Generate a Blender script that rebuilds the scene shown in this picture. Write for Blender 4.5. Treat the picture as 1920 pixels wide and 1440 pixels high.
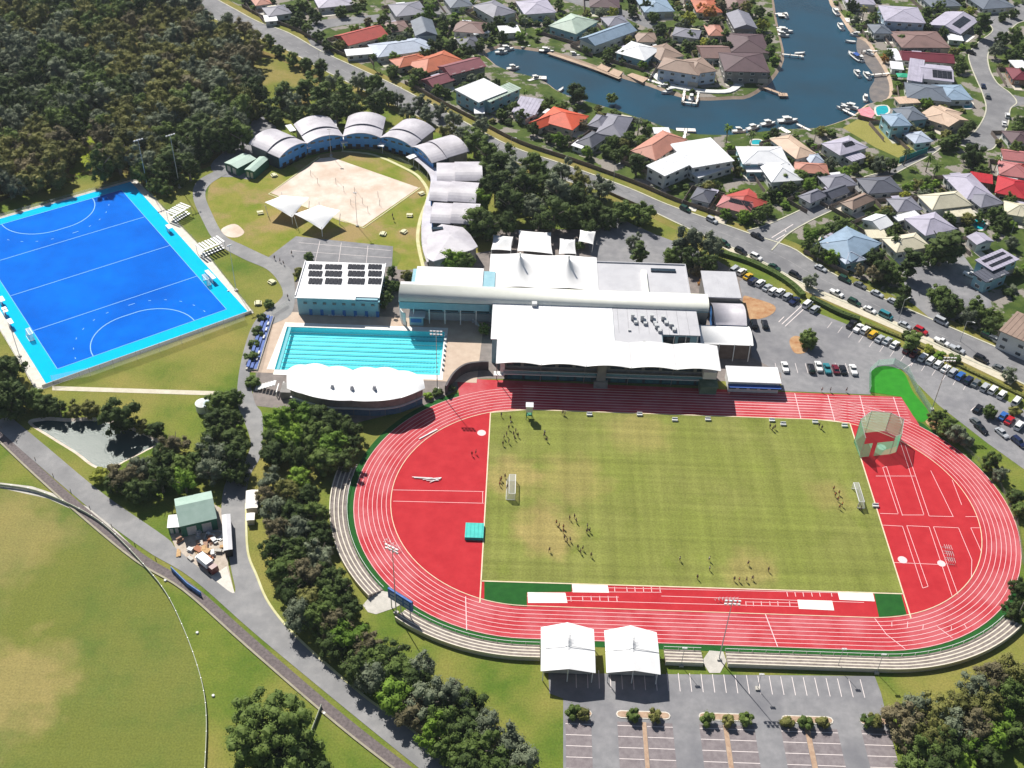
import bpy, bmesh, math, random
from mathutils import Vector, Matrix
from mathutils.geometry import tessellate_polygon
R = math.radians
random.seed(7)
scene = bpy.context.scene
for o in list(bpy.data.objects): bpy.data.objects.remove(o)
COL = scene.collection

# ---------------------------------------------------------------- camera
FPX = 2111.535; CAM = Vector((-47.1378, -213.565, 217.290))
_p, _r, _y = R(39.70515), R(1.92986), R(-0.0332)
_fw = Vector((math.sin(_y)*math.cos(_p), math.cos(_y)*math.cos(_p), -math.sin(_p)))
_rt = _fw.cross(Vector((0, 0, 1))).normalized(); _up = _rt.cross(_fw)
_r2 = _rt*math.cos(_r)+_up*math.sin(_r); _u2 = _up*math.cos(_r)-_rt*math.sin(_r)
cd = bpy.data.cameras.new('camera'); cam = bpy.data.objects.new('camera', cd); COL.objects.link(cam)
cd.sensor_width = 36; cd.sensor_fit = 'HORIZONTAL'; cd.lens = 36*FPX/1920; cd.clip_start = 1; cd.clip_end = 9000
m = Matrix((_r2, _u2, -_fw)).transposed().to_4x4(); m.translation = CAM; cam.matrix_world = m
scene.camera = cam
# ---------------------------------------------------------------- sky, sun, exposure
SUN_AZ, SUN_EL = R(120.7), R(46.5)          # direction the light comes from
w = bpy.data.worlds.new("World"); scene.world = w; w.use_nodes = True
nt = w.node_tree; nt.nodes.clear()
sky = nt.nodes.new('ShaderNodeTexSky'); sky.sky_type = 'NISHITA'; sky.sun_disc = False
sky.sun_elevation = SUN_EL; sky.sun_rotation = R(90)-SUN_AZ
bg = nt.nodes.new('ShaderNodeBackground'); bg.inputs['Strength'].default_value = 0.05
wo = nt.nodes.new('ShaderNodeOutputWorld')
nt.links.new(sky.outputs[0], bg.inputs[0]); nt.links.new(bg.outputs[0], wo.inputs[0])
sl = bpy.data.lights.new('sun', 'SUN'); sl.energy = 5.0; sl.angle = R(0.5); sl.color = (1, .955, .88)
so = bpy.data.objects.new('sun', sl); COL.objects.link(so)
sd = Vector((math.cos(SUN_AZ)*math.cos(SUN_EL), math.sin(SUN_AZ)*math.cos(SUN_EL), math.sin(SUN_EL)))
so.rotation_euler = sd.to_track_quat('Z', 'Y').to_euler(); so.location = (0, 0, 400)
vs = scene.view_settings; vs.view_transform = 'Standard'; vs.look = 'None'; vs.exposure = 0.46; vs.gamma = 1; vs.use_curve_mapping = False

def G(px, py, z=0.0):
    """point on the level z seen at a pixel of the 1920 wide photograph"""
    d = _r2*((px-960)/FPX)-_u2*((py-720)/FPX)+_fw
    t = (z-CAM.z)/d.z
    return CAM+d*t
def GG(pts, z=0.0): return [G(a, b, z) for a, b in pts]
def PX(v):
    d = Vector(v)-CAM; z = d.dot(_fw)
    return 960+FPX*d.dot(_r2)/z, 720-FPX*d.dot(_u2)/z

# ---------------------------------------------------------------- materials
MATS = {}
def mat(key, c, c2=None, sc=.3, r=.75, metal=0, bump=0., det=5, rnd=0, spec=.35, st=(1, 1, 1), c3=None, sc3=.05, th3=(.45, .65), coord='pos', wave=None):
    if key in MATS: return MATS[key]
    M = bpy.data.materials.new(key); M.use_nodes = True; n = M.node_tree; N = n.nodes; L = n.links
    b = N['Principled BSDF']; b.inputs['Roughness'].default_value = r; b.inputs['Metallic'].default_value = metal
    b.inputs['Specular IOR Level'].default_value = spec
    ge = N.new('ShaderNodeNewGeometry') if coord == 'pos' else N.new('ShaderNodeTexCoord')
    src = ge.outputs['Position'] if coord == 'pos' else ge.outputs['Object']
    mp = N.new('ShaderNodeMapping'); mp.inputs['Scale'].default_value = st; L.new(src, mp.inputs[0]); src = mp.outputs[0]
    col = None
    if c2 is not None:
        no = N.new('ShaderNodeTexNoise'); no.inputs['Scale'].default_value = sc; no.inputs['Detail'].default_value = det; no.inputs['Roughness'].default_value = .62
        L.new(src, no.inputs['Vector'])
        rp = N.new('ShaderNodeValToRGB'); rp.color_ramp.elements[0].position = .34; rp.color_ramp.elements[1].position = .66
        rp.color_ramp.elements[0].color = (*c, 1); rp.color_ramp.elements[1].color = (*c2, 1)
        L.new(no.outputs[0], rp.inputs[0]); col = rp.outputs[0]
    else:
        rg = N.new('ShaderNodeRGB'); rg.outputs[0].default_value = (*c, 1); col = rg.outputs[0]
    if c3 is not None:
        n3 = N.new('ShaderNodeTexNoise'); n3.inputs['Scale'].default_value = sc3; n3.inputs['Detail'].default_value = 6; n3.inputs['Roughness'].default_value = .6
        L.new(ge.outputs['Position'] if coord == 'pos' else src, n3.inputs['Vector'])
        mr = N.new('ShaderNodeMapRange'); mr.inputs[1].default_value = th3[0]; mr.inputs[2].default_value = th3[1]; L.new(n3.outputs[0], mr.inputs[0])
        mx = N.new('ShaderNodeMix'); mx.data_type = 'RGBA'; L.new(mr.outputs[0], mx.inputs[0]); L.new(col, mx.inputs[6]); mx.inputs[7].default_value = (*c3, 1); col = mx.outputs[2]
    if rnd:
        oi = N.new('ShaderNodeObjectInfo'); hs = N.new('ShaderNodeHueSaturation')
        m1 = N.new('ShaderNodeMapRange'); m1.inputs[3].default_value = 1-rnd; m1.inputs[4].default_value = 1+rnd; L.new(oi.outputs['Random'], m1.inputs[0])
        m2 = N.new('ShaderNodeMath'); m2.operation = 'MULTIPLY_ADD'; m2.inputs[1].default_value = -.06*rnd; m2.inputs[2].default_value = .5+.03*rnd; L.new(oi.outputs['Random'], m2.inputs[0])
        L.new(m1.outputs[0], hs.inputs['Value']); L.new(m2.outputs[0], hs.inputs['Hue']); L.new(col, hs.inputs['Color']); col = hs.outputs[0]
    L.new(col, b.inputs['Base Color'])
    if bump or wave:
        bp = N.new('ShaderNodeBump'); bp.inputs['Strength'].default_value = bump or .4; bp.inputs['Distance'].default_value = .05
        if wave:
            wv = N.new('ShaderNodeTexWave'); wv.inputs['Scale'].default_value = wave; L.new(src, wv.inputs['Vector']); L.new(wv.outputs[1], bp.inputs['Height'])
        else:
            nb = N.new('ShaderNodeTexNoise'); nb.inputs['Scale'].default_value = max(sc*8, 2); nb.inputs['Detail'].default_value = 4; L.new(src, nb.inputs['Vector']); L.new(nb.outputs[0], bp.inputs['Height'])
        L.new(bp.outputs[0], b.inputs['Normal'])
    MATS[key] = M; return M

def see_through(key, c, a, r=.6):
    """netting, fine mesh: part of the light passes between the strands"""
    M = bpy.data.materials.new(key); M.use_nodes = True; n = M.node_tree; N = n.nodes; L = n.links
    b = N['Principled BSDF']; b.inputs['Base Color'].default_value = (*c, 1); b.inputs['Roughness'].default_value = r
    t = N.new('ShaderNodeBsdfTransparent'); mx = N.new('ShaderNodeMixShader'); mx.inputs[0].default_value = a
    tl = N.new('ShaderNodeBsdfTranslucent'); tl.inputs[0].default_value = (*c, 1); m2 = N.new('ShaderNodeMixShader'); m2.inputs[0].default_value = .5; L.new(b.outputs[0], m2.inputs[1]); L.new(tl.outputs[0], m2.inputs[2])
    L.new(t.outputs[0], mx.inputs[1]); L.new(m2.outputs[0], mx.inputs[2]); L.new(mx.outputs[0], N['Material Output'].inputs[0])
    MATS[key] = M; return M
def water(key, tint, depthc, a, bump, sc, r=.06):
    M = bpy.data.materials.new(key); M.use_nodes = True; n = M.node_tree; N = n.nodes; L = n.links
    b = N['Principled BSDF']; b.inputs['Roughness'].default_value = r; b.inputs['IOR'].default_value = 1.33
    ge = N.new('ShaderNodeNewGeometry')
    no = N.new('ShaderNodeTexNoise'); no.inputs['Scale'].default_value = .035; no.inputs['Detail'].default_value = 5; L.new(ge.outputs['Position'], no.inputs['Vector'])
    rp = N.new('ShaderNodeValToRGB'); rp.color_ramp.elements[0].position = .35; rp.color_ramp.elements[1].position = .68
    rp.color_ramp.elements[0].color = (*tint, 1); rp.color_ramp.elements[1].color = (*depthc, 1); L.new(no.outputs[0], rp.inputs[0]); L.new(rp.outputs[0], b.inputs['Base Color'])
    nb = N.new('ShaderNodeTexNoise'); nb.inputs['Scale'].default_value = sc; nb.inputs['Detail'].default_value = 6; L.new(ge.outputs['Position'], nb.inputs['Vector'])
    bp = N.new('ShaderNodeBump'); bp.inputs['Strength'].default_value = bump; bp.inputs['Distance'].default_value = .12; L.new(nb.outputs[0], bp.inputs['Height']); L.new(bp.outputs[0], b.inputs['Normal'])
    if a < 1:
        t = N.new('ShaderNodeBsdfTransparent'); t.inputs[0].default_value = (.62, .97, 1, 1)
        mx = N.new('ShaderNodeMixShader'); mx.inputs[0].default_value = a
        L.new(t.outputs[0], mx.inputs[1]); L.new(b.outputs[0], mx.inputs[2]); L.new(mx.outputs[0], N['Material Output'].inputs[0])
    MATS[key] = M; return M

def grass(key, c, c2, c3=None, sc=.12, sc3=.03, th3=(.45, .62), st=(1, 1, 1), spots=(), streak=0, spotc=(.38, .28, .12)):
    if key in MATS: return MATS[key]
    M = mat(key, c, c2, sc=sc, r=.95, bump=.35, det=8, c3=c3, sc3=sc3, th3=th3, spec=.1, st=st)
    N = M.node_tree.nodes; L = M.node_tree.links; b = N['Principled BSDF']
    src = b.inputs['Base Color'].links[0].from_socket
    ge = N.new('ShaderNodeNewGeometry')
    for (x, y, rad, k) in spots:            # worn patches with ragged outlines
        vm = N.new('ShaderNodeVectorMath'); vm.operation = 'DISTANCE'; vm.inputs[1].default_value = (x, y, 0); L.new(ge.outputs['Position'], vm.inputs[0])
        nz = N.new('ShaderNodeTexNoise'); nz.inputs['Scale'].default_value = .14; nz.inputs['Detail'].default_value = 7; L.new(ge.outputs['Position'], nz.inputs['Vector'])
        ma = N.new('ShaderNodeMath'); ma.operation = 'MULTIPLY_ADD'; ma.inputs[1].default_value = rad*1.7; L.new(nz.outputs[0], ma.inputs[0]); L.new(vm.outputs['Value'], ma.inputs[2])
        mr = N.new('ShaderNodeMapRange'); mr.inputs[1].default_value = rad*2.05; mr.inputs[2].default_value = rad*1.45; mr.inputs[3].default_value = 0; mr.inputs[4].default_value = k; L.new(ma.outputs[0], mr.inputs[0])
        mx = N.new('ShaderNodeMix'); mx.data_type = 'RGBA'; L.new(mr.outputs[0], mx.inputs[0]); L.new(src, mx.inputs[6]); mx.inputs[7].default_value = (*spotc, 1); src = mx.outputs[2]
    # blade grain
    nz = N.new('ShaderNodeTexNoise'); nz.inputs['Scale'].default_value = 2.2; nz.inputs['Detail'].default_value = 5; L.new(ge.outputs['Position'], nz.inputs['Vector'])
    mr = N.new('ShaderNodeMapRange'); mr.inputs[1].default_value = .3; mr.inputs[2].default_value = .7; mr.inputs[3].default_value = .8; mr.inputs[4].default_value = 1.18; L.new(nz.outputs[0], mr.inputs[0])
    fac = mr.outputs[0]
    if streak:                              # mower passes along both directions of the pitch
        for ax, sx in ((0, (.012, .55, 1)), (1, (.4, .012, 1))):
            mp = N.new('ShaderNodeMapping'); mp.inputs['Scale'].default_value = sx; L.new(ge.outputs['Position'], mp.inputs[0])
            n2 = N.new('ShaderNodeTexNoise'); n2.inputs['Scale'].default_value = 1; n2.inputs['Detail'].default_value = 3; L.new(mp.outputs[0], n2.inputs['Vector'])
            m2 = N.new('ShaderNodeMapRange'); m2.inputs[1].default_value = .3; m2.inputs[2].default_value = .7; m2.inputs[3].default_value = 1-streak; m2.inputs[4].default_value = 1+streak; L.new(n2.outputs[0], m2.inputs[0])
            mm = N.new('ShaderNodeMath'); mm.operation = 'MULTIPLY'; L.new(fac, mm.inputs[0]); L.new(m2.outputs[0], mm.inputs[1]); fac = mm.outputs[0]
    mv = N.new('ShaderNodeVectorMath'); mv.operation = 'SCALE'; L.new(src, mv.inputs[0]); L.new(fac, mv.inputs['Scale'])
    L.new(mv.outputs[0], b.inputs['Base Color'])
    return M

def leafmat(key, c, c2, rnd=.25):
    if key in MATS: return MATS[key]
    M = mat(key, c, c2, sc=.9, r=.7, rnd=rnd, det=3, spec=.15)
    b = M.node_tree.nodes['Principled BSDF']
    N = M.node_tree.nodes; L = M.node_tree.links
    tr = N.new('ShaderNodeBsdfTranslucent'); L.new(b.inputs['Base Color'].links[0].from_socket, tr.inputs[0])
    mx = N.new('ShaderNodeMixShader'); mx.inputs[0].default_value = .3; L.new(b.outputs[0], mx.inputs[1]); L.new(tr.outputs[0], mx.inputs[2]); L.new(mx.outputs[0], N['Material Output'].inputs[0])
    return M

# palette
ASPH = mat('asphalt', (.18, .18, .188), (.245, .242, .25), sc=.25, r=.9, bump=.2, c3=(.155, .155, .165), sc3=.06)
ASPH2 = mat('service_asphalt', (.23, .23, .235), (.30, .295, .295), sc=.3, r=.9, bump=.2, c3=(.20, .20, .205), sc3=.08)
ASPH3 = mat('parking_asphalt', (.205, .205, .215), (.27, .265, .275), sc=.4, r=.9, bump=.2, c3=(.165, .165, .18), sc3=.07)
BAYS = mat('bay_paving', (.175, .15, .158), (.25, .22, .225), sc=.7, r=.9, bump=.2)
CONC = mat('concrete', (.42, .40, .36), (.55, .52, .47), sc=.5, r=.85, bump=.1)
CONC2 = mat('pale_concrete', (.55, .52, .46), (.68, .64, .57), sc=.6, r=.85)
KERB = mat('kerb_concrete', (.42, .41, .33), (.58, .56, .44), sc=.5, r=.9)
DIRT = mat('bare_dirt', (.33, .25, .17), (.45, .36, .27), sc=.3, r=.95)
BARK = mat('bark_mulch', (.34, .16, .07), (.48, .31, .17), sc=.4, r=.95)
SAND = mat('white_sand', (.60, .50, .42), (.72, .63, .55), sc=.25, r=.95, bump=.5, c3=(.55, .43, .34), sc3=.09)
BEACH = mat('beach_sand', (.36, .26, .19), (.48, .37, .28), sc=.3, r=.95)
PITS = mat('pit_sand', (.78, .74, .68), (.85, .83, .8), sc=.5, r=.95)
WHITE = mat('white_paint', (.74, .74, .72), (.82, .82, .80), sc=.8, r=.7)
LINE = mat('line_paint', (.78, .70, .68), r=.8)
REDL = mat('lane_paint', (.80, .55, .56), r=.8)
TRACK = mat('track_rubber', (.40, .032, .042), (.48, .048, .060), sc=.35, r=.9, bump=.1, spec=.15, c3=(.50, .11, .125), sc3=.10, th3=(.42, .62))
TRACKD = mat('fan_rubber', (.40, .020, .028), (.47, .030, .038), sc=.25, r=.9, bump=.1, spec=.15)
TURFG = mat('bright_turf', (.016, .20, .008), (.025, .25, .012), sc=.4, r=.95)
TURFD = mat('dark_turf', (.006, .075, .008), (.012, .10, .012), sc=.5, r=.95)
HBLUE = mat('pitch_blue', (.0, .125, .60), (.0, .15, .68), sc=.09, r=.9, c3=(.0, .10, .52), sc3=.05, spec=.05, th3=(.42, .7))
HCYAN = mat('pitch_cyan', (.0, .42, .74), (.0, .46, .78), sc=.2, r=.9, spec=.05)
HLINE = mat('pitch_line', (.25, .50, .68), r=.8)
WROOF = mat('white_roof', (.70, .70, .72), (.76, .76, .775), sc=.15, r=.5, c3=(.60, .60, .62), sc3=.06, th3=(.5, .75))
GROOF = mat('grey_roof', (.43, .43, .46), (.50, .50, .53), sc=.2, r=.5, c3=(.38, .38, .42), sc3=.08, th3=(.55, .8))
LROOF = mat('lilac_roof', (.47, .45, .50), (.55, .53, .57), sc=.25, r=.45, wave=1.2, bump=.5, c3=(.40, .38, .42), sc3=.15)
CREAM = mat('cream_roof', (.72, .73, .66), (.78, .79, .72), sc=.3, r=.5)
MEMB = mat('membrane', (.74, .74, .75), (.80, .80, .80), sc=.3, r=.55, c3=(.66, .65, .64), sc3=.12, th3=(.52, .78))
WALLW = mat('white_wall', (.62, .63, .62), (.70, .70, .68), sc=.5, r=.8)
WALLG = mat('grey_wall', (.20, .19, .18), (.27, .26, .25), sc=.5, r=.8)
WALLB = mat('blue_wall', (.03, .14, .42), (.05, .20, .50), sc=.4, r=.7)
WALLT = mat('aqua_wall', (.22, .42, .50), (.29, .49, .56), sc=.4, r=.7)
WALLC = mat('cream_wall', (.50, .44, .36), (.58, .52, .44), sc=.5, r=.8)
BRICK = mat('brick_wall', (.28, .16, .11), (.38, .24, .17), sc=1.5, r=.85)
GLASS = mat('window_glass', (.015, .03, .045), (.03, .05, .07), sc=.7, r=.08, spec=.6)
TGLASS = mat('teal_glass', (.02, .10, .13), (.04, .17, .20), sc=.5, r=.12, spec=.6)
DARK = mat('dark_metal', (.02, .02, .022), r=.6)
STEEL = mat('galvanised_steel', (.45, .46, .47), (.55, .56, .57), sc=2, r=.45, metal=.3)
SOLAR = mat('solar_glass', (.012, .013, .018), (.03, .03, .035), sc=1.5, r=.18, spec=.5)
TYRE = mat('tyre_rubber', (.015, .015, .015), r=.9)
TRUNK = mat('tree_bark', (.16, .13, .10), (.28, .24, .20), sc=1.5, r=.95, bump=.5)
NET = see_through('green_net', (.16, .62, .38), .6)
WNET = see_through('goal_net', (.62, .64, .62), .45)
FENCEM = see_through('wire_mesh', (.42, .44, .43), .16)
BLUESEAT = mat('blue_seat', (.02, .07, .30), (.03, .1, .38), sc=2, r=.6)
GREENM = mat('green_metal', (.02, .12, .08), (.03, .16, .11), sc=1, r=.5, wave=1.5, bump=.4)
GREENR = mat('pale_green_roof', (.30, .42, .36), (.36, .48, .42), sc=.5, r=.5)

# ---------------------------------------------------------------- mesh helpers
ORIG = {}
def mk(name, V, F, mats, parent=None, smooth=False, mi=None, local=False, label=None, kind=None):
    me = bpy.data.meshes.new(name)
    off = Vector((0, 0, 0)) if (local or parent is None) else ORIG.get(parent.name, Vector((0, 0, 0)))
    me.from_pydata([(Vector(v)-off)[:] for v in V], [], F)
    if not isinstance(mats, (list, tuple)): mats = [mats]
    for q in mats: me.materials.append(q)
    if mi: me.polygons.foreach_set('material_index', mi)
    if smooth: me.polygons.foreach_set('use_smooth', [True]*len(me.polygons))
    me.update()
    o = bpy.data.objects.new(name, me); COL.objects.link(o)
    if parent: o.parent = parent
    if label: o['label'] = label
    if kind: o['kind'] = kind
    return o
def thing(name, label, cat, loc=(0, 0, 0), rz=0, group=None):
    o = bpy.data.objects.new(name, None); COL.objects.link(o); o.empty_display_size = .5
    o.location = loc; o.rotation_euler = (0, 0, rz); ORIG[o.name] = Vector(loc)
    o['label'] = label; o['category'] = cat
    if group: o['group'] = group
    return o
def tag(o, label, cat, group=None):
    o['label'] = label; o['category'] = cat
    if group: o['group'] = group
    return o
KIDS = {}
def dup(root, loc, rz=0, label=None, group=None, mats=None, scale=None):
    if root.name not in KIDS: KIDS[root.name] = list(root.children)
    r = root.copy(); COL.objects.link(r); r.location = loc; r.rotation_euler = (0, 0, rz); ORIG[r.name] = Vector(loc)
    if scale: r.scale = scale
    if label: r['label'] = label
    if group: r['group'] = group
    for ch in KIDS[root.name]:
        c = ch.copy(); COL.objects.link(c); c.parent = r
        for g in ch.children:
            d = g.copy(); COL.objects.link(d); d.parent = c
    return r
def box(V, F, c, s, rz=0, taper=1.0):
    i = len(V); cx, cy, cz = c; sx, sy, sz = s; ca, sa = math.cos(rz), math.sin(rz)
    for z in (-.5, .5):
        k = taper if z > 0 else 1
        for a, b in ((-.5, -.5), (.5, -.5), (.5, .5), (-.5, .5)):
            x, y = a*sx*k, b*sy*k; V.append((cx+x*ca-y*sa, cy+x*sa+y*ca, cz+z*sz))
    F += [[i+3, i+2, i+1, i], [i+4, i+5, i+6, i+7]]+[[i+a, i+(a+1) % 4, i+4+(a+1) % 4, i+4+a] for a in range(4)]
def beam(V, F, a, b, w=.1, h=None):
    a, b = Vector(a), Vector(b); d = (b-a)
    if d.length < 1e-6: return
    d.normalize(); h = h or w
    s = d.cross(Vector((0, 0, 1)));
    if s.length < 1e-3: s = Vector((1, 0, 0))
    s.normalize(); u = s.cross(d)
    i = len(V)
    for p in (a, b):
        for q, r_ in ((-1, -1), (1, -1), (1, 1), (-1, 1)): V.append((p+s*q*w/2+u*r_*h/2)[:])
    F += [[i+3, i+2, i+1, i], [i+4, i+5, i+6, i+7]]+[[i+k, i+(k+1) % 4, i+4+(k+1) % 4, i+4+k] for k in range(4)]
def cyl(V, F, a, b, r0, r1=None, n=8):
    a, b = Vector(a), Vector(b); r1 = r0 if r1 is None else r1; d = (b-a).normalized()
    s = d.cross(Vector((0, 0, 1)))
    if s.length < 1e-3: s = Vector((1, 0, 0))
    s.normalize(); u = s.cross(d); i = len(V)
    for p, r_ in ((a, r0), (b, r1)):
        for k in range(n):
            t = 2*math.pi*k/n; V.append((p+(s*math.cos(t)+u*math.sin(t))*r_)[:])
    F += [[i+k, i+(k+1) % n, i+n+(k+1) % n, i+n+k] for k in range(n)]+[[i+n+k for k in range(n)], [i+n-1-k for k in range(n)]]
def area2(p): return sum(p[i][0]*p[(i+1) % len(p)][1]-p[(i+1) % len(p)][0]*p[i][1] for i in range(len(p)))/2
def prism(V, F, poly, z0, z1):
    p = [tuple(q[:2]) for q in poly]
    if area2(p) < 0: p = p[::-1]
    i = len(V); n = len(p); V += [(x, y, z0) for x, y in p]+[(x, y, z1) for x, y in p]
    F += [[i+n+k for k in range(n)], [i+n-1-k for k in range(n)]]+[[i+k, i+(k+1) % n, i+n+(k+1) % n, i+n+k] for k in range(n)]
def cr(pts, n=6, closed=False):
    """smooth curve through points"""
    P = [Vector((p[0], p[1], p[2] if len(p) > 2 else 0)) for p in pts]; out = []
    m_ = len(P); rng = range(m_ if closed else m_-1)
    for i in rng:
        if closed: a, b, c, d = P[(i-1) % m_], P[i], P[(i+1) % m_], P[(i+2) % m_]
        else: a, b, c, d = P[max(i-1, 0)], P[i], P[i+1], P[min(i+2, m_-1)]
        for k in range(n):
            t = k/n; out.append(.5*((2*b)+(c-a)*t+(2*a-5*b+4*c-d)*t*t+(3*b-a-3*c+d)*t**3))
    if not closed: out.append(P[-1])
    return out
def sheet(name, poly, z, m_, holes=(), parent=None, kind='structure', skirt=0):
    loops = [[Vector((p[0], p[1], 0)) for p in poly]]+[[Vector((p[0], p[1], 0)) for p in h] for h in holes]
    tris = tessellate_polygon(loops); V = [(p.x, p.y, z) for l in loops for p in l]; F = []
    for t in tris:
        a, b, c = (Vector(V[i]) for i in t)
        F.append(list(t) if (b-a).cross(c-a).z > 0 else list(t)[::-1])
    if skirt:
        i = len(V); n = len(poly); V += [(p[0], p[1], z-skirt) for p in poly]; s = area2(poly) > 0
        for k in range(n):
            q = [i+k, i+(k+1) % n, (k+1) % n, k]; F.append(q if s else q[::-1])
    o = mk(name, V, F, m_, parent)
    if kind and not parent: o['kind'] = kind
    return o
def offset(line, d):
    out = []
    for i, p in enumerate(line):
        a = line[max(i-1, 0)]; b = line[min(i+1, len(line)-1)]; t = Vector((b[0]-a[0], b[1]-a[1], 0)).normalized()
        out.append(Vector((p[0]-t.y*d, p[1]+t.x*d, 0)))
    return out
def strip(V, F, line, w0, w1, z0, z1=None):
    """band between two offsets of a line; a box section when z1 is given"""
    A, B = offset(line, w0), offset(line, w1); i = len(V); n = len(line)
    if z1 is None:
        V += [(p.x, p.y, z0) for p in A]+[(p.x, p.y, z0) for p in B]
        for k in range(n-1):
            q = [i+k, i+k+1, i+n+k+1, i+n+k]; F.append(q if w1 > w0 else q[::-1])
    else:
        V += [(p.x, p.y, z1) for p in A]+[(p.x, p.y, z1) for p in B]+[(p.x, p.y, z0) for p in A]+[(p.x, p.y, z0) for p in B]
        fl = w1 < w0
        for k in range(n-1):
            for q in ([i+k, i+k+1, i+n+k+1, i+n+k], [i+2*n+k, i+2*n+k+1, i+k+1, i+k], [i+n+k, i+n+k+1, i+3*n+k+1, i+3*n+k]):
                F.append(q[::-1] if fl else q)
        for k in (0, n-1): F.append([i+k, i+n+k, i+3*n+k, i+2*n+k])
def band(name, line, w0, w1, z0, m_, z1=None, parent=None, kind='structure'):
    V, F = [], []; strip(V, F, line, w0, w1, z0, z1)
    o = mk(name, V, F, m_, parent)
    if kind and not parent: o['kind'] = kind
    return o
ORD = ['first', 'second', 'third', 'fourth', 'fifth', 'sixth', 'seventh', 'eighth', 'ninth', 'tenth', 'eleventh', 'twelfth', 'thirteenth', 'fourteenth', 'fifteenth', 'sixteenth', 'seventeenth', 'eighteenth', 'nineteenth', 'twentieth']
for a in ('twenty', 'thirty', 'forty', 'fifty', 'sixty', 'seventy'):
    if a != 'twenty': ORD.append({'thirty': 'thirtieth', 'forty': 'fortieth', 'fifty': 'fiftieth', 'sixty': 'sixtieth', 'seventy': 'seventieth'}[a])
    ORD += [a+'-'+b for b in ORD[:9]]

# ---------------------------------------------------------------- air
hz_ = bpy.data.materials.new('haze_air'); hz_.use_nodes = True; _n = hz_.node_tree; _n.nodes.remove(_n.nodes['Principled BSDF'])
_v = _n.nodes.new('ShaderNodeVolumePrincipled'); _v.inputs['Density'].default_value = .00006; _v.inputs['Color'].default_value = (.80, .90, 1, 1); _v.inputs['Anisotropy'].default_value = .2
_n.links.new(_v.outputs[0], _n.nodes['Material Output'].inputs['Volume'])
_V, _F = [], []; box(_V, _F, (0, 300, 112), (3000, 2600, 228)); _o = mk('haze', _V, _F, hz_, kind='stuff')
# ================================================================ SETTING
G_FIELD = grass('meadow_grass', (.085, .145, .020), (.17, .20, .036), (.245, .22, .06), sc=.09, sc3=.022)
G_YARD = grass('yard_ground', (.035, .065, .014), (.10, .135, .032), (.26, .235, .21), sc=.16, sc3=.10, th3=(.52, .56))
G_BUSH = grass('bush_floor', (.05, .065, .016), (.15, .13, .035), (.20, .15, .05), sc=.06, sc3=.04, th3=(.48, .58))
G_OVAL = grass('oval_grass', (.095, .145, .028), (.185, .19, .05), (.15, .17, .036), sc=.06, sc3=.03, spots=[tuple(G(20, 1290))[:2]+(14, .55), tuple(G(0, 1010))[:2]+(18, .4)], streak=.03)
G_INF = grass('infield_grass', (.165, .19, .040), (.235, .235, .072), (.185, .21, .046), sc=.10, sc3=.05, streak=.13, th3=(.42, .6), spots=[(-47, 8, 8, .6), (-37, -12, 9, .65), (-30, 8, 10, .4), (15, -22, 7, .45), (40, 5, 6, .35), (-10, 28, 9, .35)], spotc=(.36, .27, .11))
G_DRY = grass('dry_grass', (.20, .175, .045), (.27, .22, .08), (.15, .17, .03), sc=.12, sc3=.04)
G_LOT = grass('lot_grass', (.24, .23, .06), (.28, .26, .08), sc=.1)

canal = cr(GG([(900, 98), (930, 86), (960, 85), (1002, 90), (1042, 97), (1110, 120), (1172, 142), (1222, 157), (1262, 172), (1310, 182), (1372, 180), (1402, 177), (1440, 150), (1465, 108), (1458, 62), (1450, 25), (1443, -35)]), 3)[:-1] + \
    cr(GG([(1552, -35), (1562, 5), (1582, 30), (1604, 62), (1628, 75), (1645, 100), (1664, 130), (1674, 160), (1668, 184), (1630, 195), (1602, 218), (1552, 236), (1527, 240), (1465, 243), (1400, 250), (1360, 253), (1292, 250), (1250, 239), (1222, 229), (1186, 217), (1155, 206), (1100, 190), (1047, 172), (1018, 152), (985, 140), (955, 133), (925, 120)]), 3)
pond = cr(GG([(52, 792), (85, 782), (130, 784), (185, 783), (250, 800), (300, 826), (275, 845), (235, 865), (203, 882), (172, 874), (140, 850), (95, 822)]), 4, True)
PX0, PX1, PY0, PY1 = -119.6, -69.3, 51.0, 72.8
pool = [Vector((PX0, PY0, 0)), Vector((PX1, PY0, 0)), Vector((PX1, PY1, 0)), Vector((PX0, PY1, 0))]
GND = 3500
GND = 3500
sheet('ground', [(-GND, -GND), (GND, -GND), (GND, GND), (-GND, GND)], 0, G_FIELD, holes=[canal, pond, pool])
# canal water a metre and a half below the yards, banks and bed around it
CW = water('canal_water', (.016, .064, .105), (.020, .050, .075), 1, .35, .5, r=.12)
sheet('canal_water', offset(canal+[canal[0]], -.6)[:-1] if area2(canal) > 0 else offset(canal+[canal[0]], .6)[:-1], -.9, CW)
V, F = [], []
cl = canal+[canal[0]]; ins = .8 if area2(canal) > 0 else -.8
strip(V, F, cl, 0, ins*.02, 0); n_ = len(cl)
V, F = [], []; A = cl; B = offset(cl, ins*2.2)
V = [(p.x, p.y, .0) for p in A]+[(p.x, p.y, -1.1) for p in B]; F = [[i, i+1, n_+i+1, n_+i] for i in range(n_-1)]
o = mk('canal_bank', V, F, BEACH); o['kind'] = 'structure'
sheet('shallow_sand', cr(GG([(1612, 66), (1640, 92), (1664, 130), (1674, 165), (1662, 186), (1636, 190), (1630, 168), (1640, 145), (1622, 118), (1606, 92)], -.8), 4, True), -.82, mat('wet_sand', (.13, .12, .12), (.22, .19, .17), sc=.3, r=.4))
PW = water('pond_water', (.045, .075, .07), (.075, .11, .10), 1, .3, 2.4, r=.26); PW.node_tree.nodes['Principled BSDF'].inputs['Specular IOR Level'].default_value = .12
sheet('pond_water', pond, -.5, PW)
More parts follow.
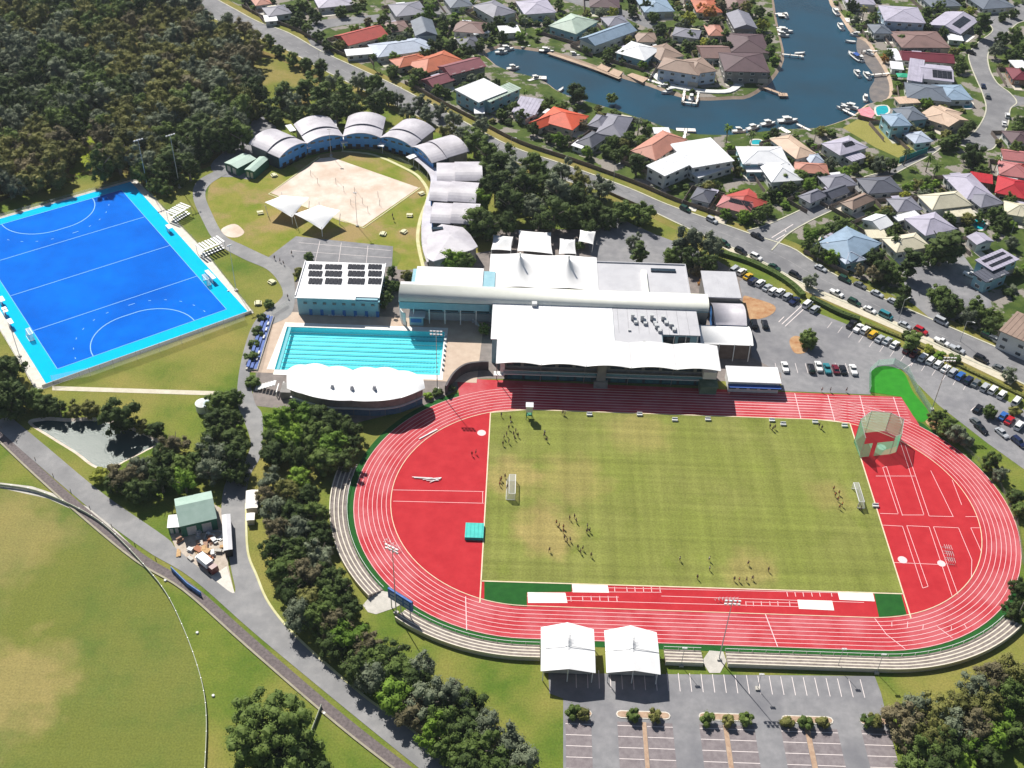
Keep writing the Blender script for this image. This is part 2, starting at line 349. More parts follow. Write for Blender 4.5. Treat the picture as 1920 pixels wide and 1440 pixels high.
V, F = [], []; cl = pond+[pond[0]]; n_ = len(cl); ins = 1 if area2(pond) > 0 else -1; B = offset(cl, ins*1.2)
V = [(p.x, p.y, 0) for p in cl]+[(p.x, p.y, -.6) for p in B]; F = [[i, i+1, n_+i+1, n_+i] for i in range(n_-1)]
o = mk('pond_bank', V, F, mat('pale_mud', (.50, .42, .34), (.66, .58, .50), sc=.5)); o['kind'] = 'structure'

# ------------------------------------------------ arterial road and streets
up = GG([(330, -60), (392, -10), (440, 18), (485, 42), (540, 62), (600, 96), (665, 126), (745, 163), (810, 198), (875, 232), (960, 276), (1060, 310), (1175, 352), (1250, 384), (1330, 412), (1400, 437), (1480, 464), (1515, 486), (1572, 520), (1650, 558), (1747, 600), (1830, 636), (1925, 677), (2100, 760)])
lo = GG([(235, -60), (305, -10), (370, 22), (430, 46), (480, 68), (545, 97), (615, 135), (690, 172), (765, 208), (850, 250), (950, 295), (1050, 335), (1147, 363), (1222, 395), (1300, 432), (1352, 454), (1440, 495), (1525, 541), (1615, 578), (1715, 626), (1825, 677), (1877, 698), (1925, 722), (2100, 808)])
UP, LO = cr(up, 4), cr(lo, 4)
yard = [Vector((p.x, p.y, 0)) for p in UP]+[Vector((700, 100, 0)), Vector((900, 900, 0)), Vector((-300, 900, 0))]
sheet('residential_ground', yard, .02, G_YARD, holes=[canal])
sheet('main_road', LO+UP[::-1], .05, ASPH)
band('road_kerb', UP, 0, .6, .05, KERB, .17); band('road_kerb', LO, -.6, 0, .05, KERB, .17)
band('road_verge', UP, .6, 4.2, .035, G_DRY)
band('road_verge', offset(LO, -4.2), -.0, 3.6, .035, G_DRY)
mid = [(a+b)/2 for a, b in zip(UP, LO)]
V, F = [], []
for k in range(0, len(mid)-1, 1):
    a, b = mid[k], mid[k+1]
    d = (b-a).length; s = 0
    while s+3 < d:
        p = a+(b-a)*(s/d); q = a+(b-a)*((s+3)/d); strip(V, F, [p, q], -.08, .08, .075); s += 9
o = mk('road_centre_dashes', V, F, mat('worn_line', (.34, .33, .33), r=.9)); o['kind'] = 'structure'
def road(name, l, r_, m_=ASPH, z=.06, kerb=True):
    A, B = cr(GG(l), 5), cr(GG(r_), 5)
    sheet(name, A+B[::-1], z, m_)
    if kerb:
        s = 1 if area2(A+B[::-1]) < 0 else -1
        band('street_kerb', A, 0, s*.5, z, KERB, z+.12); band('street_kerb', B, -s*.5, 0, z, KERB, z+.12)
    return A, B
road('side_street', [(1448, 470), (1478, 440), (1520, 415), (1575, 388), (1640, 348), (1700, 315), (1752, 288), (1785, 262), (1815, 258), (1838, 235), (1850, 205), (1843, 175), (1832, 150), (1820, 120), (1818, 100), (1835, 80), (1862, 58), (1852, 38), (1860, 20), (1875, 5)],
     [(1400, 432), (1440, 420), (1490, 398), (1550, 368), (1610, 335), (1668, 318), (1712, 296), (1775, 270), (1850, 282), (1872, 262), (1888, 235), (1893, 205), (1905, 192), (1893, 175), (1868, 155), (1853, 125), (1854, 95), (1885, 65), (1905, 45), (1930, 35), (1960, 10)])
road('side_street', [(1893, 205), (1910, 198), (1960, 190)], [(1900, 178), (1925, 182), (1960, 172)], z=.065, kerb=False)
road('side_street', [(585, 88), (572, 58), (590, 40), (700, 28), (830, 12), (880, -20)], [(628, 108), (602, 62), (640, 48), (720, 40), (850, 26), (920, -20)], kerb=False)
road('side_street', [(1010, -15), (1080, 8), (1150, 26), (1185, 40), (1225, 58), (1235, 66)], [(1050, -15), (1110, 4), (1180, 22), (1215, 33), (1245, 52), (1250, 66)], z=.061, kerb=False)
# give-way markings where the street meets the road
V, F = [], []
for a, b in (((1447, 446), (1487, 421)), ((1455, 450), (1472, 440)), ((1470, 430), (1474, 435))): strip(V, F, GG([a, b]), -.15, .15, .09)
o = mk('street_marking', V, F, LINE); o['kind'] = 'structure'
sheet('office_yard_asphalt', GG([(1690, 500), (1740, 470), (1800, 470), (1850, 540), (1860, 575), (1790, 600), (1745, 598), (1700, 560)]), .07, ASPH3)
sheet('vacant_lot_grass', GG([(1580, 240), (1607, 224), (1650, 234), (1717, 277), (1684, 296), (1640, 276)]), .06, G_LOT)
# ------------------------------------------------ bushland floor and clearing
sheet('bushland_floor', cr(GG([(-300, -60), (300, -40), (380, 40), (480, 90), (560, 118), (610, 160), (560, 200), (470, 215), (420, 300), (300, 330), (180, 322), (60, 352), (-60, 380), (-420, 300)]), 3, True), .02, G_BUSH)
sheet('clearing_grass', cr(GG([(478, 115), (520, 112), (575, 140), (590, 165), (540, 195), (500, 215), (465, 225), (470, 170)]), 4, True), .04, G_DRY)
for q in ([(140, 230), (165, 225), (178, 270), (170, 318), (130, 325), (145, 280)], [(200, 222), (222, 220), (226, 262), (205, 258)]):
    sheet('gap_grass', cr(GG(q), 4, True), .04, grass('gap_grass', (.15, .20, .012), (.22, .26, .03), sc=.3))  # yellow-green grass in the gaps between the bushland trees
# ------------------------------------------------ left service roads
A, B = road('service_road', [(25, 786), (90, 840), (195, 927), (310, 1007), (332, 1030), (405, 1090), (440, 1112), (434, 1070), (425, 1020), (415, 960), (425, 900), (460, 860), (470, 830), (458, 790), (445, 755), (448, 700), (462, 640), (480, 600), (510, 575), (530, 555), (523, 530), (500, 505), (455, 485), (405, 455), (378, 410), (362, 370), (370, 340), (410, 318)],
     [(-60, 740), (-20, 790), (160, 947), (270, 1030), (360, 1085), (480, 1190), (655, 1335), (785, 1440), (860, 1500), (940, 1500), (840, 1430), (762, 1362), (680, 1305), (562, 1202), (505, 1135), (480, 1080), (463, 1032), (460, 945), (470, 890), (490, 850), (492, 780), (478, 755), (468, 700), (480, 650), (500, 615), (545, 590), (553, 545), (545, 505), (515, 488), (460, 462), (420, 440), (395, 395), (385, 365), (395, 345), (425, 326)], ASPH2, .095, kerb=False)
band('road_edging', cr(GG([(460, 945), (463, 1032), (480, 1080), (505, 1135), (562, 1202), (680, 1305), (762, 1362), (840, 1430)]), 5), -.1, .45, .09, mat('yellow_kerb', (.50, .48, .22), (.60, .58, .36)), .18)
drain = cr(GG([(-30, 785), (0, 806), (80, 880), (165, 955), (270, 1040), (360, 1095), (480, 1200), (650, 1345), (780, 1445)]), 5)
band('edge_drain', drain, -2.4, 0, .075, mat('drain_stone', (.10, .085, .085), (.18, .15, .15), sc=1.5, r=.9))
band('drain_kerb', drain, -2.9, -2.4, .06, mat('kerb_beige', (.26, .235, .17), (.34, .31, .23)), .3)
sheet('boundary_path', GG([(0, 905), (60, 912), (120, 932), (175, 955), (260, 1035), (250, 1040), (200, 1000), (150, 962), (90, 935), (0, 915)]), .05, CONC)
sheet('oval_turf', cr(GG([(-300, 960), (-100, 912), (0, 916), (80, 930), (150, 957), (205, 995), (270, 1062), (312, 1115), (342, 1175), (367, 1240), (383, 1300), (388, 1360), (384, 1440), (360, 1560), (-300, 1500)]), 4, True), .03, G_OVAL)
sheet('storage_yard', GG([(318, 1000), (400, 945), (418, 955), (428, 1060), (440, 1115), (405, 1092), (330, 1030)]), .07, mat('yard_gravel', (.36, .30, .24), (.50, .43, .36), sc=.8))
sheet('concrete_ramp', GG([(395, 1082), (425, 1062), (440, 1112), (428, 1116)]), .085, CONC2)
sheet('footpath', GG([(98, 724), (415, 734), (415, 742), (98, 732)]), .05, mat('path_concrete', (.50, .45, .34), (.60, .55, .44), sc=.6))
sheet('footpath', GG([(1350, 462), (1362, 458), (1500, 528), (1700, 612), (1905, 712), (1895, 722), (1695, 626), (1500, 542)]), .075, mat('path_concrete', (0, 0, 0)))
sheet('shed_forecourt', cr(GG([(395, 310), (420, 285), (455, 262), (480, 215), (500, 225), (520, 250), (480, 330), (440, 332), (410, 330)]), 3, True), .04, ASPH3)
# ------------------------------------------------ courtyards round the sand court
sheet('court_lawn', cr(GG([(395, 345), (430, 330), (520, 315), (600, 290), (660, 285), (735, 305), (800, 350), (805, 375), (788, 440), (795, 495), (745, 505), (740, 470), (560, 455), (510, 480), (440, 460), (400, 420), (390, 380)]), 4, True), .03, grass('court_grass', (.15, .20, .022), (.27, .24, .06), (.31, .23, .10), sc=.12, sc3=.05, th3=(.48, .6)))
sheet('sand_court', GG([(600, 297), (622, 295), (785, 352), (680, 425), (640, 415), (508, 362)]), .07, SAND)
band('court_edging', cr(GG([(787, 352), (682, 427), (505, 364), (600, 295)]), 1), 0, .5, .06, mat('yellow_kerb', (0, 0, 0)), .16)
sheet('court_asphalt', GG([(500, 485), (555, 443), (620, 450), (737, 462), (735, 500), (560, 520), (530, 510)]), .05, ASPH3)
sheet('sand_patch', cr(GG([(415, 430), (440, 420), (458, 435), (445, 445), (425, 443)]), 4, True), .06, SAND)
V, F = [], []
for a, b in (((560, 455), (733, 470)), ((600, 452), (590, 495)), ((640, 455), (634, 498)), ((690, 461), (686, 500)), ((545, 470), (735, 484))): strip(V, F, GG([a, b]), -.06, .06, .07)
o = mk('court_lines', V, F, LINE); o['kind'] = 'structure'
# ------------------------------------------------ hockey pitch (91.4 x 55 m)
HA = .64793; HO = Vector((-184.60, 47.82, 0)); ca, sa = math.cos(HA), math.sin(HA)
def H(u, v): return Vector((HO.x+u*ca-v*sa, HO.y+u*sa+v*ca, 0))
sheet('pitch_border', [H(-8.5, -7), H(61.5, -6.6), H(63.5, 40), H(62.5, 97), H(-8, 97)], .04, CONC2)
sheet('pitch_surround', [H(-5, -5), H(60.2, -5), H(60.2, 95.5), H(-5, 95.5)], .06, HCYAN)
sheet('pitch_surface', [H(0, 0), H(55, 0), H(55, 91.4), H(0, 91.4)], .08, HBLUE)
V, F = [], []
for v in (22.9, 45.7, 68.5): strip(V, F, [H(.2, v), H(54.8, v)], -.1, .1, .1)
for a, b in ((H(0, 0), H(55, 0)), (H(55, 0), H(55, 91.4)), (H(55, 91.4), H(0, 91.4)), (H(0, 91.4), H(0, 0))): strip(V, F, [a, b], -.07, .07, .1)
def arc_pts(end, rad, off=1.83):
    y0, s = (0, 1) if end == 0 else (91.4, -1); out = []
    for k in range(25):
        t = math.pi*k/24; out.append(H(27.5+(off if t < math.pi/2 else -off)*1.0+rad*math.cos(t), y0+s*rad*math.sin(t)))
    return out
for e in (0, 1):
    strip(V, F, arc_pts(e, 14.63), -.13, .13, .1)
    P = arc_pts(e, 19.6)
    for k in range(1, 24, 2): strip(V, F, [P[k], P[k]+(P[k+1]-P[k])*.35], -.1, .1, .1)
o = mk('pitch_lines', V, F, HLINE); o['kind'] = 'structure'
# ------------------------------------------------ athletics track
def stad(r, n=48, L=42.195):
    return [Vector((L+r*math.cos(-math.pi/2+math.pi*k/n), r*math.sin(-math.pi/2+math.pi*k/n), 0)) for k in range(n+1)] + \
           [Vector((-L+r*math.cos(math.pi/2+math.pi*k/n), r*math.sin(math.pi/2+math.pi*k/n), 0)) for k in range(n+1)]
sheet('track_turf_margin', stad(48.1), .03, TURFD)
sheet('sprint_chute', [(-64, 49.9), (70.3, 48.2), (72.6, 35.4), (45, 10), (-60, 20)], .045, TRACK)
sheet('running_track', stad(46.39), .06, TRACK)
sheet('field_event_surface', stad(36.5), .08, TRACKD)
V, F = [], []
for k in range(1, 9):
    P = stad(36.5+1.22*k); strip(V, F, P+[P[0]], -.065, .065, .085)
for k in range(0, 10): strip(V, F, [Vector((-44, 36.5+1.2*k, 0)), Vector((70.6-k*.02, 36.5+1.2*k, 0))], -.06, .06, .087)
def pl(*pts, w_=.1, z=.10): strip(V, F, GG(pts), -w_/2, w_/2, z)
for a in (((1490, 738), (1502, 787)), ((1552, 741), (1566, 793)), ((1612, 742), (1624, 790)), ((1675, 745), (1692, 797)), ((1435, 1152), (1458, 1213)), ((873, 1119), (875, 1182))): pl(*a, w_=.22)
pl((1640, 1160), (1662, 1190), (1697, 1217), w_=.16)
for a, b in (((1672, 1167), (1672, 1175)), ((1702, 1166), (1701, 1177)), ((1731, 1172), (1730, 1180)), ((1757, 1175), (1786, 1197)), ((1784, 1175), (1783, 1183)), ((1808, 1171), (1812, 1178))): pl(a, b, w_=.14)
for a in ([(1655, 877), (1684, 963)], [(1662, 875), (1692, 967)], [(1655, 877), (1662, 875)], [(1688, 830), (1732, 965)], [(1697, 835), (1742, 968)], [(1745, 883), (1787, 969)], [(1785, 900), (1803, 947)],
          [(1650, 963), (1684, 964)], [(1692, 966), (1732, 966)], [(1742, 968), (1788, 969)], [(1810, 969), (1832, 969)], [(1655, 985), (1692, 987)], [(1700, 986), (1742, 988)], [(1750, 988), (1797, 990)], [(1820, 990), (1837, 990)],
          [(1692, 987), (1730, 1103)], [(1700, 986), (1740, 1100)], [(1730, 1103), (1740, 1100)], [(1742, 988), (1785, 1118)], [(1750, 988), (1796, 1115)], [(1797, 990), (1822, 1050), (1821, 1085)], [(1820, 990), (1840, 1035)], [(1675, 1055), (1765, 1059)],
          [(1642, 893), (1715, 893)], [(737, 919), (907, 922)], [(737, 940), (907, 944)], [(905, 922), (905, 944)],
          [(1072, 1101), (1575, 1112)], [(1072, 1110), (1240, 1111)], [(988, 1118), (1160, 1120)], [(1060, 1126), (1498, 1138)], [(1240, 1118), (1620, 1130)], [(1398, 1129), (1498, 1131)]): pl(*a, w_=.13)
for x in (1152, 1175, 1190, 1206, 1221, 1237): pl((x, 1101), (x+1, 1111), w_=.16)
for x in (1070, 1092, 1108, 1124, 1140, 1156): pl((x, 1118), (x+1, 1128), w_=.16)
for x in (1475, 1490, 1505, 1521, 1536, 1558): pl((x, 1110), (x+2, 1119), w_=.16)
for x in (1398, 1412, 1427, 1443, 1458, 1480): pl((x, 1128), (x+1, 1137), w_=.16)
for cx, cy, rr in ((903, 812, 1.25), (1692, 1050, 1.2), (1765, 1057, 1.05)):
    p = G(cx, cy); i = len(V); V += [(p.x+rr*math.cos(t*.314), p.y+rr*math.sin(t*.314), .105) for t in range(20)]; F.append(list(range(i, i+20)))
o = mk('track_lines', V, F, REDL); o['kind'] = 'structure'
sheet('infield_turf', [(-53.2, -29.1), (52.0, -28.6), (52.0, 35.1)]+[(42+6*math.sin(t/8*1.57)*1.6, 35.1+1.3*math.sin(1.57-t/8*1.57)) for t in range(7, -1, -1)]+[(-42.2, 36.45), (-53.2, 34.4)], .10, G_INF)
cream = mat('cream_kerb', (.66, .52, .36), (.74, .62, .46), sc=.5)
V, F = [], []
for l in ([(-53.3, 34.6), (-53.3, -36.1)], [(52.1, 35.0), (52.1, -29), (52.1, -36.3)], [(-53.3, -29.2), (52.1, -28.7)], [(-53.3, 34.6), (-42.2, 36.5), (42.2, 36.5), (52.1, 35.3)]):
    strip(V, F, [Vector((*p, 0)) for p in l], -.16, .16, .06, .15)
P = stad(36.5); strip(V, F, P+[P[0]], -.1, .1, .06, .13)
o = mk('infield_kerb', V, F, cream); o['kind'] = 'structure'
sheet('turf_patch', GG([(908, 1091), (1072, 1093), (1072, 1110), (988, 1111), (988, 1138), (960, 1136), (908, 1125)]), .11, TURFD)
sheet('turf_patch', GG([(1638, 1111), (1689, 1112), (1700, 1153), (1648, 1158)]), .11, TURFD)
for q in ([(1072, 1094), (1139, 1096), (1142, 1112), (1074, 1111)], [(989, 1111), (1060, 1112), (1064, 1131), (990, 1131)], [(1495, 1125), (1560, 1127), (1564, 1145), (1498, 1142)], [(1570, 1109), (1636, 1111), (1640, 1128), (1574, 1125)]):
    sheet('sand_pit', GG(q), .125, PITS, skirt=.06)
sheet('warm_up_turf', cr(GG([(1630, 735), (1632, 700), (1648, 688), (1672, 688), (1695, 700), (1712, 735), (1742, 775), (1728, 792), (1712, 780)]), 4)+GG([(1690, 744)]), .07, TURFG)
# ------------------------------------------------ paving round the buildings
sheet('centre_apron', GG([(470, 760), (500, 590), (560, 520), (740, 500), (920, 470), (930, 430), (1110, 430), (1180, 470), (1330, 480), (1400, 520), (1380, 640), (1470, 680), (1480, 716), (900, 710), (800, 760), (640, 800), (560, 770)]), .024, mat('apron_paving', (.17, .15, .14), (.25, .215, .20), sc=.4, r=.9), holes=[pool])
sheet('rear_carpark', GG([(1110, 490), (1100, 440), (1140, 400), (1230, 440), (1310, 470), (1330, 505)]), .05, ASPH3)
sheet('pool_deck', [(-127, 49.5), (-58, 48), (-57, 79), (-127, 81)], .06, mat('deck_paving', (.46, .35, .27), (.54, .43, .34), sc=.4, r=.85), holes=[pool])
V, F = [], []; P = pool+[pool[0]]; strip(V, F, P, -2.4, 0, .06, .12); o = mk('pool_surround', V, F, PITS); o['kind'] = 'structure'
# ------------------------------------------------ eastern and southern car parks
sheet('east_carpark', GG([(1386, 528), (1400, 520), (1470, 545), (1515, 580), (1580, 605), (1700, 655), (1800, 705), (1960, 790), (1990, 930), (1920, 880), (1850, 830), (1760, 760), (1712, 712), (1690, 692), (1640, 690), (1632, 740), (1465, 733), (1465, 700), (1410, 670), (1400, 600)]), .05, ASPH3)
sheet('mulch_island', cr(GG([(1393, 557), (1415, 560), (1450, 572), (1452, 585), (1430, 597), (1402, 596)]), 4, True), .10, BARK)
sheet('mulch_island', cr(GG([(1480, 640), (1492, 630), (1515, 640), (1512, 660), (1490, 662)]), 4, True), .10, BARK)
sheet('garden_strip', GG([(1345, 470), (1358, 468), (1505, 545), (1510, 572), (1470, 548)]), .06, G_FIELD)
sheet('garden_strip', cr(GG([(1728, 792), (1742, 775), (1800, 830), (1870, 880), (1925, 960), (1930, 1060), (1915, 1120), (1905, 1010), (1862, 905), (1800, 845)]), 3, True), .045, G_FIELD)
sheet('bark_patch', cr(GG([(1735, 790), (1752, 785), (1765, 800), (1750, 805)]), 4, True), .07, BARK)
V, F = [], []
for k in range(14):
    a = G(1560+k*19.5, 604+k*8.8); strip(V, F, [a, a+Vector((-2.2, -3.4, 0))], -.06, .06, .07)
for k in range(8):
    a = G(1458+k*19, 700); strip(V, F, [a, a+Vector((0, 5, 0))], -.06, .06, .07)
for a, b in (((1466, 608), (1505, 572)), ((1472, 612), (1512, 575)), ((1460, 604), (1470, 594)), ((1695, 692), (1712, 680)), ((1820, 770), (1832, 760))): strip(V, F, GG([a, b]), -.12, .12, .07)
o = mk('carpark_lines', V, F, LINE); o['kind'] = 'structure'
sheet('south_carpark', GG([(1028, 1262), (1640, 1268), (1652, 1300), (1700, 1500), (1056, 1500), (1056, 1310), (1030, 1300)]), .05, ASPH3)
V, F = [], []
x0, x1 = G(1080, 1262).x, G(1611, 1268).x; y0 = G(1400, 1264).y
for k in range(26):
    x = x0+(x1-x0)*k/25; strip(V, F, [Vector((x, y0-.4, 0)), Vector((x, y0-5.4, 0))], -.07, .07, .085)
bays = [(1061, 1110), (1160, 1206), (1216, 1265), (1316, 1360), (1371, 1420), (1470, 1514), (1526, 1577), (1622, 1676)]
VB, FB = [], []; ybay = G(1300, 1358).y
for a, b in bays:
    xa, xb = G(a, 1400).x, G(b, 1400).x; prism(VB, FB, [(xa, ybay), (xb, ybay), (xb, -100), (xa, -100)], .06, .07)
    for k in range(9):
        y = ybay-1.0-2.75*k; strip(V, F, [Vector((xa, y, 0)), Vector((xb, y, 0))], -.07, .07, .085)
o = mk('bay_lines', V, F, LINE); o['kind'] = 'structure'; o = mk('bay_paving', VB, FB, BAYS); o['kind'] = 'structure'
V, F = [], []
for a, b in ((1207, 1215), (1361, 1370), (1515, 1525)):
    xa, xb = G(a, 1400).x, G(b, 1400).x; prism(V, F, [(xa, ybay), (xb, ybay), (xb, -100), (xa, -100)], .06, .16)
o = mk('median_strip', V, F, mat('bark_tan', (.34, .22, .15), (.46, .33, .23), sc=1)); o['kind'] = 'structure'
V, F = [], []; V2, F2 = [], []
for a, b, y in ((1060, 1110, 1338), (1155, 1257, 1341), (1310, 1410, 1345), (1465, 1562, 1350), (1612, 1668, 1353)):
    p, q = G(a, y), G(b, y); yy = (p.y+q.y)/2; rr = 1.0
    sh = [(p.x+rr-rr*math.cos(t), yy+rr*math.sin(t)) for t in (1.57, .8, 0, -.8, -1.57)]+[(q.x-rr+rr*math.cos(t), yy+rr*math.sin(t)) for t in (-1.57, -.8, 0, .8, 1.57)]
    prism(V, F, sh, .05, .17); c_ = Vector(((p.x+q.x)/2, yy)); prism(V2, F2, [(c_.x+(s[0]-c_.x)*.96, c_.y+(s[1]-c_.y)*.75) for s in sh], .1, .2)
o = mk('island_kerb', V, F, CONC2); o['kind'] = 'structure'; o = mk('island_mulch', V2, F2, mat('bark_tan', (0, 0, 0))); o['kind'] = 'structure'
sheet('rubber_pad', GG([(680, 1135), (690, 1148), (705, 1152), (740, 1140), (755, 1132), (735, 1112), (705, 1105)]), .06, CONC)
sheet('pad_path', GG([(1316, 1240), (1330, 1220), (1356, 1222), (1362, 1240), (1350, 1262), (1330, 1262)]), .07, CONC)
# ================================================================ SPORTS BUILDINGS
def fill(parent, name, poly, z0, z1, m_, label=None):
    V, F = [], []; prism(V, F, poly, z0, z1); return mk(name, V, F, m_, parent, label=label)
def rect(x0, y0, x1, y1): return [(x0, y0), (x1, y0), (x1, y1), (x0, y1)]
def part(parent, name, boxes, m_, label=None, smooth=False):
    V, F = [], []
    for b in boxes: box(V, F, *b)
    return mk(name, V, F, m_, parent, label=label)
def bays(V, F, x0, x1, n, ya, yb, za, zb, rise, seg=8):
    """row of shallow arched fabric bays"""
    for b in range(n):
        a0 = x0+(x1-x0)*b/n; a1 = x0+(x1-x0)*(b+1)/n; i = len(V)
        for k in range(seg+1):
            t = k/seg; h = rise*math.sin(math.pi*t)
            for (y, z) in ((ya, za), (yb, zb)): V.append((a0+(a1-a0)*t, y, z+h)); V.append((a0+(a1-a0)*t, y, z+h-.12))
        for k in range(seg):
            q = i+4*k
            F.append([q, q+4, q+6, q+2]); F.append([q+1, q+3, q+7, q+5]); F.append([q+4, q, q+1, q+5]); F.append([q+2, q+6, q+7, q+3])
# ---- grandstand on the far straight
gs = thing('grandstand', 'long white scalloped-roof grandstand facing the red track, dark glass front', 'grandstand', (-19, 52, 0))
V, F = [], []; bays(V, F, -52.2, 14.0, 5, 45.0, 56.2, 10.2, 11.0, .75); mk('roof', V, F, MEMB, gs)
part(gs, 'structure_wall', [((-18, 54.2, 4.8), (63, 6.8, 9.6))], WALLG)
for k in range(6):
    x = -52.0+13.2*k; V, F = [], []; cyl(V, F, (x, 49.9, 0), (x, 48.6, 10.3), .12); mk('column', V, F, WALLG, gs)
    V, F = [], []; beam(V, F, (x, 45.1, 10.3), (x, 56, 11.1), .14); mk('roof_seam', V, F, mat('seam_grey', (.48, .48, .50)), gs)
    V, F = [], []; beam(V, F, (x, 45.1, 10.05), (x, 56, 10.9), .2); mk('roof_beam', V, F, WHITE, gs)
part(gs, 'balcony_slab', [((-18, 50.0, 2.9), (64.5, 1.7, .3)), ((-18, 50.1, 7.6), (64.5, 1.2, .3))], WALLW)
part(gs, 'balustrade', [((-18, 49.25, 3.9), (64, .06, .9))], mat('aqua_panel', (.12, .25, .30), (.16, .32, .36), sc=1, r=.3))
part(gs, 'handrail', [((-18, 49.2, 4.4), (64, .1, .1))], WHITE)
part(gs, 'base_wall', [((-18, 50.55, 1.35), (63.4, .3, 2.7))], mat('dark_teal_wall', (.012, .03, .045), (.02, .06, .07), sc=.5, r=.5))
WP = None
for k in range(12):
    x = -47+5.2*k
    if abs(x+20.6) < 2: continue
    part(gs, 'window', [((x, 50.7, 6.1), (4.2, .16, 1.9))], GLASS)
for k in range(12): part(gs, 'shopfront_pane', [((-46.5+5.2*k, 50.36, 1.4), (4.4, .1, 2.0))], TGLASS)
part(gs, 'stair_block', [((-20.6, 49.0, 4.2), (2.6, 2.4, 8.4)), ((-20.6, 48.0, 1.2), (4.2, 1.2, 2.4))], WALLG)
part(gs, 'commentary_box', [((11.6, 48.8, 6.4), (4.0, 3, 2.6))], WALLW); part(gs, 'terrace', [((11.6, 48.2, 1.2), (5, 3.6, 2.4)), ((11.6, 47.6, 3.4), (5.4, 4.2, .25))], mat('green_wall', (.10, .16, .10), (.2, .26, .18), sc=.5))
part(gs, 'end_wall', [((-50.3, 50.8, 4.5), (1.4, 2.4, 5)), ((-51.4, 49.6, 2.6), (3, 2, .3))], WALLW)
# ---- indoor sports hall
ha = thing('sports_hall', 'large flat white-roofed sports hall directly behind the grandstand', 'hall', (-22, 67, 0))
HZ = 9.6
fill(ha, 'wall', [(-53.8, 58.0), (-1.8, 58.0), (-1.8, 63.2), (9.6, 63.2), (9.6, 77.2), (-53.8, 77.2)], 0, HZ-.25, WALLT)
fill(ha, 'roof', [(-54.2, 57.6), (-16.5, 57.6), (-16.5, 77.6), (-54.2, 77.6)], HZ-.25, HZ, WROOF)
fill(ha, 'roof', [(-16.4, 57.6), (-2.0, 57.6), (-2.0, 62.8), (10.0, 62.8), (10.0, 77.6), (-16.4, 77.6)], HZ-.27, HZ-.02, GROOF, label='pale grey eastern half of the roof')
V, F = [], []
for x0, x1, y0, y1, zt in ((-3, 9.4, 67, 76.2, HZ),): pass
for k in range(13): box(V, F, (-53+2.9*k, 67.6, HZ+.03), (.07, 19.6, .06))
o = mk('roof_seams', V, F, mat('seam_grey', (.48, .48, .50)), ha); o['kind'] = 'stuff'
V, F = [], []
for k in range(8): box(V, F, (-15+3.1*k, 70.2, HZ+.01), (.07, 14.6, .06))
o = mk('roof_seams', V, F, mat('seam_dark', (.26, .26, .28)), ha); o['kind'] = 'stuff'
for (px, py, h) in ((1186, 594, 2.0), (1204, 596, 2.0), (1222, 595, 2.0), (1243, 595, 1.5), (1258, 608, 1.3), (1231, 610, 1.2)):
    p = G(px, py, HZ+1); V, F = [], []
    box(V, F, (p.x, p.y, HZ+h/2), (1.0, 1.0, h)); box(V, F, (p.x+.9, p.y-1.3, HZ+.45), (1.1, 2.6, .9)); box(V, F, (p.x, p.y, HZ+h+.1), (1.3, 1.3, .2))
    mk('roof_vent', V, F, STEEL, ha)
for (px, py, s) in ((975, 563, (5, 2.2, .7)), (1002, 573, (1.6, 1.6, 1.2)), (1180, 620, (.8, .8, .5)), (1208, 640, (.7, .7, .4))):
    p = G(px, py, HZ); part(ha, 'plant_box', [((p.x, p.y, HZ+s[2]/2), s)], STEEL)
part(ha, 'courtyard_window', [((.6, 63.05, 6.8), (3.6, .2, 3.4))], GLASS); part(ha, 'courtyard_window', [((5.2, 63.05, 6.8), (3.6, .2, 3.4))], GLASS)
for k in range(4): part(ha, 'courtyard_post', [((-1.6+3.6*k, 62.7, 7.2), (.25, .25, 4.2))], WHITE)
# ---- barrel roofed spine
sp = thing('barrel_vault_gallery', 'long narrow cream barrel-vaulted roof running behind the sports hall', 'building', (-35, 79.8, 0))
V, F = [], []; n = 14; rad = 3.7; cyy, zc = 79.9, 9.3
for x in (-84, 14):
    for k in range(n+1): t = math.pi*k/n; V.append((x, cyy-rad*1.08*math.copysign(abs(math.cos(t))**.85, math.cos(t)), zc+2.5*abs(math.sin(t))**.8))
for k in range(n): F.append([k, n+1+k, n+2+k, k+1])
F += [list(range(n+1))[::-1], [n+1+k for k in range(n+1)]]
mk('vault_roof', V, F, CREAM, sp, smooth=True)
part(sp, 'wall', [((-19.5, 79.9, 4.4), (67, 6.6, 8.9))], WALLG)
part(sp, 'soffit', [((-35, 79.9, 8.82), (98, 7.5, .14))], WALLT)
# ---- aquatic centre, west end
aq = thing('aquatic_centre', 'aqua walled aquatic centre with flat white roof facing the pool', 'building', (-69, 86, 0))
fill(aq, 'wall', rect(-81, 79.6, -54, 95), 0, 8.9, WALLT)
fill(aq, 'roof', rect(-79.8, 83.8, -57.9, 96), 8.95, 9.3, WROOF)
fill(aq, 'roof', rect(-84.4, 83.8, -79.7, 87.2), 8.8, 9.1, WROOF)
part(aq, 'fascia', [((-69.6, 76.6, 7.4), (28.6, .4, 2.6))], WALLT)
part(aq, 'ground_wall', [((-66, 79.3, 1.5), (24, .3, 3.0))], mat('pale_grey_wall', (.35, .38, .40), (.42, .45, .47), sc=.6))
for k in range(4): part(aq, 'window', [((-72.6+5*k, 79.3, 4.6), (4.4, .2, 2.2))], GLASS)
for k in range(6): part(aq, 'column', [((-79.5+5*k, 77.2, 3.1), (.35, .35, 6.1))], WHITE)
kk = thing('pool_kiosk', 'small blue kiosk with white flat roof at the pool side', 'kiosk', (-79, 77.5, 0))
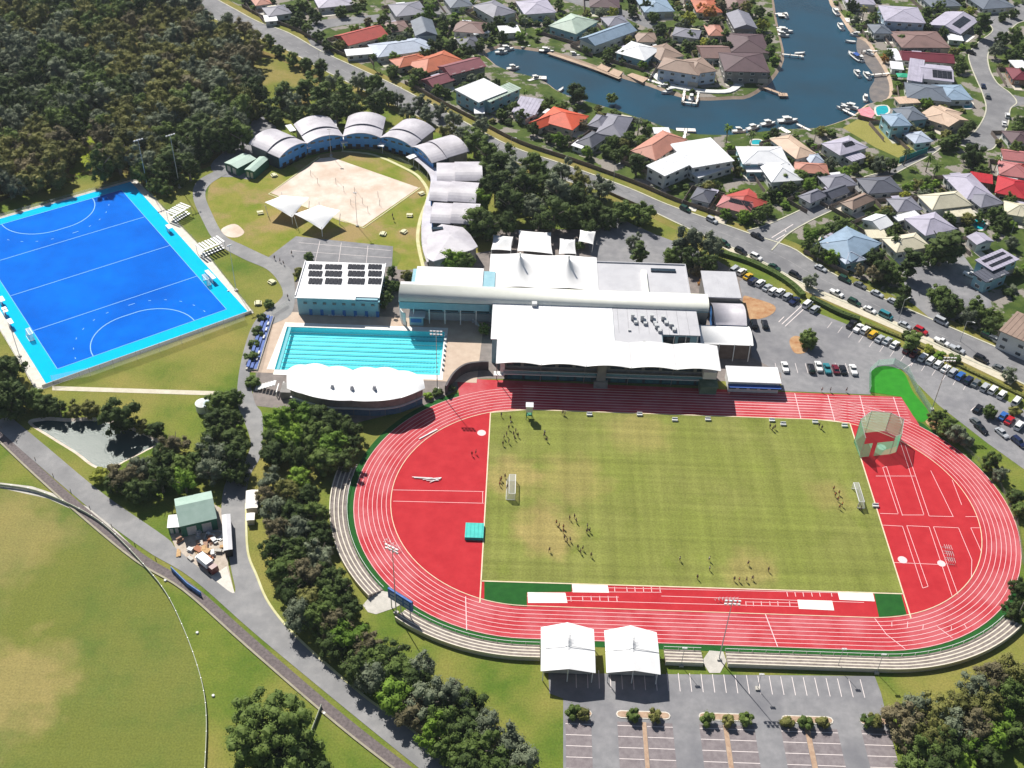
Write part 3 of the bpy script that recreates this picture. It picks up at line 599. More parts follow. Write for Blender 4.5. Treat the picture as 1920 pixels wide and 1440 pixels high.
part(kk, 'wall', [((-78.6, 77.2, 1.7), (4.4, 3.0, 3.4))], WALLT); part(kk, 'roof', [((-78.3, 77.2, 3.5), (5.2, 3.6, .22))], WROOF); part(kk, 'serving_hatch', [((-78.6, 75.66, 2.1), (3.4, .12, 1.4))], WALLB)
V, F = [], []; strip(V, F, [Vector((-84.4+2.6*(1-math.cos(t)), 81.4-3.8*math.sin(t)*1.6, 0)) for t in (0, .3, .6, .9, 1.2, 1.5)], 0, .3, 0, 5); tag(mk('curved_screen_wall', V, F, WALLW), 'curved white screen wall left of the blue kiosk', 'wall')
# ---- twin peak membrane pavilion
pv = thing('membrane_pavilion', 'white tensile membrane pavilion with two conical peaks', 'pavilion', (-38, 97, 0))
V, F = [], []; nx, ny = 72, 44; pk = [G(975, 492, 11.5), G(1066, 497, 11.5)]
for j in range(ny+1):
    for i in range(nx+1):
        x = -56+35.7*i/nx; y = 87+19.4*j/ny; z = 8.2+.9*math.sin(math.pi*i/nx)*math.sin(math.pi*j/ny)
        for p in pk:
            dx, dy = x-p.x, (y-p.y); d = math.hypot(dx*1.3, dy*.62); z += 5.2*math.exp(-d/2.3)+.6*math.exp(-d/6)
        V.append((x, y, z))
F = [[j*(nx+1)+i, j*(nx+1)+i+1, (j+1)*(nx+1)+i+1, (j+1)*(nx+1)+i] for j in range(ny) for i in range(nx)]
mk('membrane', V, F, MEMB, pv, smooth=True)
part(pv, 'wall', [((-38.2, 96.6, 4.0), (34.4, 18.2, 8.0))], WALLW)
for p in pk: V, F = [], []; cyl(V, F, (p.x, p.y, 14.2), (p.x, p.y, 15.2), .35, .3); mk('peak_cap', V, F, WHITE, pv)
# ---- flat annexes to the east
an = thing('annex_building', 'pale grey flat-roofed annex right of the twin-peak pavilion', 'building', (-5, 95, 0))
q = GG([(1124, 492), (1285, 497), (1292, 551), (1122, 548)], 8); x0, x1, y0, y1 = q[3].x, q[1].x, q[3].y-1, q[0].y
fill(an, 'wall', rect(x0+.3, y0, x1-.3, y1-.3), 0, 7.8, WALLG); fill(an, 'roof', rect(x0, y0, x1, y1), 7.8, 8.1, GROOF)
p = G(1207, 520, 8); part(an, 'ridge_cowl', [((p.x, (y0+y1)/2-3, 8.6), (1.8, 14, 1.0))], CREAM)
p, p2 = G(1220, 508, 8), G(1266, 508, 8); part(an, 'clerestory', [(((p.x+p2.x)/2, p.y, 8.4), (p2.x-p.x, 1.4, .6))], GLASS)
part(an, 'parapet', [(((x0+x1)/2, y1-.15, 8.3), (x1-x0, .3, .5)), ((x1-.15, (y0+y1)/2, 8.3), (.3, y1-y0-.7, .5))], GROOF)
def flatblock(name, label, cat, A, B, D, z, wall, roof, win=0, bar=0):
    a, b, d = G(*A, z), G(*B, z), G(*D, z); x0, x1, y0, y1 = min(a.x, d.x), b.x, a.y, d.y
    t = thing(name, label, cat, ((x0+x1)/2, (y0+y1)/2, 0))
    fill(t, 'wall', rect(x0+.4, y0+.4, x1-.4, y1-.4), 0, z-.2, wall)
    if bar:
        V, F = [], []; n = 12
        for x in (x0, x1):
            for k in range(n+1): s = k/n; V.append((x, y0+(y1-y0)*s, z-.2+bar*math.sin(math.pi*s)))
        for k in range(n): F.append([k, n+1+k, n+2+k, k+1])
        F += [list(range(n+1))[::-1], [n+1+k for k in range(n+1)]]
        mk('vault_roof', V, F, roof, t, smooth=True)
        part(t, 'blue_gable_end', [((x0+.2, (y0+y1)/2, z-1.5), (.3, (y1-y0)*.8, 3))], WALLB)
    else:
        fill(t, 'roof', rect(x0, y0, x1, y1), z-.2, z+.1, roof)
        V, F = [], []
        for k in range(1, 7): box(V, F, (x0+(x1-x0)*k/7, (y0+y1)/2, z+.13), (.1, (y1-y0)*.97, .06))
        mk('roof_seams', V, F, roof, t)
    for k in range(win):
        part(t, 'window', [((x0+(x1-x0)*(k+.5)/win, y0+.33, z*.5), ((x1-x0)/win*.7, .12, 1.5))], GLASS)
    return t, (x0, y0, x1, y1)
flatblock('grey_roof_block', 'square pale grey roofed block by the yellow cars', 'building', (1323, 557), (1390, 558), (1320, 508), 8, WALLG, GROOF, 4)
flatblock('vaulted_block', 'white barrel-vaulted block with blue gable beside orange mulch island', 'building', (1345, 608), (1401, 610), (1332, 566), 6.5, WALLB, LROOF, 0, 2.0)
t, _b = flatblock('entrance_canopy', 'bright white curved entry canopy south of the vaulted block', 'canopy', (1314, 644), (1413, 647), (1308, 608), 6, mat('recess_wall', (.10, .07, .06), (.16, .12, .1), sc=.5), MEMB, 0, 1.1)
V, F = [], []
for k in range(4): cyl(V, F, (_b[0]+1+k*(_b[2]-_b[0]-2)/3, _b[1]-.6, 0), (_b[0]+1+k*(_b[2]-_b[0]-2)/3, _b[1]+.2, 6), .14)
mk('post', V, F, WHITE, t)
t, _b = flatblock('clubroom', 'small white clubroom with blue windows right of the grandstand', 'building', (1366, 716), (1466, 722), (1363, 686), 4.2, WALLW, WROOF, 5)
part(t, 'awning', [(((_b[0]+_b[2])/2, _b[1]-.5, 3.1), (_b[2]-_b[0], 1.6, .15))], BLUESEAT)
# ---- pool building with solar arrays
pb = thing('solar_roof_building', 'white roofed pool building carrying twelve dark solar arrays', 'building', (-104, 89, 0))
fill(pb, 'wall', rect(-117, 79.6, -91.2, 99.4), 0, 6.8, WALLT)
fill(pb, 'roof', [(-117.6, 79.0), (-98.2, 79.0), (-98.2, 80.6), (-90.6, 80.6), (-90.6, 100), (-117.6, 100)], 6.8, 7.1, WROOF)
part(pb, 'eave', [((-94.3, 79.9, 6.2), (7.6, 1.4, .25))], WALLT)
part(pb, 'parapet', [((-90.7, 89.8, 7.3), (.3, 20, .5)), ((-117.5, 89.8, 7.3), (.3, 20, .5))], WROOF)
pw, pd = 1.28, 2.6
SP = None
for (a, b) in ((577, 603), (608, 640), (651, 683), (689, 715)):
    for (ya, yb) in ((495, 503.5), (507, 517), (521, 531.5)):
        p, q = G(a, yb, 7.3), G(b, yb, 7.3); yt = G(a, ya, 7.3).y; nn = 4; ww = (q.x-p.x)/nn
        for k in range(nn):
            if SP is None:
                V, F = [], []; box(V, F, (0, 0, 0), (1, 1, .08)); V2 = V; SP = bpy.data.meshes.new('solar_panel'); SP.from_pydata(V, [], F); SP.materials.append(SOLAR)
            o = bpy.data.objects.new('solar_panel', SP); COL.objects.link(o); o.parent = pb
            o.location = Vector((p.x+ww*(k+.5), (p.y+yt)/2, 7.32))-ORIG[pb.name]; o.scale = (ww-.1, yt-p.y, 1)
for k in range(8): part(pb, 'window', [((-114.5+3.1*k, 79.5, 4.8), (1.1, .16, .7))], GLASS)
for k in range(7): part(pb, 'doorway', [((-113+3.6*k, 79.5, 1.2), (1.0, .16, 2.2))], WALLB)
# ---- pool
PWM = water('pool_water', (.02, .55, .72), (.03, .62, .78), .14, .2, 1.5, r=.05)
sheet('pool_water', pool, -.12, PWM, kind='structure')
TILE = mat('pool_tile', (.34, .84, .86), (.40, .88, .90), sc=.4, r=.5)
V, F = [], []; V = [(p.x, p.y, .02) for p in pool]+[(p.x, p.y, -1.9) for p in pool]; F = [[4, 5, 6, 7]]+[[k, (k+1) % 4, 4+(k+1) % 4, 4+k] for k in range(4)]
o = mk('pool_basin', V, F, TILE); o['kind'] = 'structure'
V, F = [], []
for k in range(8):
    y = PY0+2.2+(PY1-PY0-3.6)*(k+.5)/8; box(V, F, ((PX0+PX1)/2, y, -1.88), (46, .2, .03))
o = mk('pool_floor_lines', V, F, mat('dark_tile', (.05, .30, .38), r=.5)); o['kind'] = 'structure'
ROPE = mat('rope_teal', (.01, .16, .19), (.02, .22, .25), sc=3, r=.5)
for k in range(9):
    y = PY0+1.6+(PY1-PY0-4.4)*k/8; V, F = [], []
    cyl(V, F, (PX0+1.6, y, -.08), (PX1-.5, y+.1, -.08), .09, n=6)
    for j in range(47): box(V, F, (PX0+2+j*1.05, y, -.06), (.45, .17, .16))
    tag(mk('lane_rope', V, F, ROPE), 'dark teal lane rope across the swimming pool, %s from its south edge' % ORD[k], 'lane rope', 'pool lane ropes')
V, F = [], []; box(V, F, (PX0+1.0, (PY0+PY1)/2, -.02), (.9, PY1-PY0-.4, .25)); tag(mk('bulkhead', V, F, mat('bulkhead_teal', (.03, .35, .42), r=.5)), 'teal bulkhead beam along the western end of the pool', 'bulkhead')
V, F = [], []; box(V, F, (0, 0, .35), (.7, .6, .7)); box(V, F, (-.1, 0, .75), (.6, .7, .1)); sb0 = None
for k in range(8):
    y = PY0+2.8+2.4*k; t = thing('starting_block', 'white starting block at the eastern pool end, %s from the south' % ORD[k], 'starting block', (PX1+.6, y, .12), 0, 'pool starting blocks')
    Vb, Fb = [], []; box(Vb, Fb, (0, 0, .35), (.5, .5, .7)); mk('base', Vb, Fb, STEEL, t, local=True)
    Vb, Fb = [], []; box(Vb, Fb, (-.1, 0, .74), (.7, .7, .08)); mk('platform', Vb, Fb, WHITE, t, local=True)
# ---- curved pool grandstand
cg = thing('pool_grandstand', 'curved pool grandstand with scalloped white roof between pool and track', 'grandstand', (-95, 42, 0))
zt = 7.0
top = [G(x, y, zt) for x, y in ((538, 694), (573, 684), (617, 688), (662, 694), (705, 691), (748, 695), (792, 708))]
bot = [G(x, y, zt) for x, y in ((538, 728), (570, 739), (614, 749), (660, 751), (706, 752), (752, 746), (797, 728))]
V, F = [], []; seg = 10; rows = 6
for b in range(6):
    i0 = len(V)
    for k in range(seg+1):
        t = k/seg; h = math.sin(math.pi*t)
        for r_ in range(rows+1):
            s = r_/rows; A_ = top[b].lerp(top[b+1], t); B_ = bot[b].lerp(bot[b+1], t); p = A_.lerp(B_, s)
            mid_ = (A_-B_).normalized(); p = p+mid_*(h*(.55*(1-s)-.8*s)); V.append((p.x, p.y, zt+.5*h+.6*math.sin(math.pi*s)))
    for k in range(seg):
        for r_ in range(rows): q = i0+k*(rows+1)+r_; F.append([q, q+1, q+rows+2, q+rows+1])
mk('membrane_roof', V, F, MEMB, cg, smooth=True)
line = offset([Vector((p.x, p.y, 0)) for p in cr(bot, 6)], 1.4)
V, F = [], []; strip(V, F, line, 0, .4, 3.1, 6.9); mk('upper_wall', V, F, mat('taupe_wall', (.20, .17, .16), (.30, .26, .24), sc=.6), cg)
V, F = [], []; strip(V, F, line, .25, .7, 0, 2.9); mk('lower_wall', V, F, mat('dusk_blue_wall', (.05, .11, .20), (.10, .18, .28), sc=.5), cg)
V, F = [], []; strip(V, F, line, -.6, .9, 2.9, 3.1); mk('ledge', V, F, WALLW, cg)
for k in range(2, len(line)-2, 4):
    V, F = [], []; beam(V, F, line[k]+Vector((0, -.1, 0)), line[k]+Vector((0, -.1, 6.9)), .12); mk('post', V, F, WALLG, cg)
for r_ in range(5):
    V, F = [], []; strip(V, F, line, .8+1.3*r_, 2.1+1.3*r_, 0, 3.6-.7*r_); mk('seating_tier', V, F, CONC, cg)
for (px, py) in ((623, 724), (702, 726), (660, 726)):
    p = G(px, py, 8.3); V, F = [], []; cyl(V, F, (p.x, p.y, 7.6), (p.x, p.y, 8.9), .7, .35, 10); mk('roof_peak', V, F, GROOF, cg)
V, F = [], []; strip(V, F, cr(GG([(836, 740), (850, 716), (872, 699), (900, 694), (916, 694)]), 5), -.3, .3, 0, 3.4); tag(mk('ramp_wall', V, F, mat('dark_ramp', (.06, .055, .06), (.10, .09, .095), sc=.5)), 'dark curved ramp wall between the pool deck and the track bend', 'wall')
# ---- blue seats beside the pool, stairs
sb = thing('seating_bank', 'blue and white seats in shade along the western pool deck', 'seating', (-127, 64, 0))
for r_ in range(3): part(sb, 'bench_row', [((-125.3-1.1*r_, 64, .45+.4*r_), (.9, 27, .3))], BLUESEAT)
part(sb, 'steps', [((-126.4, 64, .3), (3.6, 27.5, .5))], CONC)
for y in (55, 58, 66, 70, 73): part(sb, 'towel_rack', [((-125.6, y, .95), (.5, 1.6, .3))], WALLW)
V, F = [], []; strip(V, F, GG([(540, 572), (512, 590), (503, 625), (490, 680), (478, 715)]), 0, .1, 0, 1.9); tag(mk('pool_fence', V, F, FENCEM), 'wire mesh fence between service road and blue pool seats', 'fence')
sr = thing('access_stairs', 'white framed access stairs at the western end of the pool grandstand', 'stairs', tuple(G(505, 735)))
p = G(505, 738)
for k in range(7): part(sr, 'step', [((p.x-4+k*.9, p.y+2, .4+.35*k), (.8, 2.4, .2))], WALLW)
part(sr, 'frame', [((p.x+2.5, p.y+.6, 1.8), (.3, 4, .2)), ((p.x+4.0, p.y+.6, 2.2), (.3, 5, .2)), ((p.x+2.5, p.y-1.4, .9), (.2, .2, 1.8)), ((p.x+4, p.y+2.8, 1.1), (.2, .2, 2.2))], WHITE)
part(sr, 'landing', [((p.x+5.5, p.y, 1.3), (3.4, 4.5, 2.6))], WALLG)
# ---- arc of vaulted lodges
ang = [144, 117, 90, 63, 36, 9, -16, None, None]
ctr = Vector((-110.2, 160.6))
def lodge(cx, cy, face, wid, d1, d2, label, bluef=BLUESEAT):
    """face: direction the blue gable looks at"""
    t = thing('vaulted_lodge', label, 'lodge', (cx, cy, 0), 0, 'vaulted lodges in an arc round the sand court')
    bx = Vector((-math.cos(face), -math.sin(face))); tx = Vector((-bx.y, bx.x))
    def vault(name, a, b, zs, rise, m_, th=.25):
        V, F = [], []; n = 12; w2 = wid/2; RR = (w2*w2+rise*rise)/(2*rise); a0 = math.asin(min(1, w2/RR))
        for d in (a, b):
            for lift in (0, -th):
                for k in range(n+1):
                    u = -a0+2*a0*k/n; x = RR*math.sin(u); z = zs+rise-RR*(1-math.cos(u))+lift; V.append((cx+bx.x*d+tx.x*x, cy+bx.y*d+tx.y*x, z))
        m1 = n+1
        for k in range(n):
            F.append([k, k+1, 2*m1+k+1, 2*m1+k]); F.append([m1+k, 3*m1+k, 3*m1+k+1, m1+k+1]); F.append([k, m1+k, m1+k+1, k+1]); F.append([2*m1+k, 2*m1+k+1, 3*m1+k+1, 3*m1+k])
        mk(name, V, F, m_, t, smooth=False)
    def gable(name, d, zs, rise, m_, wf=.96, z0=0):
        V, F = [], []; n = 12; w2 = wid/2*wf; RR = (w2*w2+rise*rise)/(2*rise); a0 = math.asin(min(1, w2/RR))
        for dd in (d, d+.3):
            V.append((cx+bx.x*dd-tx.x*w2, cy+bx.y*dd-tx.y*w2, z0))
            for k in range(n+1):
                u = -a0+2*a0*k/n; x = RR*math.sin(u); V.append((cx+bx.x*dd+tx.x*x, cy+bx.y*dd+tx.y*x, zs+rise-RR*(1-math.cos(u))-.26))
            V.append((cx+bx.x*dd+tx.x*w2, cy+bx.y*dd+tx.y*w2, z0))
        m1 = n+3; F += [list(range(m1)), [m1+k for k in range(m1)][::-1]]+[[k, (k+1) % m1, m1+(k+1) % m1, m1+k] for k in range(m1)]
        return mk(name, V, F, m_, t)
    vault('front_roof', .4, d1, 5.6, 2.0, LROOF); vault('rear_roof', d1-.4, d1+d2, 5.9, 2.3, LROOF)
    gable('front_gable', 1.0, 5.6, 2.0, mat('gable_blue', (.05, .24, .60), (.07, .30, .66), sc=.4, r=.4), .95, 1.2); gable('clerestory', d1+.3, 5.8, 2.3, DARK, .95, 4.5)
    r_ = math.atan2(tx.y, tx.x)
    c1 = Vector((cx, cy))+bx*(d1/2+1.2); c2 = Vector((cx, cy))+bx*(d1+d2/2)
    part(t, 'wall', [((c1.x, c1.y, 2.1), (wid*.92, d1-.4, 5.2), r_)], mat('lodge_base', (.03, .05, .07), (.05, .08, .1), sc=.5)); part(t, 'wall', [((c2.x, c2.y, 3.1), (wid*.92, d2-1.5, 6.2), r_)], WALLG)
    for k in range(4):
        o_ = tx*((k-1.5)*wid*.22); c3 = Vector((cx, cy))+bx*.97+o_; part(t, 'window', [((c3.x, c3.y, 5.2), (wid*.13, .12, .7), r_)], GLASS)
        c4 = Vector((cx, cy))+bx*.97+o_; part(t, 'doorway', [((c4.x, c4.y, 1.25), (wid*.12, .12, 2.1), r_)], DARK)
    return t
names = ['westernmost lodge of the arc, beside the green sheds', 'second lodge from the western end of the arc', 'lodge at the top of the arc, due north of the sand court', 'fourth lodge of the arc, left of the corner lodge', 'fifth lodge of the arc, turned to the south-west', 'sixth lodge of the arc, its white roofs facing west', 'seventh lodge of the arc, beside the east tip of the sand']
for k, a in enumerate(ang[:7]):
    rad_ = 30.2 if k < 5 else 31.6; c_ = ctr+Vector((math.cos(R(a)), math.sin(R(a))))*rad_
    lodge(c_.x, c_.y, R(a+180) if k < 5 else R(180+(a*.5 if k == 5 else a*.25)), (15.4 if k < 5 else 14.5), 7.6, 10.0, 'lilac grey double-vaulted '+names[k])
lodge(-78.5, 136.3, R(178), 14, 8.0, 9.5, 'lilac grey double-vaulted eighth lodge, between the seventh and the wide end lodge')
el = thing('end_lodge', 'wide white-roofed six-sided end lodge behind the round tree', 'lodge', (-72, 122, 0))
hp = GG([(802, 436), (828, 420), (868, 426), (882, 440), (896, 462), (886, 468), (812, 490), (800, 484)], 5.5)
V, F = [], []; n = len(hp); apx = G(845, 440, 7.2)
V = [p[:] for p in hp]+[(apx.x, apx.y, 7.0)]+[(p.x, p.y, 5.25) for p in hp]; F = [[(k+1) % n, k, n] for k in range(n)]+[[k, (k+1) % n, n+1+(k+1) % n, n+1+k] for k in range(n)]
mk('roof', V, F, LROOF, el); c_ = sum(hp, Vector())/n
fill(el, 'wall', [tuple((c_+(p-c_)*.93)[:2]) for p in hp], 0, 5.3, WALLG)
p = G(820, 431, 5.6); part(el, 'skylight', [((p.x, p.y, 6.1), (4, 1.5, .6), .2)], GLASS)
V, F = [], []
aw = cr(GG([(766, 292), (790, 310), (806, 330), (806, 352), (798, 380), (792, 405), (790, 435), (792, 465), (800, 492)], 3), 5); strip(V, F, aw, 0, 4.2 if True else 0, 3.0, 3.2)
t = thing('curved_awning', 'curved pale lilac walkway awning in front of the eastern lodges', 'awning', tuple(aw[20][:2])+(0,)); mk('roof_sheet', V, F, LROOF, t)
for k in range(0, len(aw), 4):
    V, F = [], []; beam(V, F, (aw[k].x, aw[k].y, 0), (aw[k].x, aw[k].y, 3.0), .15); mk('post', V, F, WHITE, t)
band('court_path', cr(GG([(640, 285), (700, 292), (760, 318), (785, 335), (800, 365), (785, 410), (780, 450), (790, 500)]), 5), 0, 1.2, .07, mat('yellow_kerb', (0, 0, 0)))
V, F = [], []; strip(V, F, cr(GG([(500, 318), (545, 306), (585, 296), (640, 284), (700, 292), (760, 318), (790, 345)]), 4), 3.0, 3.15, 0, 1.4); tag(mk('court_fence', V, F, FENCEM), 'low mesh fence between lodges and sand court lawn', 'fence')
# covered ways between lodges
for k, (px, py) in enumerate(((572, 272), (643, 262), (718, 268), (776, 292), (625, 232), (545, 240))):
    p = G(px, py, 3.5); t = thing('link_roof', 'small white link roof between lodges, %s of six' % ORD[k], 'roof', (p.x, p.y, 0), 0, 'white link roofs between the lodges')
    part(t, 'roof_sheet', [((p.x, p.y, 3.5), (2.6, 6, .2), R([50, 20, -15, -45, 10, 30][k]))], WROOF); part(t, 'post', [((p.x, p.y-2, 1.7), (.2, .2, 3.4)), ((p.x, p.y+2, 1.7), (.2, .2, 3.4))], WHITE)
# ---- membrane sails in court
def tent(name, label, cat, corners, z, peak, group=None, hyp=False):
    c_ = sum((G(x, y, z) for x, y in corners), Vector())/len(corners)
    t = thing(name, label, cat, (c_.x, c_.y, 0), 0, group); Q = [G(x, y, z) for x, y in corners]
    V, F = [], []; n = 16
    for j in range(n+1):
        for i in range(n+1):
            u, v = i/n, j/n; p = Q[0].lerp(Q[1], u).lerp(Q[3].lerp(Q[2], u), v); e = math.sin(math.pi*u)*math.sin(math.pi*v)
            p = p+(c_-p)*(.045*(math.sin(math.pi*u) if v in (0, 1) else math.sin(math.pi*v) if u in (0, 1) else 0))
            z_ = z+peak*(1-max(abs(2*u-1), abs(2*v-1)))**1.3
            if hyp: z_ = z+peak*.5*(abs(2*u-1)*abs(2*v-1))*(1 if (u-.5)*(v-.5) > 0 else -1)+1.3*e
            V.append((p.x, p.y, z_))
    F = [[j*(n+1)+i, j*(n+1)+i+1, (j+1)*(n+1)+i+1, (j+1)*(n+1)+i] for j in range(n) for i in range(n)]
    mk('membrane', V, F, MEMB, t, smooth=not hyp)
    for p in Q:
        V, F = [], []; p2 = p+(c_-p)*.08; cyl(V, F, (p2.x, p2.y, 0), (p.x, p.y, z), .13, .1); mk('post', V, F, WHITE, t)
    return t
tent('shade_sail', 'white four-cornered shade sail over the western corner of the sand court', 'shade sail', [(497, 385), (547, 402), (580, 376), (528, 360)], 4.5, 2.6, 'shade sails by the sand court', True)
tent('shade_sail', 'white shade sail south-east of the first, nearer the court asphalt', 'shade sail', [(552, 407), (603, 425), (638, 400), (598, 378)], 4.5, 2.6, 'shade sails by the sand court', True)
for k, (q, lb) in enumerate((([(921, 468), (958, 470), (962, 444), (925, 440)], 'leftmost small white membrane roof behind the twin-peak pavilion'), ([(970, 470), (1036, 476), (1033, 436), (973, 432)], 'largest of the small membrane roofs, dappled with tree shade'), ([(1048, 476), (1080, 476), (1078, 449), (1050, 447)], 'small pale membrane roof right of the dappled one'), ([(1085, 452), (1112, 458), (1117, 434), (1088, 431)], 'blue-shaded membrane roof under the trees'))):
    tent('membrane_roof', lb, 'roof', q, 3.6, 1.6)
# southern track-side tents
for k, (q, lb) in enumerate((([(1014, 1257), (1117, 1259), (1112, 1178), (1012, 1176)], 'western one of two big white track-side canopies above the car park'), ([(1137, 1260), (1239, 1263), (1232, 1184), (1133, 1180)], 'eastern one of two big white track-side canopies above the car park'))):
    Q = [G(x, y, 5.0) for x, y in q]; x0, x1, y0, y1 = Q[0].x, Q[1].x, Q[0].y, Q[2].y
    t = thing('spectator_canopy', lb, 'canopy', ((x0+x1)/2, (y0+y1)/2, 0), 0, 'white canopies over the southern terrace')
    V, F = [], []; n = 16
    for j in range(n+1):
        for i in range(n+1):
            u, v = i/n, j/n; z_ = 4.7+1.5*(1-abs(2*u-1))*(.8+.2*v)+.5*math.sin(math.pi*v)+(.9*max(0, 1-abs(u-.5)*10-abs(v-.6)*5))
            yy = y0+(y1-y0)*v+(1-abs(2*u-1))*(.55 if v == 1 else 0)
            V.append((x0+(x1-x0)*u, yy, z_))
    F = [[j*(n+1)+i, j*(n+1)+i+1, (j+1)*(n+1)+i+1, (j+1)*(n+1)+i] for j in range(n) for i in range(n)]
    mk('membrane', V, F, MEMB, t)
    V, F = [], []; xm = (x0+x1)/2
    beam(V, F, (x0, y0+(y1-y0)*.47, 5.25), (xm, y0+(y1-y0)*.47, 6.85), .1); beam(V, F, (xm, y0+(y1-y0)*.47, 6.85), (x1, y0+(y1-y0)*.47, 5.25), .1); mk('seam', V, F, STEEL, t)
    for x in (x0+.6, xm, x1-.6):
        for y in (y0+.8, y1-.8):
            V, F = [], []; cyl(V, F, (x, y, 0), (x, y, 4.8 if x != xm else 6), .12); mk('post', V, F, WHITE, t)
    V, F = [], []
    for r_ in range(4): box(V, F, ((x0+x1)/2, y0+3.4+1.5*r_, .3+.3*(3-r_)), (x1-x0-1.5, 1.4, .6+.3*(3-r_)))
    mk('seating_tier', V, F, CONC, t)
# ---- green sheds and depot buildings
def shed(name, label, cat, A, B, C, z, rise, roofm, wallm, axis='x', group=None, door=None):
    a, b, c = G(*A, z), G(*B, z), G(*C, z); u = (b-a); L_ = u.length; u.normalize(); v = Vector((-u.y, u.x, 0)); D = (c-a).dot(v)
    ctr_ = a+u*L_/2+v*D/2; t = thing(name, label, cat, (ctr_.x, ctr_.y, 0), 0, group)
    def Pn(s, q, z_): w_ = a+u*s+v*q; return (w_.x, w_.y, z_)
    V, F = [], []; box(V, F, (ctr_.x, ctr_.y, z/2), (L_-.4, D-.4, z), math.atan2(u.y, u.x)); mk('wall', V, F, wallm, t)
    V, F = [], []
    if axis == 'x': top_ = [Pn(0, D/2, z+rise), Pn(L_, D/2, z+rise)]
    else: top_ = [Pn(L_/2, 0, z+rise), Pn(L_/2, D, z+rise)]
    V = [Pn(0, 0, z), Pn(L_, 0, z), Pn(L_, D, z), Pn(0, D, z)]+top_
    F = [[0, 1, 5, 4], [2, 3, 4, 5], [3, 0, 4], [1, 2, 5]] if axis == 'x' else [[0, 4, 5, 3], [1, 2, 5, 4], [0, 1, 4], [2, 3, 5]]
    F.append([3, 2, 1, 0]); mk('roof', V, F, roofm, t)
    for k in range(2):
        c3 = a+u*L_*(.3+.4*k)-v*.0; V, F = [], []; box(V, F, (c3.x+v.x*.18, c3.y+v.y*.18, z*.42), (min(3, L_*.25), .1, z*.7), math.atan2(u.y, u.x)); mk('roller_door', V, F, door or STEEL, t)
    return t
shed('green_shed', 'pale green roofed shed at the end of the lodge driveway, left one', 'shed', (420, 305), (445, 316), (448, 283), 3.4, .5, GREENR, GREENM, 'y', 'green sheds')
shed('green_shed', 'pale green roofed shed touching the westernmost lodge, right one', 'shed', (458, 318), (476, 322), (482, 292), 3.4, .5, GREENR, GREENM, 'y', 'green sheds')
shed('maintenance_shed', 'green and white gabled maintenance shed above the storage yard', 'shed', (336, 988), (407, 972), (328, 935), 4.2, 2.3, GREENR, GREENM)
shed('white_lean_to', 'small white lean-to west of the maintenance shed', 'shed', (313, 990), (337, 988), (312, 966), 2.6, .3, WROOF, GREENM)
shed('shipping_container', 'long white container standing on the depot road edge', 'container', (436, 1030), (432, 963), (419, 1030), 2.9, .1, GROOF, DARK, 'x')
shed('storage_slab_roof', 'white slab roof on the depot verge, northern one', 'shelter', (483, 952), (484, 918), (460, 951), 2.2, .2, PITS, WALLC)
shed('storage_slab_roof', 'small white slab roof on the depot verge, southern one', 'shelter', (477, 975), (478, 961), (461, 974), 2.0, .1, PITS, WALLC)
shed('field_hut', 'pale blue roofed hut beside the white water tank', 'hut', (380, 762), (400, 762), (380, 750), 3, .3, mat('pale_blue_roof', (.45, .55, .60), (.52, .62, .66), sc=1, r=.5), WALLG)
p = G(382, 768); V, F = [], []; cyl(V, F, (p.x, p.y, 0), (p.x, p.y, 2.6), 2.1, n=20); cyl(V, F, (p.x, p.y, 2.6), (p.x, p.y, 3.1), 2.15, .3, 20); tag(mk('water_tank', V, F, WALLW), 'round white water tank on the grass by the service road', 'tank')
# depot truck, scrap
t = thing('flatbed_truck', 'white and dark red flatbed truck parked in the storage yard', 'truck', tuple(G(388, 1062)), R(-40))
V, F = [], []; box(V, F, (0, 0, 1.0), (5.4, 2.2, .3)); mk('tray', V, F, mat('maroon_paint', (.12, .012, .015), r=.4), t, local=True)
V, F = [], []; box(V, F, (-.4, 0, 2.0), (4.2, 2.1, 1.7)); mk('cargo_box', V, F, WROOF, t, local=True)
V, F = [], []; box(V, F, (3.0, 0, 1.5), (1.6, 2.1, 1.8), 0, .85); mk('cab', V, F, mat('maroon_paint', (0, 0, 0)), t, local=True)
for x in (-1.8, 2.6):
    for y in (-1, 1): V, F = [], []; cyl(V, F, (x, y-.15, .5), (x, y+.15, .5), .5, n=12); mk('wheel', V, F, TYRE, t, local=True)
rs = random.Random(5)
for k in range(26):
    px, py = rs.uniform(335, 418), rs.uniform(998, 1050)
    if py < 985+(418-px)*.1: continue
    p = G(px, py); s = (rs.uniform(.8, 2.8), rs.uniform(.5, 1.6), rs.uniform(.3, 1.1)); V, F = [], []
    for j in range(rs.randint(2, 4)): box(V, F, (rs.uniform(-.3, .3), rs.uniform(-.3, .3), s[2]*(j+.5)/3), (s[0]*rs.uniform(.7, 1), s[1]*rs.uniform(.7, 1), s[2]/3+.02), rs.uniform(-.2, .2))
    m_ = rs.choice([mat('timber', (.42, .26, .12), (.55, .36, .18), sc=2), BRICK, CONC, mat('rust', (.28, .10, .05), (.38, .16, .08), sc=2), WALLW, STEEL])
    o = mk('pallet_stack' if k % 2 else 'scrap_pile', V, F, m_, local=True); o.location = p; o.rotation_euler.z = rs.uniform(0, 3)
    tag(o, '%s of leftovers in the storage yard, %s one laid out' % ('stack' if k % 2 else 'heap', ORD[k]), 'pile', 'material piles in the storage yard')
p = G(401, 1005); t = thing('scrap_rack', 'rectangular grey metal rack lying in the storage yard', 'frame', tuple(p)); V, F = [], []
for a, b in (((-2, -1.4), (2, -1.4)), ((2, -1.4), (2, 1.4)), ((2, 1.4), (-2, 1.4)), ((-2, 1.4), (-2, -1.4))): beam(V, F, (*a, .3), (*b, .3), .25)
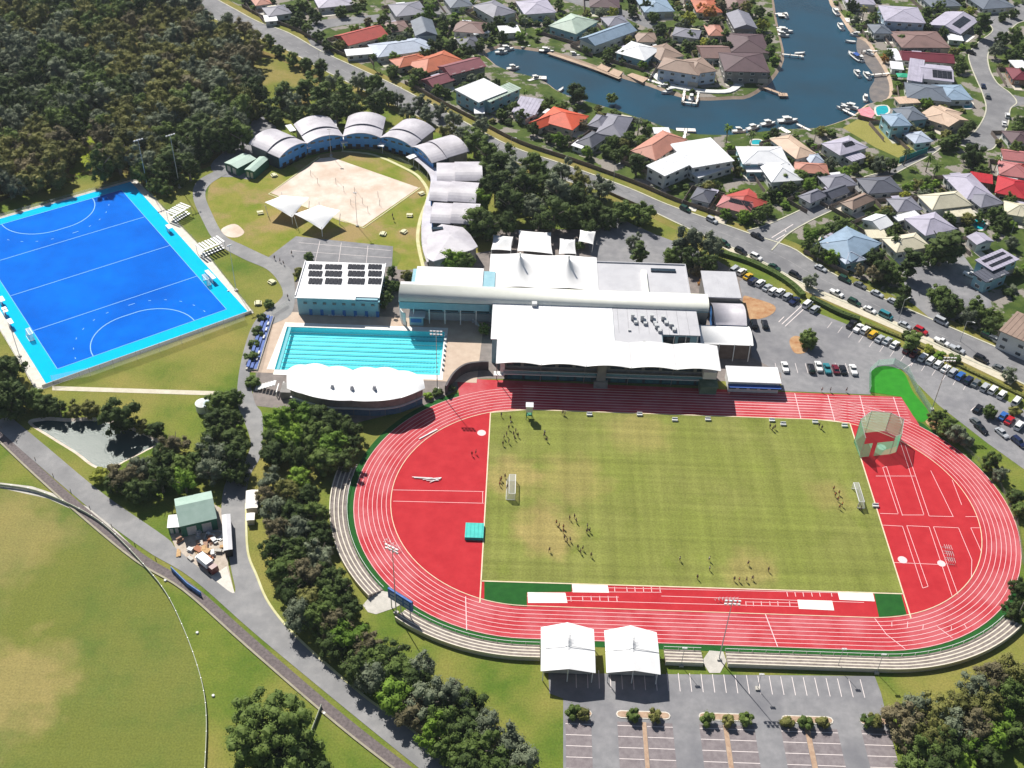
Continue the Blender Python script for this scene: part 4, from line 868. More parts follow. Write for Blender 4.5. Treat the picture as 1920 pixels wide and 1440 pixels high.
mk('rails', V, F, STEEL, t, local=True)
# ================================================================ HOUSES
def rgb(*c): return tuple(((x/255)/12.92 if x/255 <= .04045 else (((x/255)+.055)/1.055)**2.4) for x in c)
def roofm(key, r_, g_, b_, k=.62, wave=True):
    c = [v*k for v in rgb(r_, g_, b_)]; return mat(key, tuple(c), tuple(v*1.15 for v in c), sc=.5, r=.6, c3=tuple(v*.78 for v in c), sc3=.18, th3=(.5, .75), bump=.3)
RM = dict(red=roofm('red_tile', 205, 85, 75), orange=roofm('orange_tile', 215, 120, 85), bright=roofm('vivid_orange_tile', 245, 105, 70), maroon=roofm('maroon_tile', 160, 95, 105), blue=roofm('blue_steel', 160, 185, 210),
          lblue=roofm('ice_blue_steel', 200, 212, 232), mint=roofm('mint_steel', 195, 215, 200), white=mat('white_steel', (.66, .67, .70), (.76, .77, .79), sc=.3, r=.45), grey=roofm('grey_tile', 150, 150, 165), dgrey=roofm('dark_grey_tile', 105, 108, 122),
          brown=roofm('brown_tile', 150, 120, 115), dbrown=roofm('dark_brown_tile', 105, 82, 88), taupe=roofm('taupe_tile', 175, 150, 135), salmon=roofm('salmon_tile', 215, 150, 130), peach=roofm('peach_tile', 235, 205, 180),
          cream=roofm('cream_steel', 240, 232, 205), lilac=roofm('lilac_steel', 200, 195, 215), vred=roofm('scarlet_steel', 205, 40, 55), dred=roofm('oxblood_steel', 130, 40, 60), pink=roofm('dusty_pink_tile', 205, 130, 130), slate=roofm('slate_tile', 120, 130, 145))
WIN = bpy.data.meshes.new('window')
V, F = [], []; box(V, F, (0, 0, 0), (1.9, .14, 1.3)); box(V, F, (0, -.06, 0), (1.65, .1, 1.05)); WIN.from_pydata(V, [], F); WIN.materials.append(WHITE); WIN.materials.append(GLASS); WIN.polygons.foreach_set('material_index', [0]*6+[1]*6)
DOOR = bpy.data.meshes.new('garage_door'); V, F = [], []; box(V, F, (0, 0, 0), (4.6, .12, 2.2))
for k in range(4): box(V, F, (0, -.08, -.8+.52*k), (4.5, .05, .42))
DOOR.from_pydata(V, [], F); DOOR.materials.append(WALLC)
HOUSES = []; RECTS = []
def house(short, label, secs, wall=WALLW, name='house', cat='house', solar=()):
    z0 = secs[0][5]; a, b, c = G(*secs[0][2], z0), G(*secs[0][3], z0), G(*secs[0][4], z0); c0 = (b+c)/2
    t = thing(name, label, cat, (c0.x, c0.y, 0)); HOUSES.append((short, PX((c0.x, c0.y, 3)), c0))
    for si, (rm, kind, A, B, C, z, rise) in enumerate(secs):
        a, b, c = G(*A, z), G(*B, z), G(*C, z); u = (b-a); L_ = u.length; u.normalize(); v = Vector((-u.y, u.x, 0)); D = (c-a).dot(v)
        if D < 0: v = -v; D = -D
        a = a-u*L_*.05-v*D*.05; b = b+u*L_*.05-v*D*.05; L_ *= 1.1; D *= 1.1
        if D < 3: D = 6
        ctr_ = a+u*L_/2+v*D/2; rz = math.atan2(u.y, u.x); zz = z+.003*si
        V, F = [], []; box(V, F, (ctr_.x, ctr_.y, zz/2-.1), (L_-1.1, D-1.1, zz-.2), rz); mk('wall', V, F, wall, t)
        def Pn(s, q, z_): w_ = a+u*s+v*q; return (w_.x, w_.y, z_)
        RECTS.append((ctr_.x, ctr_.y, L_/2, D/2, rz))
        V = [Pn(0, 0, zz), Pn(L_, 0, zz), Pn(L_, D, zz), Pn(0, D, zz)]+[Pn(0, 0, zz-.25), Pn(L_, 0, zz-.25), Pn(L_, D, zz-.25), Pn(0, D, zz-.25)]; F = []
        flip = u.cross(v).z < 0; rm_ = RM[rm]; caps = []
        if kind == 'hip':
            if L_ >= D: r0, r1 = Pn(D/2, D/2, zz+rise), Pn(L_-D/2, D/2, zz+rise); F = [[0, 1, 9, 8], [1, 2, 9], [2, 3, 8, 9], [3, 0, 8]]
            else: r0, r1 = Pn(L_/2, L_/2, zz+rise), Pn(L_/2, D-L_/2, zz+rise); F = [[0, 1, 8], [1, 2, 9, 8], [2, 3, 9], [3, 0, 8, 9]]
            V += [r0, r1]; caps = [(8, 9)]+([(0, 8), (3, 8), (1, 9), (2, 9)] if L_ >= D else [(0, 8), (1, 8), (2, 9), (3, 9)])
        elif kind == 'gx': V += [Pn(0, D/2, zz+rise), Pn(L_, D/2, zz+rise)]; F = [[0, 1, 9, 8], [1, 2, 9], [2, 3, 8, 9], [3, 0, 8]]; caps = [(8, 9)]
        elif kind == 'gy': V += [Pn(L_/2, 0, zz+rise), Pn(L_/2, D, zz+rise)]; F = [[0, 1, 8], [1, 2, 9, 8], [2, 3, 9], [3, 0, 8, 9]]; caps = [(8, 9)]
        else: V[2] = Pn(L_, D, zz+rise); V[3] = Pn(0, D, zz+rise); F = [[0, 1, 2, 3]]
        F += [[0, 4, 5, 1], [1, 5, 6, 2], [2, 6, 7, 3], [3, 7, 4, 0], [7, 6, 5, 4]]
        if kind in ('flat',): pass
        if flip: F = [f[::-1] for f in F]
        ro = mk('roof', V, F, rm_, t); ORIG[ro.name] = ORIG[t.name]
        if caps:
            V2, F2 = [], []
            for i, j in caps: beam(V2, F2, V[i], V[j], .35, .16)
            mk('ridge_capping', V2, F2, rm_, ro)
        elif kind == 'flat' and L_ > 6:
            V2, F2 = [], []
            for k in range(int(L_/1.6)): beam(V2, F2, Pn(.8+1.6*k, .1, zz+.04), Pn(.8+1.6*k, D-.1, zz+rise+.04), .12, .1)
            o = mk('roof_ribs', V2, F2, rm_, ro); o['kind'] = 'stuff'
        if si == 0 and name == 'house' and kind != 'flat':
            rh_ = random.Random(len(HOUSES)*13); V2, F2 = [], []; s_a = rh_.choice([.05, .55]); dd = rh_.uniform(3, 5.5)
            q_ = [Pn(L_*s_a, -dd, 0), Pn(L_*(s_a+.4), -dd, 0), Pn(L_*(s_a+.4), .6, 0), Pn(L_*s_a, .6, 0)]
            if flip: q_ = q_[::-1]
            prism(V2, F2, q_, 0, .10+.0007*len(HOUSES)); mk('patio', V2, F2, rh_.choice([CONC2, CONC, WALLC, KERB, PITS]), t)
            g_ = 2.6; ln = [Vector(Pn(-g_, -g_*.5, 0)), Vector(Pn(-g_, D+g_, 0)), Vector(Pn(L_+g_, D+g_, 0))]; V2, F2 = [], []; strip(V2, F2, ln, -.06, .06, 0, 1.7); mk('boundary_fence', V2, F2, mat('fence_board', (.13, .10, .09), (.22, .18, .16), sc=1), t)
            if rh_.random() < .55:
                V2, F2 = [], []; c5 = Pn(L_*rh_.uniform(.2, .8), D+g_*.3, 0); box(V2, F2, (c5[0], c5[1], 2.4), (4.5, 3.2, .12), rz)
                for sx in (-1.9, 1.9): box(V2, F2, (c5[0]+sx*math.cos(rz), c5[1]+sx*math.sin(rz), 1.2), (.15, .15, 2.4))
                mk('pergola', V2, F2, rh_.choice([RM['white'], RM['lilac'], RM['cream']]), t)
        # windows on the three sides that can be seen, a garage door now and then
        for lev in range(2 if z > 4.6 else 1):
            zc_ = 1.5+2.9*lev
            for (s0, s1, fixed, ang_, L2) in ((0, 1, 0, rz+(math.pi if flip else 0), L_), ('r', 0, 0, rz+math.pi/2, D), ('l', 0, 0, rz-math.pi/2, D)):
                n_ = max(1, int(L2/4.2))
                for k in range(n_):
                    f = (k+.5)/n_*L2
                    if s0 == 0: w_ = a+u*f+v*(.55-.06)
                    elif s0 == 'r': w_ = a+u*(L_-.55+.06)+v*f
                    else: w_ = a+u*(.55-.06)+v*f
                    useg = (s0 == 0 and lev == 0 and k == n_-1 and L_ > 12 and si == 0)
                    o = bpy.data.objects.new('garage_door' if useg else 'window', DOOR if useg else WIN); COL.objects.link(o); o.parent = t
                    o.location = Vector((w_.x, w_.y, 1.15 if useg else zc_))-ORIG[t.name]; o.rotation_euler.z = ang_
        for so_ in solar:
            if so_[0] != si: continue
            V2, F2 = [], []; _, f0, f1, g0, g1, = so_
            for i in range(4):
                for j in range(2):
                    s_a = L_*(f0+(f1-f0)*i/4)+.05; s_b = L_*(f0+(f1-f0)*(i+1)/4)-.05; q_a = D*(g0+(g1-g0)*j/2)+.05; q_b = D*(g0+(g1-g0)*(j+1)/2)-.05
                    def zr(q): return zz+(rise*(1-abs(q-D/2)/(D/2)) if kind in ('gx', 'hip') else rise*q/D)+.12
                    V2 = [Pn(s_a, q_a, zr(q_a)), Pn(s_b, q_a, zr(q_a)), Pn(s_b, q_b, zr(q_b)), Pn(s_a, q_b, zr(q_b))]; V2 += [(x, y, z_-.08) for x, y, z_ in V2]
                    F2 = [[0, 1, 2, 3], [0, 4, 5, 1], [1, 5, 6, 2], [2, 6, 7, 3], [3, 7, 4, 0]]
                    mk('solar_panel', V2, F2, SOLAR, ro)
    return t
h = house
h('red gabled house', 'long red-roofed gabled house right of the road junction', [('red', 'gx', (655, 84), (724, 66), (635, 66), 3.2, 2.6)], WALLC)
h('ice blue hipped house', 'wide ice-blue hipped roof house below the red gabled one', [('lblue', 'hip', (712, 106), (808, 92), (694, 84), 3, 2.2), ('white', 'flat', (652, 104), (700, 100), (668, 92), 2.8, .2)])
h('orange tiled house', 'orange tiled house with two joined hips near the canal inlet', [('orange', 'hip', (800, 136), (866, 114), (782, 112), 3, 2.6), ('orange', 'hip', (750, 126), (803, 114), (742, 110), 3, 2)], WALLC)
h('maroon gabled house', 'maroon gabled house in two steps beside the mint roof', [('maroon', 'gx', (812, 162), (850, 150), (797, 148), 3.2, 2), ('maroon', 'gx', (846, 140), (908, 124), (834, 122), 4.8, 2)], WALLG)
h('mint two-storey house', 'white and mint two-storey house with a dark roof trough', [('white', 'flat', (898, 190), (948, 170), (866, 166), 6, .5), ('mint', 'flat', (920, 190), (974, 166), (905, 178), 5.4, .3)], WALLT)
h('small white canopy house', 'low white canopy roof on the street side of the mint house', [('white', 'flat', (890, 212), (908, 212), (874, 200), 2.6, .2)])
h('slate house by the verge', 'small slate roofed house at the upper left corner of the suburb', [('grey', 'hip', (505, 30), (545, 24), (500, 14), 3, 1.6)])
h('pink house at the edge', 'pinkish roofed house cut by the top edge, leftmost of the suburb', [('salmon', 'hip', (480, 10), (508, 6), (476, -6), 3, 1.6)])
h('white shed by the road', 'tiny white shed beside the slate roofed corner house', [('white', 'flat', (498, 40), (520, 38), (496, 30), 2.5, .3)])
h('blue-grey gabled house', 'blue-grey gabled house with a white side wall behind the ice-blue hip', [('slate', 'gy', (780, 66), (818, 64), (778, 40), 4.5, 2)])
h('purple-brown house', 'purple-brown hipped house with a white patio roof', [('brown', 'hip', (852, 58), (905, 62), (845, 38), 3, 2), ('white', 'flat', (890, 64), (918, 60), (886, 52), 2.8, .2)])
h('grey canal-head house', 'grey hipped house with white fascia at the canal head', [('grey', 'hip', (926, 32), (965, 22), (908, 6), 4.5, 2.2)])
h('pale grey waterfront house', 'pale grey roofed house beside a dark teal courtyard pool', [('lilac', 'hip', (985, 26), (1040, 22), (982, 2), 3.5, 1.8)])
h('mint hipped house', 'mint-green hipped house with white canal terrace', [('mint', 'hip', (1080, 62), (1118, 40), (1036, 46), 4.2, 2.6)], WALLT)
h('blue-white long gable', 'long pale blue gabled house next to the teal pool', [('blue', 'gx', (1118, 84), (1190, 58), (1100, 68), 4.4, 2.4)])
h('white L-shaped house', 'white roofed house with one blue shaded slope', [('white', 'hip', (1208, 112), (1235, 92), (1166, 92), 4, 2.4)], WALLT)
h('brown square house', 'square brown tiled house left of the big waterfront villa', [('taupe', 'hip', (1238, 112), (1280, 104), (1240, 84), 3.2, 2)])
h('waterfront villa', 'big two-storey villa with taupe roof, blue-white walls and curved terrace', [('taupe', 'hip', (1236, 128), (1308, 140), (1238, 106), 6, 2.4), ('taupe', 'hip', (1296, 138), (1342, 132), (1290, 112), 6, 2)], mat('villa_wall', (.42, .50, .62), (.50, .58, .68), sc=.5))
h('brown gabled house', 'long brown gabled house above the dark two-storey one', [('brown', 'gx', (1318, 108), (1370, 108), (1306, 86), 3.2, 2.2)])
h('dark two-storey house', 'dark brown hipped two-storey house near the canal bend', [('dbrown', 'hip', (1362, 132), (1440, 134), (1368, 100), 5.6, 2.4)], WALLG)
h('plum roofed house', 'plum coloured hipped house behind the dark two-storey one', [('dbrown', 'hip', (1374, 96), (1440, 98), (1376, 64), 3.2, 2.4)], WALLC)
h('grey skewed gable', 'grey gabled house with a steep dark front', [('grey', 'gy', (1378, 52), (1418, 52), (1366, 26), 4.5, 2)], WALLG)
h('slate duplex', 'low slate duplex with curved white fascia', [('grey', 'hip', (1262, 66), (1308, 72), (1258, 50), 3, 1.6)])
h('terracotta cottage', 'small terracotta cottage behind the brown gable', [('salmon', 'hip', (1330, 66), (1358, 66), (1326, 48), 3, 1.8)], WALLC)
h('vivid orange hipped house', 'vivid orange tiled L-shaped house on the south canal bank', [('bright', 'hip', (1072, 242), (1100, 218), (1032, 208), 3.4, 2.8), ('bright', 'gx', (1012, 240), (1048, 226), (1003, 226), 3, 2)], WALLC)
h('grey duplex roof', 'grey tiled hipped house right of the vivid orange roof', [('grey', 'hip', (1120, 248), (1166, 256), (1140, 214), 3.2, 2.4), ('grey', 'hip', (1103, 234), (1130, 240), (1122, 216), 3, 1.8)], WALLG)
h('dark grey cottage', 'dark grey small hipped cottage beside the road fence', [('dgrey', 'hip', (1082, 266), (1110, 276), (1102, 244), 3, 2), ('white', 'flat', (1072, 272), (1090, 278), (1080, 262), 2.6, .2)])
h('flat grey canal house', 'flat grey roofed house between mint house and vivid orange roof', [('lilac', 'flat', (962, 208), (1002, 214), (972, 182), 3.2, .4), ('grey', 'flat', (985, 222), (1008, 212), (978, 206), 3, .3)])
h('salmon two-storey house', 'salmon tiled two-storey house with a white deck', [('salmon', 'hip', (1230, 298), (1284, 262), (1196, 276), 5.4, 2.4), ('white', 'flat', (1228, 250), (1256, 250), (1234, 240), 3, .2)], WALLC)
h('big white modern house', 'big white flat-roofed modern house with a stepped southern edge', [('white', 'flat', (1248, 328), (1310, 300), (1240, 300), 6, .2), ('white', 'flat', (1300, 312), (1372, 300), (1298, 266), 6, .2), ('white', 'flat', (1312, 332), (1372, 312), (1308, 314), 3.2, .2)])
h('white twin-hip house', 'white hipped house with a blue-shaded lower terrace roof', [('white', 'hip', (1396, 306), (1476, 306), (1386, 276), 4.8, 2.0), ('white', 'flat', (1402, 322), (1442, 322), (1400, 312), 3, .2)], WALLT)
h('white pyramid roof house', 'white pyramid-roofed house by the street corner', [('white', 'hip', (1448, 340), (1502, 336), (1438, 306), 4, 2.4)])
h('red house with solar panels', 'pinkish red roofed house carrying rows of solar panels', [('pink', 'hip', (1346, 386), (1402, 400), (1340, 362), 3.2, 2.2), ('red', 'hip', (1390, 394), (1438, 380), (1380, 362), 3, 1.8)], WALLC, solar=[(0, .3, .9, .3, .5), (0, .3, .9, .55, .75)])
h('white blue-walled mansion', 'white and blue two-storey mansion on the eastern bank', [('lilac', 'hip', (1662, 38), (1732, 42), (1668, 12), 6, 2)], mat('mansion_wall', (.30, .42, .55), (.45, .55, .65), sc=.5))
h('grey house with skylights', 'grey gabled house with white skylights near the curved street', [('lilac', 'gx', (1800, 62), (1832, 38), (1748, 42), 3.4, 2)], WALLG, solar=[(0, .2, .8, .15, .4)])
h('white carport', 'bright white carport south of the skylight house', [('white', 'flat', (1780, 74), (1806, 76), (1778, 64), 2.6, .1)])
h('taupe long house', 'long taupe-grey roofed house above the maroon one', [('brown', 'hip', (1694, 88), (1778, 88), (1698, 60), 3, 2)], WALLG)
h('maroon long house', 'long maroon roofed house with white western edge', [('dred', 'gx', (1696, 112), (1786, 118), (1694, 96), 3, 1.8), ('white', 'flat', (1680, 112), (1696, 112), (1678, 92), 2.8, .1)])
h('striped lilac house', 'lilac ribbed-roof house with dark solar arrays', [('lilac', 'flat', (1702, 148), (1728, 152), (1706, 112), 4.2, .5), ('lilac', 'gx', (1730, 146), (1786, 152), (1730, 120), 3.6, 1.6)], WALLW, solar=[(1, .35, .95, .1, .45)])
h('blue-grey wide house', 'wide blue-grey hipped house above the peach roof', [('slate', 'hip', (1704, 182), (1780, 190), (1704, 156), 3.2, 2), ('blue', 'hip', (1770, 186), (1822, 186), (1762, 160), 3, 1.6)])
h('peach roofed house', 'peach and salmon tiled U-shaped house', [('peach', 'gx', (1732, 212), (1778, 236), (1752, 194), 3.2, 1.8), ('peach', 'hip', (1774, 234), (1802, 212), (1752, 206), 3, 1.6), ('peach', 'flat', (1688, 194), (1724, 192), (1694, 182), 3, .2)], WALLC)
h('light blue two-storey house', 'light blue two-storey house with canal-side pool', [('blue', 'hip', (1672, 236), (1708, 234), (1672, 214), 6, 1.6), ('slate', 'hip', (1700, 226), (1738, 222), (1694, 202), 4, 1.8)], WALLT)
h('lilac garage', 'pale lilac garage roof with a brown lean-to beside the vacant lot', [('lblue', 'hip', (1716, 268), (1748, 264), (1700, 250), 3, 1.2)])
h('white house by the vacant lot', 'white and lilac hipped house with a dark roof well beside the vacant lot', [('lilac', 'hip', (1576, 290), (1624, 276), (1548, 268), 4, 1.8), ('lilac', 'flat', (1598, 302), (1624, 294), (1578, 292), 3, .2)], WALLW, solar=[(0, .35, .7, .25, .45)])
h('pale pink roofed house', 'pale pink roofed house west of the dark-well roof', [('peach', 'hip', (1492, 296), (1528, 288), (1464, 258), 3.6, 1.8), ('salmon', 'hip', (1494, 322), (1552, 326), (1494, 304), 3, 1.6)])
h('grey cul-de-sac house', 'grey hipped house south of the pale pink roof', [('grey', 'hip', (1555, 352), (1605, 346), (1548, 330), 3, 1.8)])
h('slate corner house', 'slate hipped house in the bend of the side street', [('dgrey', 'hip', (1630, 362), (1690, 358), (1634, 334), 3, 2)])
h('long grey-lilac house', 'long grey-lilac hipped house left of the scarlet roof', [('lilac', 'hip', (1812, 372), (1862, 368), (1776, 330), 3.2, 2), ('grey', 'hip', (1840, 388), (1880, 380), (1826, 362), 3, 1.8)])
h('scarlet roofed house', 'scarlet metal-roofed house on the right edge', [('vred', 'hip', (1868, 360), (1925, 372), (1870, 330), 3.4, 2), ('vred', 'flat', (1822, 338), (1860, 344), (1826, 324), 3, .3)], BRICK)
h('dusty pink tiled house', 'dusty pink tiled house above the scarlet roof', [('pink', 'hip', (1876, 326), (1930, 334), (1878, 302), 3, 2), ('pink', 'gx', (1884, 298), (1935, 304), (1882, 280), 3, 1.6)])
h('cream hipped house', 'large cream hipped house above the teal kidney pool', [('cream', 'hip', (1750, 392), (1820, 384), (1714, 368), 4, 2.6), ('cream', 'flat', (1780, 406), (1828, 404), (1778, 390), 3, .3)])
h('grey house left of cream', 'grey hipped house left of the large cream roof', [('grey', 'hip', (1684, 396), (1728, 392), (1680, 372), 3, 2)])
h('grey and white courtyard house', 'grey tiled house with a white skillion on its left', [('lilac', 'hip', (1736, 440), (1790, 428), (1702, 410), 3.6, 2.2), ('white', 'flat', (1686, 414), (1724, 404), (1684, 404), 3, .3)])
h('small white gable', 'small white gabled house between grey roofs', [('white', 'gx', (1650, 430), (1674, 420), (1622, 410), 3.2, 1.6), ('cream', 'flat', (1630, 446), (1664, 446), (1624, 432), 2.8, .2)])
h('light blue corner house', 'big light blue roofed house beside the corner pool', [('blue', 'hip', (1596, 488), (1648, 456), (1572, 436), 4, 2.4), ('lblue', 'hip', (1586, 494), (1622, 486), (1582, 470), 3.4, 1.6)], WALLT)
h('cream L-shaped house', 'cream roofed house behind the pencil cypress', [('cream', 'hip', (1682, 472), (1742, 462), (1676, 444), 3.6, 2)])
h('lilac studio', 'small lilac-white gabled studio by the office yard', [('lilac', 'gy', (1832, 458), (1862, 452), (1822, 442), 3.6, 1.2)])
house('office block', 'two-storey grey office block with rows of roof plant', [('lilac', 'flat', (1862, 506), (1908, 486), (1836, 486), 6, .2), ('dgrey', 'flat', (1850, 528), (1890, 512), (1838, 508), 5, .3)], WALLT, 'office_building', 'office', solar=[(0, .1, .9, .2, .4), (0, .1, .9, .6, .8)])
house('warehouse', 'large brown-grey roofed warehouse cut by the right edge', [('taupe', 'flat', (1880, 620), (1990, 668), (1857, 566), 7, .4)], WALLW, 'warehouse', 'warehouse')
h('red brick corner house', 'red roofed house on the right edge at the street curve', [('dred', 'hip', (1900, 148), (1935, 150), (1896, 128), 3, 1.8), ('white', 'flat', (1906, 128), (1930, 128), (1904, 114), 3, .2)], BRICK)
h('brown eastern house', 'brown roofed house behind the roadside trees on the right edge', [('dbrown', 'hip', (1898, 268), (1940, 268), (1900, 246), 3, 1.8)])
h('blue roof at the top edge', 'blue roofed house cut by the top edge near the palms', [('blue', 'hip', (1210, 22), (1262, 20), (1212, -2), 3.4, 2)])
h('rusty orange house', 'rusty orange roofed house among autumn-coloured trees at the top edge', [('orange', 'hip', (1308, 22), (1352, 22), (1306, 0), 3, 2)])
h('grey house at the top edge', 'grey roofed house above the canal cut by the top edge', [('grey', 'hip', (745, 30), (800, 24), (740, 8), 3, 2)])
h('pale house at the top edge', 'pale grey house at the top edge between two streets', [('lilac', 'hip', (600, 14), (660, 8), (596, -8), 3, 2)])
h('teal tin house', 'teal grey roofed house at the top right edge', [('slate', 'hip', (1748, 12), (1800, 10), (1746, -10), 3.4, 2)])
h('far right top house', 'blue-grey roofed house at the top right corner beside the street', [('slate', 'hip', (1845, 16), (1900, 12), (1850, -8), 3, 2)])
h('brown north bank house', 'brown tiled house above the grey duplex on the north bank', [('dbrown', 'hip', (1108, 12), (1160, 14), (1106, -6), 3, 2)])
h('garage with stripes', 'dark striped garage between street and cream house', [('dgrey', 'gx', (1560, 372), (1592, 360), (1550, 356), 3, 1.6)])
h('grey canal corner house', 'small grey hipped house tucked behind the long pale blue gable', [('grey', 'hip', (1142, 48), (1180, 44), (1138, 32), 3, 1.8)])
h('tan roofed cottage', 'tan roofed cottage left of the brown square house', [('taupe', 'hip', (1196, 78), (1232, 78), (1192, 62), 3, 1.8)])
h('dark cottage at the canal head', 'dark grey cottage above the canal inlet', [('dgrey', 'hip', (868, 88), (902, 84), (866, 72), 3, 1.8)])
h('white cottage left of the mint hip', 'low white roofed cottage between grey canal-head house and mint hip', [('white', 'flat', (940, 62), (975, 60), (936, 50), 3, .3)])
h('brown house above the ice blue roof', 'brown tiled house half hidden behind the red gabled one', [('brown', 'hip', (732, 60), (768, 56), (730, 42), 3, 1.8)])
h('slate waterfront house', 'slate roofed house on the eastern bank below the mansion', [('slate', 'hip', (1640, 62), (1672, 62), (1642, 46), 3.2, 1.8)])
h('white terrace house', 'white flat-roofed garden house beside the eastern sandy bank', [('white', 'flat', (1672, 128), (1694, 130), (1674, 116), 3, .2)])
h('brown house by the palm', 'brown roofed house between side street and slate corner house', [('taupe', 'hip', (1600, 392), (1640, 374), (1588, 376), 3, 1.8)])
h('pale blue cottage', 'pale blue cottage right of the pink roofed houses', [('lblue', 'hip', (1520, 306), (1546, 304), (1518, 290), 3, 1.5)])
h('dark tiled house', 'dark tiled house left of the red solar roof', [('dgrey', 'hip', (1296, 372), (1330, 380), (1300, 350), 3, 1.8)])
h('grey infill house', 'grey hipped house beside the striped garage', [('grey', 'hip', (1520, 380), (1552, 366), (1512, 362), 3, 1.8)])
h('lilac house above the street', 'lilac roofed house at the top edge right of the canal mouth', [('lilac', 'hip', (1590, 6), (1640, 8), (1592, -10), 3.4, 2)])
h('brown house at the top', 'brown roofed house at the top edge beside the autumn trees', [('brown', 'hip', (1364, 16), (1400, 18), (1366, -2), 3, 2)])
h('slate house at the top', 'slate roofed house at the top edge left of the purple-brown one', [('slate', 'hip', (846, 14), (885, 10), (842, -6), 3, 2)])
h('cream house at the right edge', 'cream roofed house at the right edge below the scarlet roof', [('cream', 'hip', (1886, 400), (1935, 408), (1888, 378), 3, 2)])
h('red cottage at the street bend', 'small red tiled cottage right of the curved street', [('red', 'hip', (1905, 318), (1940, 322), (1906, 308), 3, 1.6)])
# vacant lot fence, long road fences
def fence(pts, h_, m_, label, nm='fence', cat='fence', z=0):
    pts = [Vector((p.x, p.y, 0)) for p in pts]; t = thing(nm, label, cat, tuple(pts[0]))
    V, F = [], []; strip(V, F, pts, -.05, .05, z, h_); mk('panel', V, F, m_, t); k = 0
    for a, b in zip(pts, pts[1:]):
        n_ = max(1, int((b-a).length/6))
        for i in range(n_):
            p = a+(b-a)*(i/n_); V, F = [], []; box(V, F, (p.x, p.y, h_/2+.06), (.22, .22, h_+.12)); mk('post', V, F, m_, t)
    return t
fence(GG([(1686, 305), (1738, 286)]), 2.4, mat('teal_fabric', (.01, .20, .22), (.02, .26, .27), sc=.5), 'teal screen fence at the foot of the vacant lot')
fence(GG([(1608, 222), (1660, 236), (1722, 272)]), 1.8, mat('timber_fence', (.12, .07, .05), (.20, .13, .09), sc=1), 'brown fence along the upper side of the vacant lot')
fence([p for p in offset(UP, 4.4)][28:58], 1.7, mat('fence_board', (.13, .10, .09), (.22, .18, .16), sc=1), 'long brown boundary fence between the suburb and the main road')
fence([p for p in offset(UP, 4.4)][8:24], 1.7, mat('fence_board', (0, 0, 0)), 'brown boundary fence beside the main road, upper left stretch')
# swimming pools of the suburb
PBL = mat('garden_pool_water', (.01, .30, .36), (.02, .38, .42), sc=.6, r=.08)
for k, (q, lb) in enumerate((([(1086, 62), (1106, 62), (1110, 76), (1088, 78)], 'teal garden pool left of the long pale blue gable'), ([(1536, 444), (1552, 438), (1562, 446), (1560, 456), (1544, 462), (1535, 454)], 'teal kidney pool beside the light blue corner house'),
                             ([(1822, 412), (1838, 409), (1852, 418), (1846, 432), (1830, 432), (1820, 424)], 'teal kidney pool below the large cream house'), ([(1000, 28), (1036, 30), (1032, 42), (996, 40)], 'dark teal pool in front of the pale grey waterfront house'),
                             ([(1640, 200), (1664, 198), (1668, 212), (1644, 218)], 'canal-side pool of the light blue two-storey house'), ([(1806, 192), (1824, 192), (1824, 204), (1806, 204)], 'small square pool beside the peach roofed house'), ([(1284, 6), (1304, 6), (1306, 16), (1284, 16)], 'pool near the top edge by the rusty orange house'), ([(1408, 262), (1428, 262), (1430, 272), (1408, 272)], 'small green pool on the canal bank above the white twin-hip house'))):
    P = cr(GG(q), 3, True); V, F = [], []; strip(V, F, P+[P[0]], -.8, 0, .03, .16); c_ = sum(P, Vector())/len(P)
    t = thing('garden_pool', lb, 'pool', (c_.x, c_.y, 0)); mk('coping', V, F, CONC2, t); o = sheet('water', P, .1, PBL, parent=t, kind=None)
    for v in o.data.vertices: pass
